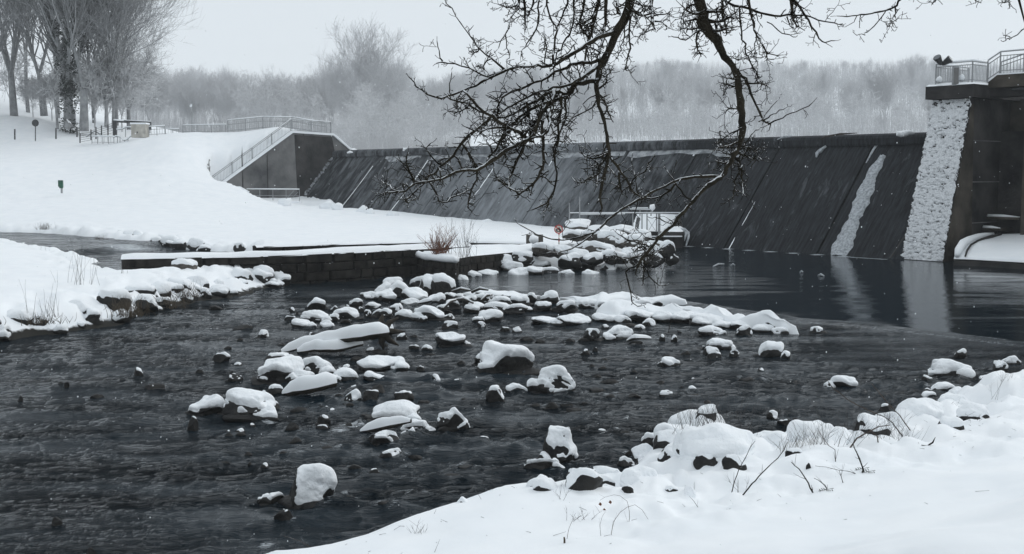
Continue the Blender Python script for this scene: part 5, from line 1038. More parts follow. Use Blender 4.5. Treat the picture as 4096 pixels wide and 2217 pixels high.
for x, b, w, h in ((207, 265, 14, 6), (225, 266, 20, 7), (245, 270, 20, 8), (262, 274, 18, 8), (280, 279, 18, 8), (236, 277, 18, 7), (255, 281, 18, 8), (290, 282, 14, 8), (222, 285, 18, 6), (270, 285, 14, 6)):
    rt = rock_px(x, b, w, h, 3010 + int(x), .97, z=.45 if b < 276 else .1, name='bank_stone', thick=.18); tag(rt, f'snow pillow stone between grey boulder and bank tip, about {"upper" if b < 271 else "lower"} {"left" if x < 250 else "right"} of the row', 'rock', f'snow pillow stones {"upper" if b < 271 else "lower"} {"left" if x < 250 else "right"}')
# snow lumps along the weir-side edge of the island
for i, (x, b, w, h) in enumerate([(285, 200.5, 14, 3), (328, 205, 16, 4.5), (337, 206, 12, 4), (362, 209, 12, 4), (370, 211, 10, 3.5), (392, 214.5, 14, 3), (470, 222, 16, 4), (486, 224, 22, 5)]):
    p = atd(x, b, 96 - i * 1.6 if x < 400 else 84 - (x - 470) * .1); w_ = w * p.y / FPX
    rt = make_rock((p.x, p.y, p.z - .45), (w_, w_, h * p.y / FPX + .3), 3100 + i, 1.2, 4, name='snow_lump', m=M_SNOW, thick=.2, side=0); tag(rt, ['first', 'second', 'third', 'fourth', 'fifth', 'sixth', 'seventh', 'eighth'][i] + ' smooth snowy boulder from the left on the island edge against the weir', 'rock', 'snowy boulders on the island edge against the weir')
# rocks buried in the near bank
for i, (x, y, w, h, s, lab) in enumerate([(862, 430, 22, 13, .45, 'dark triangular rock face showing through snow at the near bank, by the crossed twigs'), (627, 492, 14, 9, .35, 'small dark stone showing through the near bank snow'), (709, 464, 30, 11, .3, 'dark rock hollow under the snow-laden grass tussock'), (735, 467, 26, 12, .3, 'dark rock right of the hollow beneath the grass tussock'),
        (672, 491, 16, 6, .5, 'dark stone in the snow pit left of the snow knob'), (795, 456, 20, 8, .45, 'dark stone behind the bent dead stems on the near bank'), (809, 469, 7, 8, .3, 'small dark wedge stone sticking from the near bank snow'), (750, 420, 16, 8, .5, 'dark stone under the tall snow mound at the waterline'), (738, 422, 14, 6, .4, 'stone low on the left side of the tall snow mound'), (985, 434, 5, 2.5, .2, 'tiny stone in the near bank snow at right')]):
    b = atz(x, y, 1.0)
    for _ in range(6): b = atz(x, y, gz(b.x, b.y))
    D = b.y; w_ = w * D / FPX; hh = h * D / FPX
    rt = make_rock((b.x, b.y + w_ * .2, b.z - .02), (w_, w_ * .7, hh), 3300 + i, s, 4, name='rock', m=M_ROCK, thick=.1); tag(rt, lab, 'rock', 'rocks buried in the near bank')
# snow mounds of the near bank: snow-laden boulders
for i, (x, y, w, h, lab) in enumerate([(700, 424, 60, 9, 'long low snow hump at the point of the near bank'), (748, 418, 44, 13, 'tall rounded snow mound at the waterline of the near bank'), (862, 420, 50, 20, 'big smooth snow mound right of centre on the near bank'), (893, 424, 34, 12, 'smaller snow mound behind the crossed twigs'), (925, 414, 46, 16, 'oblong snow pillow on the near bank under the right-hand twigs'), (815, 435, 50, 13, 'low snow hump left of the big smooth mound'), (680, 440, 50, 14, 'snow hump below the long low hump'),
        (720, 452, 80, 26, 'wide snow mound carrying the grass tussock'), (640, 478, 40, 12, 'snow hump at the left of the near bank boulders'), (772, 448, 44, 15, 'snow hump right of the grass tussock'), (690, 492, 14, 14, 'round snow knob over a dark pit on the near bank'), (962, 404, 40, 10, 'low snow swell on the upper right bank')]):
    b = atz(x, y, 1.0)
    for _ in range(6): b = atz(x, y, gz(b.x, b.y))
    D = b.y; w_ = w * D / FPX; hh = h * D / FPX * .8
    rt = make_rock((b.x, b.y + w_ * .3, b.z - .16), (w_, w_ * .8, hh + .1), 3400 + i, 1.15, 5, name='snow_mound', m=M_SNOW, thick=.16, side=.05, sharp=.75); tag(rt, lab, 'snow mound', 'snow mounds of the near bank')

rn = random.Random(41)
for i in range(64):          # clumped snow and small stones along the near bank waterline
    k = rn.randint(9, len(NB) - 7); p = NB[k].lerp(NB[k + 1], rn.random()); up_ = rn.random() < .6
    q = p + Vector((.5, -.75, 0)) * rn.uniform(.2, 2.2) if up_ else p + Vector((rn.uniform(-.3, .3), rn.uniform(-.1, .35), 0)); w_ = rn.uniform(.14, .5)
    z_ = gz(q.x, q.y) - .05 if up_ else 0
    rt = make_rock((q.x, q.y, z_), (w_, w_ * .8, w_ * rn.uniform(.3, .55)), 6000 + i * 3, rn.choice([.7, .9, 1.1]) if up_ else rn.choice([.0, .3, .7, .9]), 4, name='bank_stone', thick=.1, sharp=.6)
    tag(rt, 'small snow-clad stone in the clumped snow of the near bank' if up_ else 'small stone at the waterline under the near bank', 'rock', 'small stones in the near bank snow' if up_ else 'small stones at the near bank waterline')
# ------------------------------------------------------------------ logs
def log(name, pts, r, label, snow=.1, n=10, cat='log', m=None, extra=None):
    pts = [Vector(p) for p in pts]; root = empty(name, pts[0]); tag(root, label, cat, 'driftwood in the river')
    P = resample(pts, max(.08, (pts[-1] - pts[0]).length / 30)); R_ = np.interp(np.linspace(0, 1, len(P)), np.linspace(0, 1, len(r)), r)
    P = [p + Vector((0, 0, .12 * r[-1] * float(vnoise(i * .5, 3, 4)))) for i, p in enumerate(P)]
    part('trunk', Acc().tube(P, list(R_ * (1 + .12 * np.array([float(vnoise(i * .6, 1, 2)) for i in range(len(P))]))), n), m or M_WOOD, root, True)
    V = []; F = []; k = 9
    for i, (p, rr_) in enumerate(zip(P, R_)):
        t = (P[min(i + 1, len(P) - 1)] - P[max(0, i - 1)]); q = Vector((-t.y, t.x, 0)).normalized(); e = min(1, (i + .4) / 2.5, (len(P) - i - .6) / 2.5)
        for j in range(k + 1):
            a = math.pi * (j / k) ; w_ = 1.12 + .15 * float(vnoise(i * .5, j * .4, 8)); sg = math.sin(a)
            V.append(p + q * (math.cos(a) * rr_ * w_) + Vector((0, 0, sg * (rr_ * .9 + snow * e * (1 + .4 * float(vnoise(i * .35, 2., 5)))) - .12 * rr_ * (1 - sg))))
    F = [(i * (k + 1) + j, (i + 1) * (k + 1) + j, (i + 1) * (k + 1) + j + 1, i * (k + 1) + j + 1) for i in range(len(P) - 1) for j in range(k)]
    part('snow_cover', Acc().add(V, F), M_SNOW, root, True); return root
L = log('fallen_log', [atz(281, 352, .02), atz(305, 345.5, .15), atz(325, 340.5, .26), atz(350, 337, .4), atz(376, 332, .52), atz(386, 331, .52)], [.04, .08, .11, .13, .15, .14], 'long slanting snow-covered log with its thick broken end at the right', .15)
rb = atz(383, 332, .45)
for k in range(7):
    a = k * .9; part('root_stub', Acc().tube([rb, rb + Vector((.25 * math.cos(a), .1, .3 * math.sin(a))), rb + Vector((.45 * math.cos(a) + .1, .05, .45 * math.sin(a)))], [.12, .08, .02], 6), M_WOOD, L, True)
for k, (a, b, w) in enumerate([(378, 335.5, 12), (386, 334, 9), (389, 330.5, 6)]):
    make_rock((atz(a, b, .1).x, atz(a, b, .1).y, .02), (w * .04, .35, .35), 4000 + k, 1, 4, parent_root=L)
log('fallen_log', [atz(297, 351.5, 0.02), atz(315, 348.5, .08), atz(335, 348.5, .12), atz(362, 343, .2)], [.05, .09, .11, .08], 'ragged snowy log lying just under the long slanting one', .14)
log('fallen_log', [atz(285, 393, .02), atz(300, 389, .15), atz(318, 385.5, .22), atz(335, 381, .28)], [.08, .11, .12, .12], 'thick short log under smooth snow below the touching boulder pair', .14)
log('fallen_log', [atz(361, 431, .05), atz(375, 428, .14), atz(392, 424, .26), atz(411, 421, .34)], [.03, .07, .07, .03], 'thin snow-laden log lying across the front of the wide mantled boulder', .08)
log('fallen_log', [atz(628, 340.5, .03), atz(635, 337.3, .2), atz(650, 338, .1)], [.04, .06, .04], 'bent bare stick with snow lodged right of the rounder boulder', .04)
log('fallen_log', [atz(417.5, 303, .1), atz(424, 301.5, .15), atz(432, 300, .2)], [.05, .07, .05], 'short snowy stick at the foot of the debris heap', .05)
for i, (a, b, lab) in enumerate([((443, 309), (456, 300), 'crooked branch sticking from the debris at the pool outflow'), ((456, 300), (473, 303), 'branch lying right of the crooked one in the outflow debris'), ((481, 301), (492, 295), 'short thick broken branch end pointing up right in the outflow debris'), ((472, 292), (488, 290), 'thin stick at the back of the outflow debris'), ((452, 292), (470, 290.5), 'long twig lying along the pool edge debris'), ((488, 300), (476, 293), 'branch slanting left in the outflow debris')]):
    p, q = atz(a[0], a[1], .2), atz(b[0], b[1], .35)
    root = empty('stick', p); tag(root, lab, 'stick', 'driftwood in the river'); part('wood', Acc().tube([p, p.lerp(q, .5) + Vector((0, 0, .08)), q], [.05, .045, .03], 6), M_WOOD, root, True)
    part('snow_line', Acc().tube([p + Vector((0, 0, .05)), p.lerp(q, .5) + Vector((0, 0, .13)), q + Vector((0, 0, .03))], [.02, .035, .02], 5), M_SNOW, root, True)
# ------------------------------------------------------------------ bare trees
def tree_mesh(seed, H=15., r0=.22, crown=.3, spread=.35, lv=4, nb=(14, 7, 5, 4), up=.55, forks=1, lean=0., twig=.012, sides=(6, 3, 3, 3, 3)):
    rn = random.Random(seed); T, B = Acc(), Acc()
    def grow(p, d, L, r, k, acc):
        n = (6, 4, 3, 2, 2, 2)[k]; pts = [p]; q = p; dd = d.copy()
        for i in range(n):
            dd = (dd + Vector((rn.uniform(-1, 1), rn.uniform(-1, 1), rn.uniform(-.6, 1) + up * .4)) * (.10 if k == 0 else .16)).normalized(); q = q + dd * L / n; pts.append(q)
        rr = [max(twig, r * (1 - .85 * i / n)) for i in range(n + 1)]; acc.tube(pts, rr, sides[k]); acc.f.pop(); acc.f.pop()
        if k >= lv: return
        c = nb[k]; st = crown if k == 0 else .15
        for i in range(c):
            u = st + (1 - st) * (i + rn.random()) / c; a = u * n; j = min(int(a), n - 1); b = pts[j].lerp(pts[j + 1], a - j); dr = (pts[j + 1] - pts[j]).normalized()
            o = dr.orthogonal().normalized(); o.rotate(Matrix.Rotation(rn.uniform(0, 6.283), 3, dr)); w = spread * rn.uniform(.7, 1.5)
            nd = (dr * math.cos(w * 1.3) + o * math.sin(w * 1.3) + Vector((0, 0, up * .35))).normalized()
            LL = L * (rn.uniform(.38, .62) if k == 0 else rn.uniform(.4, .75)) * (1.15 - .55 * (u if k == 0 else .3)); grow(b, nd, LL, max(twig, (rr[j] * .55)), k + 1, B)
    if forks == 1: grow(Vector((0, 0, -.3)), Vector((lean, 0, 1)).normalized(), H, r0, 0, T)
    else:
        grow(Vector((0, 0, -.3)), Vector((lean, 0, 1)), H * .22, r0 * 1.3, 9, T) if False else T.tube([(0, 0, -.4), (lean * H * .1, 0, H * .1), (lean * H * .2, 0, H * .2)], [r0 * 1.4, r0 * 1.15, r0], 8)
        for i in range(forks):
            a = 6.283 * i / forks + rn.random(); grow(Vector((lean * H * .18, 0, H * (.16 + .05 * rn.random()))), Vector((math.cos(a) * .33 + lean, math.sin(a) * .3, 1)).normalized(), H * rn.uniform(.7, .85), r0 * .62, 0, T)
    return T, B
def quads_only(A): return A
HGT = {}
def tree_proto(mt=None, **k):
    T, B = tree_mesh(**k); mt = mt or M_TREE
    me = []
    for nm, A in (('trunk', T), ('branches', B)):
        m_ = bpy.data.meshes.new(nm); m_.from_pydata(A.v, [], A.f); m_.materials.append(mt); me.append(m_)
    hh = max(v[2] for v in B.v + T.v); HGT[me[0].name] = hh; return me
def put_tree(pr, loc, s, rz, label, group, name='bare_tree', sz=None):
    r_ = empty(name, loc); r_.rotation_euler = (0, 0, rz); r_.scale = (s, s, sz or s); tag(r_, label, 'tree', group)
    for me in pr: o = bpy.data.objects.new(me.name.split('.')[0], me); COL.objects.link(o); o.parent = r_
    return r_
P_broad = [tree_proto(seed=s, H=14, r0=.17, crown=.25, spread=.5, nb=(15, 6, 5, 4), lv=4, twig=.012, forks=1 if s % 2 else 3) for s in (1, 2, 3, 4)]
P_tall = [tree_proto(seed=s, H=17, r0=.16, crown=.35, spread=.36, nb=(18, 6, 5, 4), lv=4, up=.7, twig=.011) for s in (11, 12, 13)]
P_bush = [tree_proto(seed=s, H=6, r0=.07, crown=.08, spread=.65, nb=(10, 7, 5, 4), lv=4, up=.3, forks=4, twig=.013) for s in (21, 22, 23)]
M_SNOWY = mat('snowy_hazed_bark', (0.55, .555, .565), .95, 2, .3, .2, 8, spec=.1, color2=(.66, .665, .675))  # snow on the shrubs and painted haze merged in one pale tone
P_snowy = [tree_proto(M_SNOWY, seed=s, H=7.5, r0=.1, crown=.15, spread=.8, nb=(11, 6, 4, 3), lv=3, up=.1, forks=2, twig=.025) for s in (31, 32)]
# the group on the slope at the left: big old trees, each its own shape
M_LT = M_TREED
def own_tree(px, base, D, seed, label, H, r0, name='old_tree', **k):
    p = atd(px, base, D); pr = tree_proto(M_LT, seed=seed, H=H, r0=r0, **k); return put_tree(pr, p, 1, k.get('rz', 0), label, 'big trees on the left slope', name), p
r_, pI = own_tree(69, 124, 117, 51, 'ivy-grown tree with dark forking trunk, darkest of the left slope group', 20, .42, forks=5, crown=.08, spread=.42, nb=(15, 6, 4, 3), lv=4, twig=.0065)
# ivy: leaf faces wrapped about the lower trunk and forks
rn = random.Random(6); V = []; F = []
tv = [Vector(v) for v in r_.children[0].data.vertices.data.vertices[0:0]] if False else [v.co.copy() for v in (r_.children[0].data if 'trunk' in r_.children[0].name else r_.children[1].data).vertices]
tv = [v for v in tv if v.z < 13.5]
for k in range(8000):
    v = rn.choice(tv); q = v + Vector((rn.gauss(0, .3), rn.gauss(0, .3), rn.uniform(-1., 1.))); a = rn.uniform(0, 6.28); s_ = rn.uniform(.06, .12)
    u = Vector((math.cos(a), math.sin(a), rn.uniform(-.5, .3))) * s_; w = Vector((-math.sin(a), math.cos(a), rn.uniform(-1, -.2))) * s_; i = len(V); V += [q - u, q - w, q + u, q + w]; F.append((i, i + 1, i + 2, i + 3))
o = Acc().add(V, F).build('ivy', M_IVY); o.parent = r_; o['kind'] = 'stuff'
own_tree(84, 127, 116, 52, 'thick tree leaning right just right of the ivy-grown tree', 19, .36, forks=2, crown=.15, lean=.03, spread=.34, nb=(17, 8, 6, 4), lv=4)
own_tree(106, 124, 117, 53, 'slender straight tree with low snowy side branches, third right of the ivy tree', 15, .2, crown=.1, spread=.55, nb=(22, 7, 5, 4), lv=4)
own_tree(113, 125, 118, 54, 'rightmost slender tree of the left slope group', 16, .17, crown=.12, spread=.5, nb=(22, 7, 5, 4), lv=4)
own_tree(44, 112, 122, 55, 'tree with sweeping upright limbs left of the ivy tree', 20, .3, forks=3, crown=.1, lean=-.08, spread=.4, nb=(16, 6, 4, 3), lv=4, twig=.0065)
own_tree(14, 112, 122, 56, 'large tree with long arching limbs near the left edge of view', 21, .32, forks=4, crown=.1, lean=-.04, spread=.5, nb=(14, 6, 4, 3), lv=4, twig=.0065)
own_tree(-14, 118, 118, 57, 'tree whose arching limbs enter at the very left edge', 20, .32, forks=4, crown=.1, lean=.05, spread=.5, nb=(14, 6, 4, 3), lv=4, twig=.0065)
own_tree(129, 126, 126, 58, 'spreading low tree at the right end of the left slope group', 9, .2, forks=3, crown=.08, spread=.6, nb=(14, 6, 4, 3), lv=4, twig=.0065)
own_tree(94, 120, 126, 59, 'tall thin tree standing behind the leaning one on the left slope', 19, .22, crown=.2, spread=.42, nb=(20, 6, 4, 3), lv=4, twig=.0065)
own_tree(28, 110, 130, 60, 'tall hazy tree behind the sweeping-limbed one on the left slope', 20, .24, crown=.2, spread=.45, nb=(20, 6, 4, 3), lv=4, twig=.0065)
own_tree(58, 116, 132, 61, 'tall hazy tree directly behind the ivy-grown one', 20, .24, crown=.2, spread=.45, nb=(20, 6, 4, 3), lv=4, twig=.0065)
own_tree(116, 122, 134, 62, 'broad hazy tree filling the gap above the steel frame', 17, .24, forks=3, crown=.2, spread=.5, nb=(14, 6, 4, 3), lv=4, twig=.0065)
own_tree(57.5, 126, 116, 63, 'short thin brownish leaning trunk before the ivy tree', 6, .16, crown=.5, spread=.6, nb=(6, 4, 3, 3), lv=3)
r_ = empty('uprooted_stump', atd(68, 127, 114)); tag(r_, 'small snow-capped root stump at the foot of the ivy tree', 'stump')
part('stump_body', Acc().tube([atd(66.5, 128, 114), atd(68.5, 124, 114), atd(70.5, 127, 114)], [.3, .55, .3], 8), M_TREED, r_, True); part('snow_cap', Acc().tube([atd(67, 124, 114), atd(69, 122.5, 114), atd(70.5, 123.5, 114)], [.1, .22, .1], 6), M_SNOW, r_, True)
rn = random.Random(12)
bl = ['thorny bush with snow in it under the ivy tree', 'low twiggy bush left of the ivy tree', 'low bush at the left edge of the slope', 'twiggy bush behind the wire fence', 'snowy bush right of the wire fence', 'dense bush behind the steel frame', 'bush at the right foot of the slope trees', 'small bush above the round sign', 'dim bush behind the plaster hut', 'bush at the end of the lower slope']
for i, (px, py, D, s) in enumerate([(75, 122, 118, .8), (52, 118, 120, .7), (12, 113, 124, .9), (95, 125, 118, .9), (108, 127, 118, .9), (122, 128, 120, 1.0), (137, 128, 125, .9), (33, 115, 122, .6), (144, 128, 135, 1.0), (150, 130, 140, 1.0)]):
    put_tree(P_bush[i % 3] if i % 2 else P_snowy[i % 2], atd(px, py, D), s, rn.uniform(0, 6), bl[i], 'bushes under the slope trees', 'bush')
# row behind the embankment and weir, their fade partly painted as pale bark
SKY = [(135, 60), (148, 52), (160, 66), (178, 62), (200, 64), (222, 57), (240, 72), (255, 72), (268, 62), (285, 68), (300, 64), (318, 66), (334, 56), (348, 66), (358, 64), (372, 42), (388, 50), (400, 66), (410, 74), (425, 66), (445, 76), (462, 64), (490, 62), (520, 60), (560, 64), (600, 60), (620, 62), (650, 56), (668, 56), (700, 62), (720, 68), (740, 60), (760, 58), (790, 58), (820, 62), (850, 58), (870, 54), (890, 58), (912, 52), (930, 52), (950, 66), (975, 56), (1000, 60), (1040, 56)]
sx = [a for a, b in SKY]; sy = [b for a, b in SKY]
g1 = 'hazy bare trees beyond the reservoir'; rn = random.Random(5)
def wood(n, x0, x1, D0, D1, fr, label, group, jit=10, name='bare_tree', protos=None):
    for i in range(n):
        px = x0 + (x1 - x0) * (i + rn.random()) / n; D = rn.uniform(D0, D1); x = (px - 512) / FPX * D; z = gz(x, D) if D > 60 else 8
        topy = np.interp(px, sx, sy) + rn.uniform(0, jit) * fr; topz = CAM_H + (174 - topy) / FPX * D; H = max(3., topz - z); pr = rn.choice(protos or P_broad + P_tall); h0 = HGT[pr[0].name]
        put_tree(pr, (x, D, z - .2), min(H / h0, 1.9) if fr < 90 else rn.uniform(.7, 1.1), rn.uniform(0, 6.28), label, group, name, None)
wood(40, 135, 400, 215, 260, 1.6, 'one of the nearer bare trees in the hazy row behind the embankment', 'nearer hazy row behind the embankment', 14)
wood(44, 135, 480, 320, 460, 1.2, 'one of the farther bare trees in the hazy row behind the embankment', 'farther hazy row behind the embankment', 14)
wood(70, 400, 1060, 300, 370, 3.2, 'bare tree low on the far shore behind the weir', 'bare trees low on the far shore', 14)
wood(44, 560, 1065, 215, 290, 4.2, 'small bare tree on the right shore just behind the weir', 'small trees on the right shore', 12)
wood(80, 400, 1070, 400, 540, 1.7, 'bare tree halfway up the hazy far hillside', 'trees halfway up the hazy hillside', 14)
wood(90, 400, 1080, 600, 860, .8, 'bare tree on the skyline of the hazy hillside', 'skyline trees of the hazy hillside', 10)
# the far wood beyond counting: thin stems and twigs over the whole hillside
rs = np.random.RandomState(9)
def far_wood(n, x0, x1, D0, D1, h0, h1, seed, name, r=.05):
    px = rs.uniform(x0, x1, n); D = D0 + (D1 - D0) * rs.uniform(0, 1, n) ** .8; X = (px - 512) / FPX * D; Z = terrain(X, D); H = rs.uniform(h0, h1, n)
    tilt = rs.normal(0, .10, (n, 2)); k = rs.uniform(0, 1, n) < .55; base = np.where(k, 0, rs.uniform(.15, .75, n) * H); L = np.where(k, H, rs.uniform(.8, 2.6, n)); tilt = np.where(k[:, None], tilt, rs.normal(0, .8, (n, 2)))
    a = np.stack([X, D, Z + base - .3], -1); b = a + np.stack([tilt[:, 0] * L, tilt[:, 1] * L, L], -1); w = np.where(k, r, r * .45) * (D / 400) ** .5
    V = np.empty((n, 6, 3)); 
    for j in range(3):
        o = np.stack([np.cos(j * 2.094 + px) * w, np.sin(j * 2.094 + px) * w, 0 * w], -1); V[:, j] = a + o; V[:, j + 3] = b + o * .4
    F = (np.array([[0, 1, 4, 3], [1, 2, 5, 4], [2, 0, 3, 5]])[None] + (np.arange(n) * 6)[:, None, None]).reshape(-1, 4)
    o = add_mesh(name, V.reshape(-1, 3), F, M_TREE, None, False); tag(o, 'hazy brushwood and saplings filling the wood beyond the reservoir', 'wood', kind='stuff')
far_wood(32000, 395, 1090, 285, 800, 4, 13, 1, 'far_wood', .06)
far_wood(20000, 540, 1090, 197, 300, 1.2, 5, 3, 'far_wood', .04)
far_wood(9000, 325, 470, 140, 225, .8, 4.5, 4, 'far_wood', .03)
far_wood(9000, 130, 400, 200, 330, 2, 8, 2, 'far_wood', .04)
# two landmark trees and snow-laden shrubs on the far shore
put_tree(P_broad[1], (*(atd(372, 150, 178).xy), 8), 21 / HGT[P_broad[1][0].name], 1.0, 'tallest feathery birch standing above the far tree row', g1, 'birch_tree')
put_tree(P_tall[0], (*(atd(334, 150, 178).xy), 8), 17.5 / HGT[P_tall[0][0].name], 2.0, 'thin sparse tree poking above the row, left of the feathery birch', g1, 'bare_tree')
sl = ['snow-lined spreading shrub']
for i, (px, py, D, s) in enumerate([(275, 125, 150, .7), (250, 124, 150, .75), (262, 127, 148, .6), (370, 146, 160, 1.0), (383, 147, 155, .9), (352, 146, 150, .8), (345, 148, 140, .55), (300, 126, 150, .6), (318, 130, 150, .6), (400, 147, 165, 1.0), (365, 128, 168, .9), (420, 147, 180, 1.0), (440, 147, 190, 1.0), (655, 142, 190, 1.1), (670, 142, 195, .9), (700, 140, 200, 1.0), (790, 138, 190, 1.2), (800, 137, 195, 1.1), (820, 137, 190, 1.0), (905, 134, 190, 1.0), (860, 136, 195, 1.0), (600, 143, 200, .9), (500, 146, 195, .9), (470, 147, 190, 1.1), (390, 136, 170, .9)]):
    x = (px - 512) / FPX * D; z = atd(px, py, D).z - (1.0 if px > 340 else .3)
    put_tree(P_snowy[i % 2], (x, D, z), s, i * 1.7, 'snow-laden shrub on the near edge of the far shore', 'snow-laden shrubs of the far shore', 'shrub')

# ------------------------------------------------------------------ overhanging branches in the foreground
OT = empty('overhanging_tree', (3.9, 4.6, gz(3.9, 4.6))); tag(OT, 'dark knotty bare tree whose snow-specked limbs hang down across the sky and weir', 'tree')
rnb = random.Random(99)
LIMBS = []
def limb(pts, D, spur=1.0, twist=.25, dD=0.0, nm='branch', sl=1.0):
    n = len(pts); out = []; ws = [p[2] for p in pts]; ph = rnb.uniform(0, 6)
    for i, p in enumerate(pts):
        u = i / max(1, n - 1); d = D + dD * u + twist * math.sin(ph + u * 2.3) * u; q = atd(p[0], p[1], d); out.append((q, p[2] * 1.0 * d / FPX / 2))
    # smooth + knots
    P = []; R_ = []
    for i in range(n - 1):
        (a, ra_), (b, rb_) = out[i], out[i + 1]; a0 = out[i - 1][0] if i else a; b1 = out[i + 2][0] if i + 2 < n else b
        k = max(2, int((b - a).length / .035))
        for j in range(k):
            t = j / k; t2, t3 = t * t, t * t * t
            q = .5 * ((2 * a) + (b - a0) * t + (2 * a0 - 5 * a + 4 * b - b1) * t2 + (3 * a - a0 - 3 * b + b1) * t3)
            q = q + Vector([rnb.gauss(0, .0035) for _ in range(3)]); P.append(q); R_.append((ra_ + (rb_ - ra_) * t) * (1 + rnb.uniform(-.1, .24)))
    P.append(out[-1][0]); R_.append(out[-1][1]); big = max(ws) > 3
    A = Acc().tube(P, R_, 9 if big else 6); o = part(nm, A, M_BARK if max(ws) > 2.4 else M_BARKT, OT, True); S = Acc(); spurs(P, R_, S, spur, sl)
    if S.v: s = S.build('twigs', M_BARKT, True); s.parent = o; s['kind'] = 'stuff'
    return P, R_
def crooked(S, p, d, L, r, depth):
    n = max(2, int(L / .016)); pts = [p]; rr = [r]; q = p; dd = d.copy()
    for i in range(n):
        dd = (dd + Vector([rnb.gauss(0, .19) for _ in range(3)]) + Vector((0, 0, .03))).normalized(); q = q + dd * (L / n); pts.append(q); rr.append(max(.0016, r * (1 - .42 * (i + 1) / n) * rnb.uniform(.85, 1.25)))
        if depth > 0 and rnb.random() < .36:
            o = dd.orthogonal().normalized(); o.rotate(Matrix.Rotation(rnb.uniform(0, 6.28), 3, dd)); nd = (dd * rnb.uniform(.2, .8) + o + Vector((0, 0, .12))).normalized()
            crooked(S, q, nd, L * rnb.uniform(.25, .6), rr[-1] * .85, depth - 1)
    rr[-1] = rr[-1] * 1.15; S.tube(pts, rr, 4 if r < .004 else 5)
def spurs(P, R_, S, dens, sl):
    L = 0
    for i in range(1, len(P) - 1):
        L += (P[i] - P[i - 1]).length
        step = .0135 / max(min(dens, 1.15), .01)
        while L > step:
            L -= step * rnb.uniform(.6, 1.5); t = (P[i + 1] - P[i]).normalized(); o = t.orthogonal().normalized(); o.rotate(Matrix.Rotation(rnb.uniform(0, 6.28), 3, t)); o.y *= .55
            d = (o + t * rnb.uniform(.1, .9) + Vector((0, 0, rnb.uniform(-.25, .35)))).normalized(); long_ = rnb.random()
            LL = (rnb.uniform(.015, .042) if long_ < .5 else rnb.uniform(.042, .085) if long_ < .92 else rnb.uniform(.085, .15)) * sl
            crooked(S, P[i], d, LL, min(R_[i] * .6, rnb.uniform(.0028, .0047)), 2 if LL > .05 else 1)
    d = (P[-1] - P[-2]).normalized(); crooked(S, P[-1], d, .04 * sl, R_[-1] * .8, 1)
DA, DB = 6.4, 6.8
tr = [Vector((3.9, 4.6, gz(3.9, 4.6) - .2)), Vector((3.8, 4.7, 3.6)), Vector((3.6, 5.0, 5.0)), Vector((3.2, 5.4, 6.2)), Vector((2.9, 5.8, 7.0))]
part('trunk', Acc().tube(resample(tr, .3), list(np.interp(np.linspace(0, 1, len(resample(tr, .3))), [0, .3, 1], [.24, .17, .12])), 14), M_BARK, OT, True)
a0 = atd(631, -8, DA); part('branch', Acc().tube(resample([tr[-2], Vector((2.2, 6.0, 6.5)), Vector((1.2, 6.3, 6.4)), a0], .2), list(np.linspace(.085, .0262, len(resample([tr[-2], Vector((2.2, 6.0, 6.5)), Vector((1.2, 6.3, 6.4)), a0], .2)))), 10), M_BARK, OT, True)
a0 = atd(697, -6, DB); part('branch', Acc().tube(resample([tr[-1], Vector((2.2, 6.6, 6.9)), Vector((1.5, 6.8, 6.3)), a0], .2), list(np.linspace(.08, .032, len(resample([tr[-1], Vector((2.2, 6.6, 6.9)), Vector((1.5, 6.8, 6.3)), a0], .2)))), 10), M_BARK, OT, True)
for x0, y0, D, r in ((444, -3, 6.6, .003), (523.6, -3, 6.5, .006), (547, -3, 6.4, .006), (568, -3, 6.5, .006), (599, -3, 6.7, .01), (606, -3, 6.6, .009), (651.7, -3, 6.5, .008), (748, -3, 6.7, .009), (790, -3, 6.8, .007), (902, -3, 6.9, .007), (1026, 27, 6.9, .004), (725, 0, 6.7, .007), (519, -3, 6.6, .006), (617, -3, 6.5, .008)):
    e = atd(x0, y0, D); part('branch', Acc().tube(resample([Vector((2.6 if x0 > 640 else 1.6, 6.2, 6.6 if x0 > 640 else 6.42)), e.lerp(Vector((2.3 if x0 > 640 else 1.2, 6.3, 6.6)), .5) + Vector((0, 0, .12)), e], .12), list(np.linspace(.03, r, len(resample([Vector((2.6 if x0 > 640 else 1.6, 6.2, 6.6)), e.lerp(Vector((2.3 if x0 > 640 else 1.2, 6.3, 6.6)), .5) + Vector((0, 0, .12)), e], .12)))), 6), M_BARKT, OT, True)
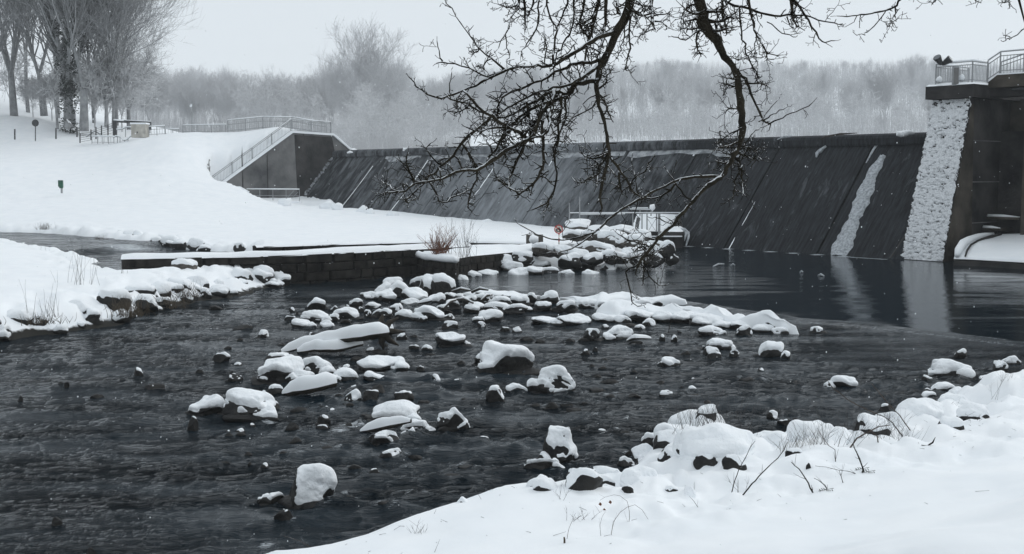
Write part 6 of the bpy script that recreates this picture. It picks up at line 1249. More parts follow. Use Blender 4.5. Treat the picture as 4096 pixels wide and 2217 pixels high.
BR = [
 ([(631, -8, 9.5), (626, 15, 9), (619, 29, 8), (611, 46, 7.2), (604, 60, 6.8), (599, 76, 5.8), (596, 84, 5.2), (597, 93, 4.2), (599, 105, 3.6), (603, 118, 3.4), (606, 130, 3.3), (608.5, 150, 3.2), (606, 165, 3.2), (602, 180, 3), (601, 198, 2.6), (600.5, 214, .9)], DA, .45),
 ([(614, 32.6, 4.8), (604, 35, 4), (592, 40, 3.9), (581, 48, 3.8), (569, 56, 3.8), (557, 64, 3.6), (543, 66, 2.8), (532, 66, 2.6), (517, 67.5, 2.4), (503, 71, 2.2), (491, 76, 2), (482, 74.5, 1.8), (474.5, 70, 1.6), (456, 64, 1.5), (442, 62.5, 1.2), (437, 63, .8)], DA, .7),
 ([(605, 57, 4.5), (592, 63, 3.4), (575, 64, 3.1), (567, 67.5, 2.9), (555, 72.5, 2.8), (534, 83, 2.5), (509.5, 92.6, 2.5), (500, 102, 2.2), (493, 113, 1.6)], DA, 1.3),
 ([(597, 65, 4.5), (586.5, 74.5, 3.8), (576, 81.5, 3.4), (567, 85, 3), (553, 88, 2.6), (540, 92, 2.4), (522, 99, 2.2), (508, 108, 1.8), (497, 114, 1.4)], DA, 1.3),
 ([(596, 81, 4.8), (583, 82, 4.6), (574, 84, 5.2), (570, 91, 5.8), (566, 95, 4.5), (560, 92, 3.6), (549, 93, 3.3), (538, 99, 3.2), (526, 105, 2.8), (512, 115, 2.4), (500, 118, 2), (488, 120, 1.5)], DA, 1.2),
 ([(568, 96, 3.8), (557, 99, 3.2), (543, 104, 3), (526, 112, 2.8), (515, 122, 2.5), (505, 135, 2.2), (498, 146, 2)], DA, 1.2),
 ([(554, 96, 3), (549, 104, 3.4), (542, 113, 3.8), (532, 137, 4.2), (516, 144, 4), (504, 152, 4), (492, 161, 4), (481, 168, 3.6), (469, 170, 3), (456, 173, 2.8), (442, 179, 2.5), (429, 181.5, 2.2), (415, 184, 2), (405, 191, 1.9), (391, 192, 1.7), (383, 193.5, 1.5)], DA, 1.1),
 ([(418, 183, 2), (410, 173.5, 1.7), (407, 164, 1.4), (408, 152, .9)], DA, .9), ([(410, 173.5, 1.5), (404, 167, 1.1), (402, 162, .8)], DA, 1.0), ([(405, 191, 1.6), (394, 190, 1.4), (388, 184, 1.1), (382.5, 182.5, .8)], DA, 1.4),
 ([(463, 91, 2), (466.5, 92.6, 2), (477, 106, 2.6), (491, 115.5, 3), (507, 126, 3.2), (523, 136, 3.4), (531, 141, 3.4)], DA - .2, 1.1),
 ([(507, 70, 2.4), (489, 78, 2.3), (476, 86, 2.2), (461, 91, 2), (448, 97, 2), (434, 97, 1.8), (421, 91, 1.4), (413, 82, 1.2), (408.6, 76.5, .9)], DA, .45),
 ([(448, 97, 1.8), (456, 101, 1.9), (468, 104, 2), (480, 112, 2)], DA, .9), ([(470, 108, 1.7), (462, 110, 1.5), (453, 112, 1.1), (446, 109.5, .8)], DA, 1.2),
 ([(450, 94, 1.1), (450.5, 80, .9), (451.5, 70, .7)], DA, .2), ([(442, 61, 1.3), (440, 52, 1), (437, 41.5, .8)], DA, .1),
 ([(504, 69, 2.6), (491, 58, 2.4), (480, 49, 1.9), (471, 36, 1.4), (461, 23.6, 1.2), (451, 10, 1), (444, -3, .9)], DA + .2, .35), ([(491, 58, 1.8), (483, 66, 1.5), (482, 70, 1)], DA, 1.2), ([(480, 49, 1.5), (474, 53, 1.2), (469, 51, .8)], DA, 1.),
 ([(491, 117, 3.2), (477, 129, 3), (462, 142.5, 2.7), (450, 158.5, 2.5), (442, 165, 2.3), (434, 173, 2), (425, 180, 1.8)], DA, .9),
 ([(462, 142, 2.5), (469, 153, 2.3), (474.5, 165, 2.2), (477, 172, 2), (476, 179, 1.8), (472, 189.5, 1.7), (469, 199, 1.5), (468, 207, 1.3), (472, 212, .9)], DA, .9),
 ([(429, 183, 1.8), (437, 195, 1.7), (442, 203, 1.6), (456, 195, 1.5), (468, 190, 1.3)], DA, 1.1), ([(425, 183, 1.5), (409, 198, 1.3), (407, 202, 1.2), (414, 199, 1)], DA, 1.2), ([(442, 165, 1.8), (432, 157, 1.4), (427, 149, 1.1), (421, 146.5, .8)], DA, .4),
 ([(543, 117, 2.6), (542, 126, 2.6), (543, 145, 2.6), (543, 165, 2.6), (541, 172, 2.4), (535, 183, 2.2), (524, 191, 2), (516, 195.5, 1.2)], DA, 1.0),
 ([(553, 145, 1.8), (554, 153, 1.8), (556.5, 179, 1.8), (551, 196, 1.6), (540, 206, 1.5), (532, 210, .9)], DA, .25), ([(551, 196, 1.4), (547, 208, 1.3), (543, 213, .9)], DA, .6),
 ([(534, 125, 3), (532, 132, 3), (517.5, 158.5, 2.5), (512, 173, 2.3), (508, 187, 2.2), (524, 191, 1.8)], DA, 1.1), ([(508, 186, 1.8), (500, 181, 1.4), (497, 177.5, .9)], DA, 1.2),
 ([(554, 91, 3), (551, 113, 2.8), (547, 132, 2.6), (536, 137, 2.4)], DA, 1.3), ([(527, 102, 2.6), (530, 118, 2.6), (530, 131, 2.5)], DA, 1.3), ([(509.5, 130, 3), (501, 140, 3), (496, 148, 2.6), (488, 158, 2.4)], DA, 1.2),
 ([(561, 95, 2.4), (561, 107, 2.4), (559, 125, 2.3), (557, 145, 2), (554, 158, 1.6)], DA, 1.0), ([(545, 95, 2.4), (541, 108, 2.4), (536, 120, 2.2), (522, 137, 2)], DA + .15, 1.2), ([(565, 98, 2), (567, 112, 2), (562, 128, 1.7), (556, 143, 1.4), (553, 158, 1.1)], DA, .8),
 ([(500, 102, 2), (498, 112, 1.9), (496, 122, 1.8), (503, 131, 1.8), (512, 138, 1.6)], DA, 1.2), ([(515, 122, 2.2), (505, 127, 2.2), (492, 128, 2), (478, 131, 1.6), (466, 127, 1.1)], DA, 1.3), ([(530, 112, 2.2), (520, 121, 2.2), (510, 126, 2), (502, 131, 1.8)], DA + .1, 1.3),
 ([(548, 113, 2.5), (556, 123, 2.2), (563, 121, 1.7), (568, 116, 1.2)], DA, 1.), ([(565, 126, 1.8), (572, 118, 1.5), (586, 112, 1.3), (596, 101, 1.5), (598, 96, 1.5)], DA, .6), ([(576, 118, 1.2), (566, 132, 1.2), (563, 140, .8)], DA, .8),
 ([(599, 93, 3), (604, 103, 2), (607, 110, 2), (611, 118, 1.4)], DA, .8), ([(600, 88, 2), (606, 83, 1.8), (608, 75, 1.4), (611, 70, 1)], DA, 1.1),
 ([(610, 155, 2.8), (612, 159, 2.6), (622, 173, 2.4), (629.5, 186, 2), (637.5, 196, 1.7), (643, 198, 1.3)], DA, .9), ([(618.5, 171, 2), (620, 183, 1.8), (622, 193, 1.6)], DA, .4), ([(608, 153, 2.4), (600, 165, 2.2), (598, 175, 2.2), (597, 184, 1.6)], DA, 1.0),
 ([(580, 152, 1.2), (586, 157, 1.6), (599, 158, 1.8), (607, 151, 1.8)], DA, 1.2), ([(572, 177, 1), (581, 182, 1.4), (597, 175, 1.6)], DA, 1.2), ([(581, 169, 1), (590, 168, 1.2), (597, 165, 1.4)], DA, 1.),
 # right limb
 ([(697, -6, 11), (703, 14, 10.5), (705, 28, 10), (714.6, 36, 9.5), (719, 47, 7.2), (725, 57, 6.6), (733, 66, 6.2), (737, 79, 6.6), (739, 93, 7), (741.5, 108, 6.6), (742.5, 122, 6.6), (742, 135, 5.8), (738, 148, 5), (733, 158, 4.6), (728, 168, 4.2), (721, 177, 4.6), (718, 178, 4.5), (703, 190, 4), (693, 200, 3.8), (683, 212, 3.8), (673, 223, 3.8), (663, 232, 3.6), (653, 245, 3.4), (642.5, 258.5, 2.8), (637, 268, 2)], DB, .5),
 ([(719, 177, 3.2), (703, 176, 3), (688, 179, 2.8), (673, 182, 2.6), (658, 189, 2.4), (643, 197, 2.4), (627.5, 206, 2.2), (615, 214, 2.2), (604, 224, 2.2), (595, 232, 2), (586, 240, 1.8), (572, 248.5, 1.5), (562, 251.5, 1.3), (546, 253.5, .9)], DB, .22),
 ([(595, 232, 1.8), (576, 237.5, 1.6), (558, 240, 1.5), (542, 236.5, 1.3), (529, 230, 1.2), (517, 223, .8)], DB, .12), ([(677, 183, 2.2), (670, 190, 2), (657.6, 198, 1.8), (646, 198, 1.5), (636, 195, 1)], DB, .5), ([(694, 200, 1.8), (687, 197, 1.5), (677, 185, 1.3), (666.6, 170, .9)], DB, .2),
 ([(630, 183, 1.4), (644.5, 171, 1.3), (652.6, 158, .9)], DA, .3), ([(637.5, 194, 1.2), (634, 176, 1), (632, 158, .8)], DA, .1), ([(650, 247, 2), (640, 243, 1.6), (628, 240, 1.4), (618, 234, .9)], DB, .7), ([(648, 250, 1.8), (636, 257, 1.6), (624, 259, 1.4), (616, 254, .9)], DB, .9), ([(640, 262, 1.6), (626, 272, 1.5), (627.5, 278, 1.5), (630.5, 290, 1.4), (633.5, 304, 1.2), (641, 306, .8)], DB, .35), ([(641, 260, 1.6), (644, 270, 1.6), (643, 284, .9)], DB, .9), ([(642, 262, 1.4), (650, 276, 1.3), (657, 284.5, 1.1), (666, 285.5, .7)], DB, .3),
 ([(656, 240, 1.8), (648, 238, 1.4), (640, 232, 1), (636, 227, .8)], DB, .5), ([(642, 258, 1.8), (652, 254, 1.4), (662, 250, 1)], DB, 1.6), ([(646, 252, 2), (643, 246, 1.6), (636, 250, 1.2)], DB, 1.6),
 ([(736, 68, 3.6), (742, 76, 3.2), (747, 82.7, 3), (754, 99, 2.2), (761, 116, 2), (766, 122, 1.8), (770.5, 125, 1.4)], DB, .3), ([(747, 83, 2), (761, 83, 1.5), (767, 86, 1)], DB, .9), ([(768, 124.5, 1.6), (783, 117.5, 1.3), (796, 111.5, 1.1), (812.7, 102.5, .8)], DB, .05), ([(762, 121, 1.3), (768, 117, 1.2), (785, 108.5, .7)], DB, .05), ([(760, 122, 1.2), (768, 111.5, 1), (779, 99, .7)], DB, .05), ([(742, 147, 1.1), (755, 132, 1), (768, 124.5, 1)], DB, .05),
 ([(742, 128, 2), (730, 134, 1.6), (722, 140, 1.2), (716, 142, .8)], DB, 1.0), ([(741, 140, 2.2), (733, 144, 1.8), (724, 147, 1.4), (717, 145, .9)], DB, 1.6), ([(738, 148, 2.2), (730, 153, 1.8), (722, 151, 1.3), (713, 150, .9)], DB, 1.6), ([(736, 152, 2), (748, 158, 1.7), (760, 158, 1.3)], DB, 1.2), ([(734, 156, 2), (741, 166, 1.8), (742, 182, 1.4), (744, 195, 1)], DB, 1.1), ([(737, 150, 1.8), (748, 148, 1.4), (757, 152, 1)], DB, 1.5), ([(742, 165, 1.4), (736, 180, 1.3), (733, 196, .9)], DB, .9), ([(733, 158, 2), (724, 164, 1.7), (717, 161, 1.2)], DB, 1.6),
 ([(742, 112, 1.8), (732, 108, 1.4), (724, 112, 1.)], DB, .8), ([(740, 88, 1.8), (730, 86, 1.5), (722, 83, 1)], DB, 1.), ([(738, 80, 1.5), (728, 78, 1.3), (721, 75, .9)], DB, .8),
 ([(748, -3, 3), (751, 12, 2.6), (755, 30, 2.2), (762, 42, 1.8), (769, 53.6, 1.4), (781, 55, .8)], DB, .5), ([(762, 42, 1.4), (765, 52, 1.2), (767, 61, .8)], DB, .9), ([(725, 2, 2.4), (735, 6, 2.4), (749.5, 9, 2.4), (767, 14.5, 2.2), (787.5, 15.7, 1.8), (806, 16, 1.5), (818, 19, 1.3), (834, 23, 1.1), (842, 24, .8)], DB, .3),
 ([(790, -3, 2.4), (801, 7, 2), (808, 21, 1.8), (816, 33, 1.6), (820, 39, 1.4), (825, 42, 1.2), (835, 40.7, .8)], DB, .15), ([(791, -3, 3), (791, 10, 2.6), (794, 20, 2), (797, 27, 1.2)], DB, 1.8, ), ([(787, 16, 1.5), (790, 24, 1.2), (797, 33, .8)], DB, .4), ([(768, 21, 1.3), (778, 29, 1.2), (789, 36, 1), (796, 37, .7)], DB, .1), ([(790, -2, 2), (797, 5, 1.6), (808, 10, 1)], DB, .6),
 ([(902.6, -3, 2.4), (895.5, 6, 2.2), (885.5, 11, 1.8), (874.5, 13, 1.6), (857, 15.6, 1.3), (847, 17, 1.1), (837, 16, .7)], 6.9, .15), ([(885.5, 11, 1.2), (878.5, 23, 1.1), (869.4, 30, 1), (863.4, 34, .9), (855, 34, .6)], 6.9, .1), ([(895.5, 6, 1.6), (896, 13, 1.2), (891.5, 21, 1), (887, 30, .6)], 6.9, .8), ([(857, 15.6, .8), (853, 22, .7), (845, 27, .5)], 6.9, 0),
 ([(1026, 27, 1.5), (1012, 37, 1.1), (1003, 41.5, .8)], 6.9, .05), ([(1012, 37, 1), (1006, 36.5, .9), (1003, 34.6, .6)], 6.9, 0), ([(1012, -4, 1.6), (1008, 1, 1.2), (1002, 1.5, .8)], 6.9, .8), ([(940, -4, 1.2), (936, 1, 1), (929, 2, .7)], 6.9, .6), ([(975, -4, 1.), (976, 1, .9), (981, 3, .6)], 6.9, .6),
 # hanging sprays at the top
 ([(523.6, -3, 2.4), (525, 14, 2), (525, 30, .9)], 6.5, 1.6), ([(519, -3, 2.6), (518, 6, 2.2), (511, 17, 1.6), (505, 34, 1.3), (498.6, 48, .8)], 6.6, .9), ([(539, -3, 1.7), (539, 7, 1.5), (536, 29, 1.4), (526, 45, 1.2), (521, 52, .8)], 6.5, .6), ([(505, 34, 1), (507, 47, .9), (510, 55, .8), (507, 62, 1), (515, 68, 1.2)], 6.5, .5), ([(520, 3, 1.8), (511, 7, 1.5), (503, 6, 1), (498, 3, .7)], 6.6, 1.5),
 ([(547, -3, 2), (547, 6, 1.8), (553, 22, 1.7), (557, 28, 1.8), (554.5, 46.6, 2), (553, 65, 2.2)], 6.4, .6), ([(568, -3, 2), (568, 3.5, 1.8), (562, 16, 1.6), (557, 28, 1.6)], 6.5, .7), ([(573.7, -2, 2), (573.7, 6, 1.8), (572.5, 27, 1.6), (563, 43, 1.4), (557, 53.6, 1.3), (555, 63, 1.2)], 6.5, .9), ([(544.5, 30, 1), (546, 46.6, 1.2), (544.5, 63, 1.3)], 6.5, 1.2),
 ([(599, -3, 4), (596, 14, 3.6), (591, 32.6, 3.2), (586.5, 46.6, 2.8), (585, 60.5, 2)], 6.7, 1.8), ([(606, -3, 3.4), (605, 23, 2.8), (603, 38.4, 2.6), (597, 58, 2)], 6.6, 1.1), ([(585, -3, 2.4), (583, 10, 2.2), (580, 24, 1.8), (585, 34, 1.4)], 6.6, 1.8), ([(617, -3, 3.4), (617, 10, 2.8), (619, 14, 1.5)], 6.5, 1.), ([(596, 14, 2.2), (588, 20, 1.8), (578, 24, 1.2), (570, 22, .8)], 6.7, 1.9), ([(594, 24, 2), (586, 29, 1.6), (577, 33, 1.1)], 6.7, 1.9), ([(600, 6, 2), (590, 8, 1.6), (579, 12, 1)], 6.7, 1.8), ([(534, -3, 2), (532, 8, 1.5), (528, 16, 1)], 6.5, 1.8),
 ([(651.7, -3, 3.2), (652, 15, 3), (654, 27, 2.2)], 6.5, .7), ([(654, 20, 1.6), (662, 23, 1.3), (667, 27, 1), (671.5, 29, .7)], 6.5, .5), ([(662, 23, 1.1), (667, 19, .9), (669, 12, .6)], 6.5, .4), ([(654, 28, 1.5), (645, 33, 1.2), (635.5, 37, .8)], 6.5, .5), ([(631, 14, 2), (629.6, 21, 1.8), (629.6, 41, 1.7), (628.4, 56, 1.5), (625, 70, 1.1), (629, 70, .9), (633, 68, .7)], 6.4, .6), ([(627, 14, 1.5), (625, 23, 1.2), (621.4, 46.6, 1.1), (617, 58, .8)], 6.4, .6), ([(628, 8, 2.2), (636, 14, 2), (644, 15, 1.8), (652, 12, 1.4)], 6.4, 1.9), ([(630, 2, 2), (640, 5, 1.8), (648, 10, 1.4)], 6.4, 1.9), ([(636, 14, 1.5), (637, 22, 1.3), (634, 28, .9)], 6.4, 1.6),
 ([(703, 12, 3), (694, 14, 2.2), (686, 10, 1.4), (680, 4, .9)], DB, 1.4), ([(704, 18, 3), (695, 20, 2.2), (687, 22, 1.4), (681, 24, .9)], DB, 1.8), ([(705, 25, 3), (697, 28, 2.2), (688, 29, 1.4), (681, 28, .9)], DB, 1.8), ([(702, 6, 3), (692, 5, 2), (683, 12, 1.2), (682, 17, .8)], DB, 1.4), ([(712, 34, 2.2), (700.6, 31, 2), (685.5, 39.6, 1.5), (678, 38, 1.2), (671.5, 36, .9)], DB, .1), ([(700, 30, 1.8), (698, 31.4, 2), (697, 46.6, 1.6), (700.6, 56, .9)], DB, 1.2),
 ([(706, 10, 4), (716, 12, 3), (724, 8, 2), (730, 0, 1.5)], DB, 1.8), ([(709, 20, 4), (718, 22, 3), (727, 18, 2), (734, 14, 1.2)], DB, 1.9), ([(713, 30, 3), (722, 30, 2.4), (729, 28, 1.4)], DB, 1.9), ([(722, -3, 3), (722, 10, 2.6), (724, 22, 2), (727, 34, 1.4)], DB, 1.6), ([(740, 6, 1.8), (740, 15, 1.6), (741.5, 38.5, 1.6), (745, 44, 1.5), (750.7, 62, 1.3), (759, 79, .8)], DB, .5), ([(750.7, 62, 1), (755, 72, .9), (756, 78, .6)], DB, .5), ([(755, 30, 1), (755, 44, .9), (754, 56, .9), (745, 58, .7)], DB, .6),
 ([(745, 58, 1), (738, 60, .9), (731, 56, .7)], DB, .9),
]
for b in BR: limb(*b, nm='branch')
# ------------------------------------------------------------------ shrubs, stems and grasses
def surf(px, py, z0=1.0):
    b = atz(px, py, z0)
    for _ in range(8): b = atz(px, py, gz(b.x, b.y))
    return b
def stems(name, pts, label, m, n, h, spread, w=.004, cat='plant', bend=.15, seed=1, fork=0, group=None, kindname='stems', wide=None):
    rn = random.Random(seed); root = empty(name, pts[0]); tag(root, label, cat, group); A = Acc()
    def st(p, d, L, r, k):
        q = p; P = [p]; dd = d.copy()
        for i in range(5): dd = (dd + Vector((rn.gauss(0, bend), rn.gauss(0, bend), 0))).normalized(); q = q + dd * L / 5; P.append(q)
        A.tube(P, [r * (1 - .13 * i) for i in range(6)], 3)
        if k > 0:
            for _ in range(rn.randint(2, 4)):
                j = rn.randint(1, 4); nd = (dd + Vector((rn.uniform(-.8, .8), rn.uniform(-.6, .6), rn.uniform(-.1, .5)))).normalized(); st(P[j], nd, L * rn.uniform(.3, .6), r * .6, k - 1)
    for k in range(n):
        p = Vector(rn.choice(pts)) + Vector((rn.gauss(0, spread), rn.gauss(0, spread * .6), -.03)); a = rn.uniform(-1, 1)
        st(p, Vector((a * (wide or .5), rn.uniform(-.3, .3), 1)).normalized(), h * rn.uniform(.5, 1.1), w * rn.uniform(.7, 1.2), fork)
    o = part(kindname, A, m, root, kind='stuff'); return root
stems('shrub', [atz(438, 256, 1.0)], 'reddish brown leafless shrub on the snowy wall end', M_SHRUB, 60, 1.15, .16, .011, 'shrub', .16, 3, 2, wide=.75)
stems('reed_clump', [atz(463, 262, .8), atz(458, 258, .9), atz(468, 262, .7)], 'tall dark dead stems right of the reddish shrub', M_REED, 22, 1.9, .22, .007, 'plant', .07, 4, 1, wide=.25)
stems('shrub', [atz(407, 286, .05)], 'small brown weed clump at the foot of the wall left of the debris heap', M_REED, 10, .5, .12, .006, 'shrub', .15, 5, 2, wide=.8)
for i, (px, py, n, h, lab, m) in enumerate([(108, 193, 70, 1.5, 'dark brush clump in the snowfield right of the green box', M_REED), (124, 195, 26, 1.4, 'middle thin stem clump in the snowfield', M_REED), (135, 196, 50, 1.5, 'right-hand thin stem clump in the snowfield', M_REED), (54, 199.5, 20, 1.0, 'low dark stem clump below the green box', M_REED), (60, 199.5, 16, .9, 'second low stem clump below the green box', M_REED), (98, 195, 40, 1.0, 'dense dark tuft at the left end of the brush clump', M_REED), (158, 198, 14, 1.3, 'sparse dead stems right of the snowfield brush', M_REED), (4, 199, 40, .4, 'low dark tuft at the left edge of the snowfield', M_REED)]):
    p = surf(px, py, 2.5); stems('dead_weeds', [p + Vector((-.5, 0, 0)), p, p + Vector((.5, 0, 0))], lab, m, n, h, .35, .018 if n > 30 else .013, 'plant', .08, 20 + i, 1, 'dead weeds on the snowfield')
for i, (px, py, n, h, lab) in enumerate([(327 / 1, 0, 0, 0, '')][:0] + [(81, 284, 9, 1.5, 'tall thin grass stalks in the middle of the lower left snow'), (87, 284, 6, 1.3, 'grass stalks just right of the tall ones in the lower left snow'), (62, 283, 5, .9, 'short stalks left of the tall grass stalks'), (40, 312, 4, 1.2, 'lone curved stalks above the left bank edge'), (50, 316, 14, .7, 'stalk tuft on the snowy bank hump at left'), (122, 266, 6, .9, 'stalks in the upper middle of the lower left snow'), (165, 290, 6, .8, 'stalks near the right part of the lower left bank'), (43, 240 + 12, 3, .5, 'tiny stalk in the far lower left snow'), (120, 278, 6, .7, 'short stalks right of the tall grass stalks'), (190, 297, 8, .6, 'stalk tuft at the water edge of the lower left bank')]):
    p = surf(px, py, 1.0); stems('grass_stalks', [p], lab, M_REED, n, h, .15, .005, 'grass', .07, 60 + i, 0, 'grass stalks on the lower left bank', wide=.35)
for i, (px, py, n, h, lab) in enumerate([(131, 315, 110, .5, 'brown grass tuft hanging over the water on the lower left bank'), (124, 309, 40, .4, 'brown grass behind the big hanging tuft'), (170, 303, 35, .35, 'brown grass tuft at the bank edge right of the hanging tuft'), (178, 307, 40, .35, 'dark grass tuft at the water right of the hanging tuft'), (222, 289, 60, .45, 'small brown grass tuft near the bank tip'), (187, 296, 60, .4, 'small grass tuft up the bank'), (35, 323, 34, .3, 'dark grass tuft under a snow hump near the left edge'), (52, 322, 30, .3, 'dark grass tuft right of the leftmost one'), (203, 249, 60, .5, 'brown tuft at the creek bank edge'), (100, 239, 40, .3, 'dark tuft at the creek edge'), (45, 229, 60, .5, 'dark tuft behind the creek'), (108, 258, 14, .5, 'pale broken stalks at the left end of the channel wall')]):
    p = surf(px, py, .4); p.z = max(p.z, .12); stems('grass_tuft', [p], lab, M_GRASS, n, h, .22, .007, 'grass', .22, 80 + i, 0, 'grass tufts at the water edge', wide=.9)
# near bank: tussock, dead stems, brambles
stems('grass_tussock', [surf(x, y) + Vector((0, 0, .1)) for x, y in ((700, 440), (712, 436), (722, 438), (706, 446), (730, 440), (690, 436))], 'snow-laden grass tussock with upright dead blades on the near bank', M_REED, 130, .6, .2, .0026, 'grass', .07, 101, 0, wide=.6)
for i, (px, py, n, h, lab) in enumerate([(690, 412, 70, .35, 'brown dead grass on top of the long low snow hump'), (647, 432, 24, .3, 'pale grass blades at the tip of the near bank'), (672, 437, 20, .25, 'short grass blades under the long hump'), (745, 423, 26, .55, 'thin dark stalks on the tall rounded snow mound'), (840, 432, 40, .5, 'tangle of thin stalks left of the dark triangular rock'), (818, 445, 26, .45, 'fine stalks on the snow left of the forked stem'), (803, 448, 60, .3, 'brown bent reeds over a dark stone on the near bank'), (485, 486, 26, .2, 'matted pale grass at the left point of the near bank snow'), (502, 472, 10, .35, 'pale stalks with a snow blob at the near bank edge'), (540, 474, 8, .4, 'crossed pale stalks at the near bank waterline'), (290, 540, 8, .28, 'stalks at the far lower corner of the near bank'), (330, 533, 5, .2, 'single short stalk on the near bank edge'), (575, 520, 8, .2, 'small brown weed in the near bank snow left of the arching stem'), (418, 533, 7, .15, 'tiny weed in the lower near bank snow'), (893, 440, 50, .4, 'dense twig tangle on the right of the crossed branches'), (885, 428, 30, .35, 'twigs below the dark wedged block'), (1000, 430, 18, .12, 'small twig curl in the right bank snow'), (975, 420, 6, .2, 'lone weeds on the upper right bank'), (1010, 392, 4, .6, 'two thin weeds near the right edge of the bank'), (993, 398, 4, .5, 'bent weed on the upper right bank slope'), (947, 412, 6, .3, 'short twigs by the oblong snow pillow'), (855, 445, 16, .5, 'thin upright stems before the dark triangular rock'), (560, 500, 3, .3, 'faint stalks in the near bank snow'), (740, 492, 4, .35, 'two crossing stalks low on the near bank')]):
    p = surf(px, py); stems('dead_weeds', [p], lab, M_GRASS if n > 15 and i in (0, 1, 2, 6, 7) else M_REED, n, h, .13 if n > 12 else .05, .0022, 'plant', .14, 120 + i, 0 if n > 30 else 1, 'dead weeds on the near bank', wide=.9)
rs = random.Random(88); A = Acc()
for _ in range(230):          # bits of bark, seed and grass lying on the near snow
    k = rs.randint(6, len(NB) - 6); p = NB[k].lerp(NB[k + 1], rs.random()) + Vector((.566, -.825, 0)) * (abs(rs.gauss(0, 2.2)) + .6); p.z = gz(p.x, p.y) + .004
    if p.y < 4: continue
    a = rs.uniform(0, 6.28); L = rs.uniform(.012, .07) * (3 if rs.random() < .15 else 1); A.tube([p, p + Vector((math.cos(a) * L, math.sin(a) * L, rs.uniform(0, .6) * L))], [.0022, .0012], 3)
tag(A.build('twig_litter', M_REED), 'scattered bits of twig and seed on the near snow', 'litter', kind='stuff')
def bramble(name, pts, r, label, m=None, side=0, seed=1, lift=0.0):
    """stem traced on the near bank; first point rooted on the snow"""
    b = surf(*pts[0][:2]); D = b.y; P = [b - Vector((0, 0, .05))]; 
    for x, y, *d in pts[1:]: P.append(atd(x, y, D + (d[0] if d else 0)))
    root = empty(name, b); tag(root, label, 'branch', 'dead branches on the near bank'); Q = resample(P, .05); rn = random.Random(seed)
    Q = [q + Vector((rn.gauss(0, .002), rn.gauss(0, .002), rn.gauss(0, .002))) for q in Q]; R_ = np.linspace(r, r * .45, len(Q)); A = Acc().tube(Q, list(R_), 6); part('stem', A, m or M_BARKT, root, True)
    if side:
        B = Acc()
        for _ in range(side):
            i = rn.randint(1, len(Q) - 2); t = (Q[i + 1] - Q[i]).normalized(); d = (t + Vector((rn.uniform(-1, 1), rn.uniform(-.4, .4), rn.uniform(-.6, 1)))).normalized(); L = rn.uniform(.03, .16); B.tube([Q[i], Q[i] + d * L * .5, Q[i] + d * L + Vector((0, 0, .01))], [R_[i] * .5, R_[i] * .4, R_[i] * .25], 4)
        part('side_twigs', B, M_BARKT, root, True, 'stuff')
    return root
M_STICK = mat('brown_wet_stick', (.03, .02, .014), .85, 8, .4, .4, 40, color2=(.09, .062, .045), snow=(.9, 20, .7))
bramble('dead_branch', [(912, 429), (900, 416), (885, 400), (878, 391), (872, 384)], .008, 'brown twig leaning up left from the right side of the twig tangle', M_STICK, 5, 1)
bramble('dead_branch', [(906, 437), (893, 423), (885, 417), (868, 410), (850, 401), (833, 388), (826, 378)], .008, 'longest thin twig arching up left over the big smooth mound', M_STICK, 6, 2)
bramble('dead_branch', [(847, 448), (857, 438), (870, 431), (880, 426), (890, 425)], .011, 'thick pale brown branch lying in front of the triangular rock', M_STICK, 3, 3)
bramble('dead_branch', [(879, 443), (877, 436), (871, 431)], .009, 'short downward prong of the thick pale brown branch', M_STICK, 1, 4)
bramble('dead_branch', [(865, 472), (860, 459), (855, 449), (853, 443)], .010, 'dark upright stick standing below the pale brown branch', M_BARKT, 5, 5)
bramble('dead_branch', [(815, 492), (806, 479), (799, 469), (791, 462)], .009, 'stout dark stick leaning left on the near bank crest', M_BARKT, 5, 6)
bramble('dead_branch', [(740, 494), (752, 484), (762, 473), (771, 464), (778, 458), (784, 450), (787, 442)], .008, 'dark thorny branch curving up right past the bent reeds', M_BARKT, 8, 7)
bramble('dead_branch', [(730, 494), (735, 480), (739, 470), (745, 458), (752, 445), (755, 441)], .006, 'slender dark twig left of the thorny branch', M_BARKT, 4, 8)
bramble('dead_branch', [(829, 489), (825, 485), (818, 480), (814, 478)], .006, 'short stick with a snow-free fern beside it on the bank crest', M_BARKT, 3, 9)
bramble('dead_branch', [(836, 461), (835, 450), (829, 446), (823, 438), (817, 428)], .005, 'forked stem with its left arm longer, near bank centre right', M_STICK, 4, 10)
bramble('dead_branch', [(836, 450), (840, 440), (844, 431)], .004, 'right arm of the forked stem on the near bank', M_STICK, 3, 11)
bramble('dead_branch', [(866, 474), (852, 472), (838, 470), (826, 467), (815, 466)], .005, 'thin twig lying level across the snow toward the left', M_BARKT, 4, 12)
bramble('dead_branch', [(845, 483), (841, 476), (839, 470)], .005, 'small upright twig below the level one', M_BARKT, 3, 13)
bramble('bramble_stem', [(611, 535), (613, 522), (620, 513), (627, 507), (635, 505), (642, 510), (648, 519)], .0028, 'arching bramble stem on the near snow, right one of two arches', M_STICK, 3, 14)
bramble('bramble_stem', [(628, 526), (630, 512), (627, 501), (620, 496), (614, 495), (605, 497), (600, 500)], .0026, 'arching bramble stem bearing a curled brown leaf at its tip', M_STICK, 3, 15)
bramble('bramble_stem', [(601, 536), (600, 525), (602, 517), (606, 512)], .0022, 'small upright stem left of the arching brambles', M_BARKT, 1, 16)
bramble('bramble_stem', [(566, 539), (569, 528), (572, 522), (576, 517), (578, 520)], .0025, 'nodding stem above a broken stub on the near snow', M_STICK, 1, 17)
bramble('bramble_stem', [(700, 506), (694, 501), (689, 496)], .003, 'tiny dark twig at the snow crest, centre right', M_BARKT, 1, 18)
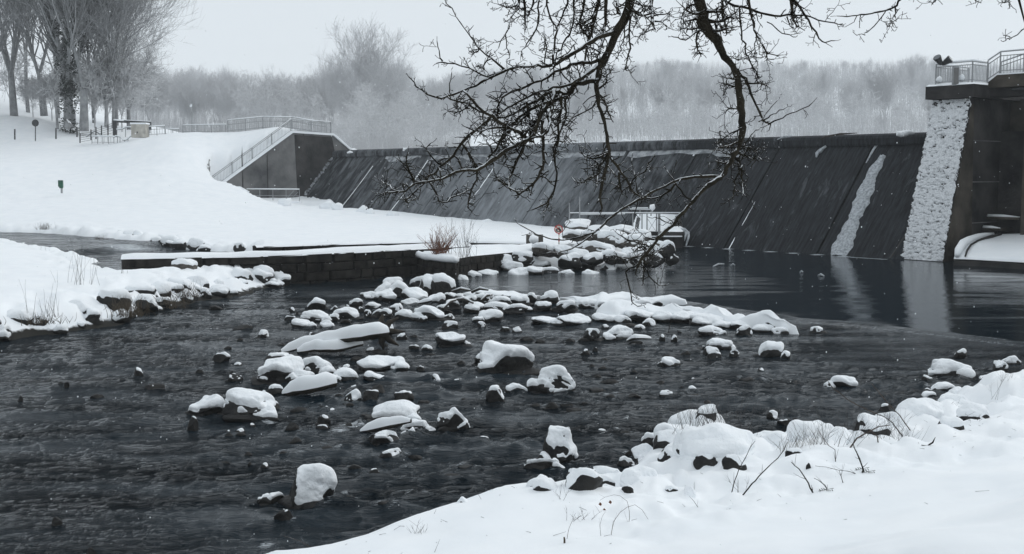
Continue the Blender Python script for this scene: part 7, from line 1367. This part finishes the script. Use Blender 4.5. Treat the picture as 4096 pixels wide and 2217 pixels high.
bramble('bramble_stem', [(316, 546), (300, 541), (284, 536)], .003, 'brown twig lying on the snow at the bank lower corner', M_STICK, 1, 19)
bramble('bramble_stem', [(279, 536), (272, 525), (268, 519)], .0022, 'pale stalk leaning left at the bank lower corner', M_GRASS, 0, 20); bramble('bramble_stem', [(276, 541), (268, 534), (265, 532)], .0022, 'second pale stalk below the leaning one at the bank corner', M_GRASS, 0, 21)
bramble('bramble_stem', [(424, 534), (417, 526), (409, 520)], .0018, 'thin bent stalk in the lower near snow', M_GRASS, 1, 22)
b = surf(564.5, 543); o = tag(Acc().tube([b - Vector((0, 0, .03)), b + Vector((0, 0, .03)), b + Vector((-.004, 0, .055))], [.010, .009, .007], 8).build('broken_stub', M_GRASS), 'short pale broken plant stub in the near snow', 'stub')
b = surf(927, 445); rr_ = empty('curved_twig', b); tag(rr_, 'dark curved twig in a snow hollow on the right bank', 'twig'); part('stem', Acc().tube([b + Vector((-.07, 0, 0)), b + Vector((0, 0, -.01)), b + Vector((.07, 0, .03)), b + Vector((.1, 0, .1))], [.004, .01, .012, .004], 6), M_BARKT, rr_, True)
for px, py, k in ((600, 502, 1), (610, 500, 2), (604, 508, 3)):
    b = atd(px, py, surf(613, 520).y + .3); o = Acc()
    for j in range(4): o.add([b, b + Vector((.02 - .01 * j, 0, -.02)), b + Vector((.01, .01, -.045)), b + Vector((-.015 + .006 * j, 0, -.025))], [(0, 1, 2, 3)])
    o = o.build('dry_leaf', M_SHRUB); tag(o, ['', 'largest curled brown leaf hanging at the bramble tip', 'small curled leaf right of the hanging bramble leaf', 'lowest small leaf below the arching brambles'][k], 'leaf', 'dry leaves on the brambles')
for i, (px, py) in enumerate([(826, 492), (868, 474), (862, 471)]):
    b = surf(px, py - 1); A = Acc()
    for j in range(7): p = b + Vector((-.07 + j * .022, 0, .02 + .012 * math.sin(j))); A.tube([p, p + Vector((.012, -.01, -.022))], [.006, .002], 4)
    A.tube([b + Vector((-.08, 0, .0)), b + Vector((.08, 0, .03))], .003, 4); o = A.build('fern_frond', M_IVY); tag(o, ['dark fern frond at the snow crest beside the short stick', 'dark fern frond at the foot of the upright stick', 'small leaf sprig left of the upright stick foot'][i], 'fern')
# sticks in the water
for i, (pts, lab) in enumerate([([(506, 363), (507, 358), (505, 354)], 'thin twig standing in the water right of the largest boulder'), ([(668.5, 333), (669.5, 326), (673, 319)], 'twig standing up from the water before the gravel bar'), ([(551.5, 290), (551, 284), (550, 280)], 'thin stem standing in the calm pool edge')]):
    b = atz(*pts[0], 0); tag(Acc().tube([atd(x, y, b.y) for x, y in pts], [.012, .01, .006], 5).build('water_twig', M_BARKT), lab, 'twig', 'twigs standing in the water')
for i, (x0, y0, x1, y1, lab) in enumerate([(713, 266.5, 724, 264, 'thin snowy stick floating in the dark pool, left'), (731, 265.5, 735, 265.3, 'tiny snow lump floating right of the floating stick'), (800, 272.5, 803, 272.2, 'tiny ice piece floating in the right pool'), (818, 275.5, 824, 276, 'small ice scrap floating farther right in the pool')]):
    p, q = atz(x0, y0, .1), atz(x1, y1, .12); tag(Acc().tube([p, p.lerp(q, .5) + Vector((0, 0, .06)), q], [.03, .05, .03], 6).build('floating_ice', M_ICE), lab, 'ice', 'bits floating in the pool')
# crest clumps on the weir
for i, (pts, rr, lab) in enumerate([([(897, 133.5), (901, 134), (907, 133)], [.25, .4, .2], 'left snow clump on the right end of the weir crest'), ([(903, 134), (909, 132.5), (914, 133)], [.3, .38, .15], 'right snow clump on the right end of the weir crest'), ([(616, 148), (621, 144), (625, 141.5), (631, 142)], [.15, .3, .36, .15], 'jagged snow clump on the weir crest behind the branches'), ([(559, 144.5), (562, 143), (565, 144.5)], [.1, .22, .1], 'small rounded snow bump on the weir crest'), ([(403.5, 151), (404, 149), (407, 148.6)], [.1, .18, .1], 'small snow bump on the left weir crest'), ([(347, 152.8), (350, 152), (353, 152.3)], [.08, .16, .05], 'snow bump at the far left of the weir crest')]):
    D = np.interp(pts[0][0], [340, 560, 625, 900], [106, 86, 81, 61.5]); c = [atd(x, y, D) for x, y in pts]; s = D / 80 * .62
    tag(Acc().tube(resample(c, .15), list(np.interp(np.linspace(0, 1, len(resample(c, .15))), np.linspace(0, 1, len(rr)), rr) * s), 9).build('snow_clump', M_SNOW), lab, 'snow', 'snow clumps on the weir crest')
D = 62; tag(Acc().tube([atd(819.5, 140, 64.5), atd(826, 136.5, 64.4), atd(840, 134, 63.5), atd(857, 133, 62.5)], [.02, .06, .06, .02], 6).build('driftwood_branch', M_WOOD), 'long thin dark branch stranded on the weir crest left of the snow clumps', 'branch')
tag(Acc().tube([atd(777, 139.5, 66.8), atd(784, 136.8, 66.8), atd(793, 136.2, 66.5)], [.02, .07, .03], 6).build('driftwood_branch', M_ICE), 'short snowy branch stranded farther left on the weir crest', 'branch')
tag(Acc().tube([on_face(831, 141, .1), on_face(826, 146, .1), on_face(820, 151, .1), on_face(817, 153.5, .1), on_face(816.5, 157, .1)], [.03, .07, .14, .12, .05], 6).build('ice_hook', M_ICE), 'hook-shaped lump of ice on the weir face below the crest', 'ice')

# ------------------------------------------------------------------ falling snow and misty air
rn = np.random.RandomState(4); N_ = 1500; D_ = np.exp(rn.uniform(math.log(8), math.log(55), N_)); X_ = rn.uniform(-.52, .52, N_) * D_; Z_ = CAM_H + rn.uniform(-.36, .3, N_) * D_
ok = Z_ > np.maximum(terrain(X_, D_), 0.05) + .05; X_, D_, Z_ = X_[ok], D_[ok], Z_[ok]
oct_ = np.array([[1, 0, 0], [-1, 0, 0], [0, 1, 0], [0, -1, 0], [0, 0, 1.5], [0, 0, -1.5]]); of = np.array([[0, 2, 4], [2, 1, 4], [1, 3, 4], [3, 0, 4], [2, 0, 5], [1, 2, 5], [3, 1, 5], [0, 3, 5]])
sz_ = rn.uniform(.002, .0042, len(X_)) * (1 + D_ / 30); V = (np.stack([X_, D_, Z_], -1)[:, None] + oct_[None] * sz_[:, None, None]).reshape(-1, 3); F = (of[None] + (np.arange(len(X_)) * 6)[:, None, None]).reshape(-1, 3)
o = add_mesh('falling_snow', V, F, M_SNOW); tag(o, 'fine snowflakes falling through the air', 'snowflakes', kind='stuff')
mh = bpy.data.materials.new('winter_haze'); mh.use_nodes = True; n = mh.node_tree.nodes; n.remove(n['Principled BSDF']); pv = n.new('ShaderNodeVolumePrincipled')
pv.inputs['Color'].default_value = (.93, .955, .975, 1); pv.inputs['Density'].default_value = HAZE; mh.node_tree.links.new(pv.outputs[0], n['Material Output'].inputs['Volume'])
A = Acc().box((0, 340, 58), (2300, 860, 124)); o = A.build('haze', mh); o['kind'] = 'stuff'
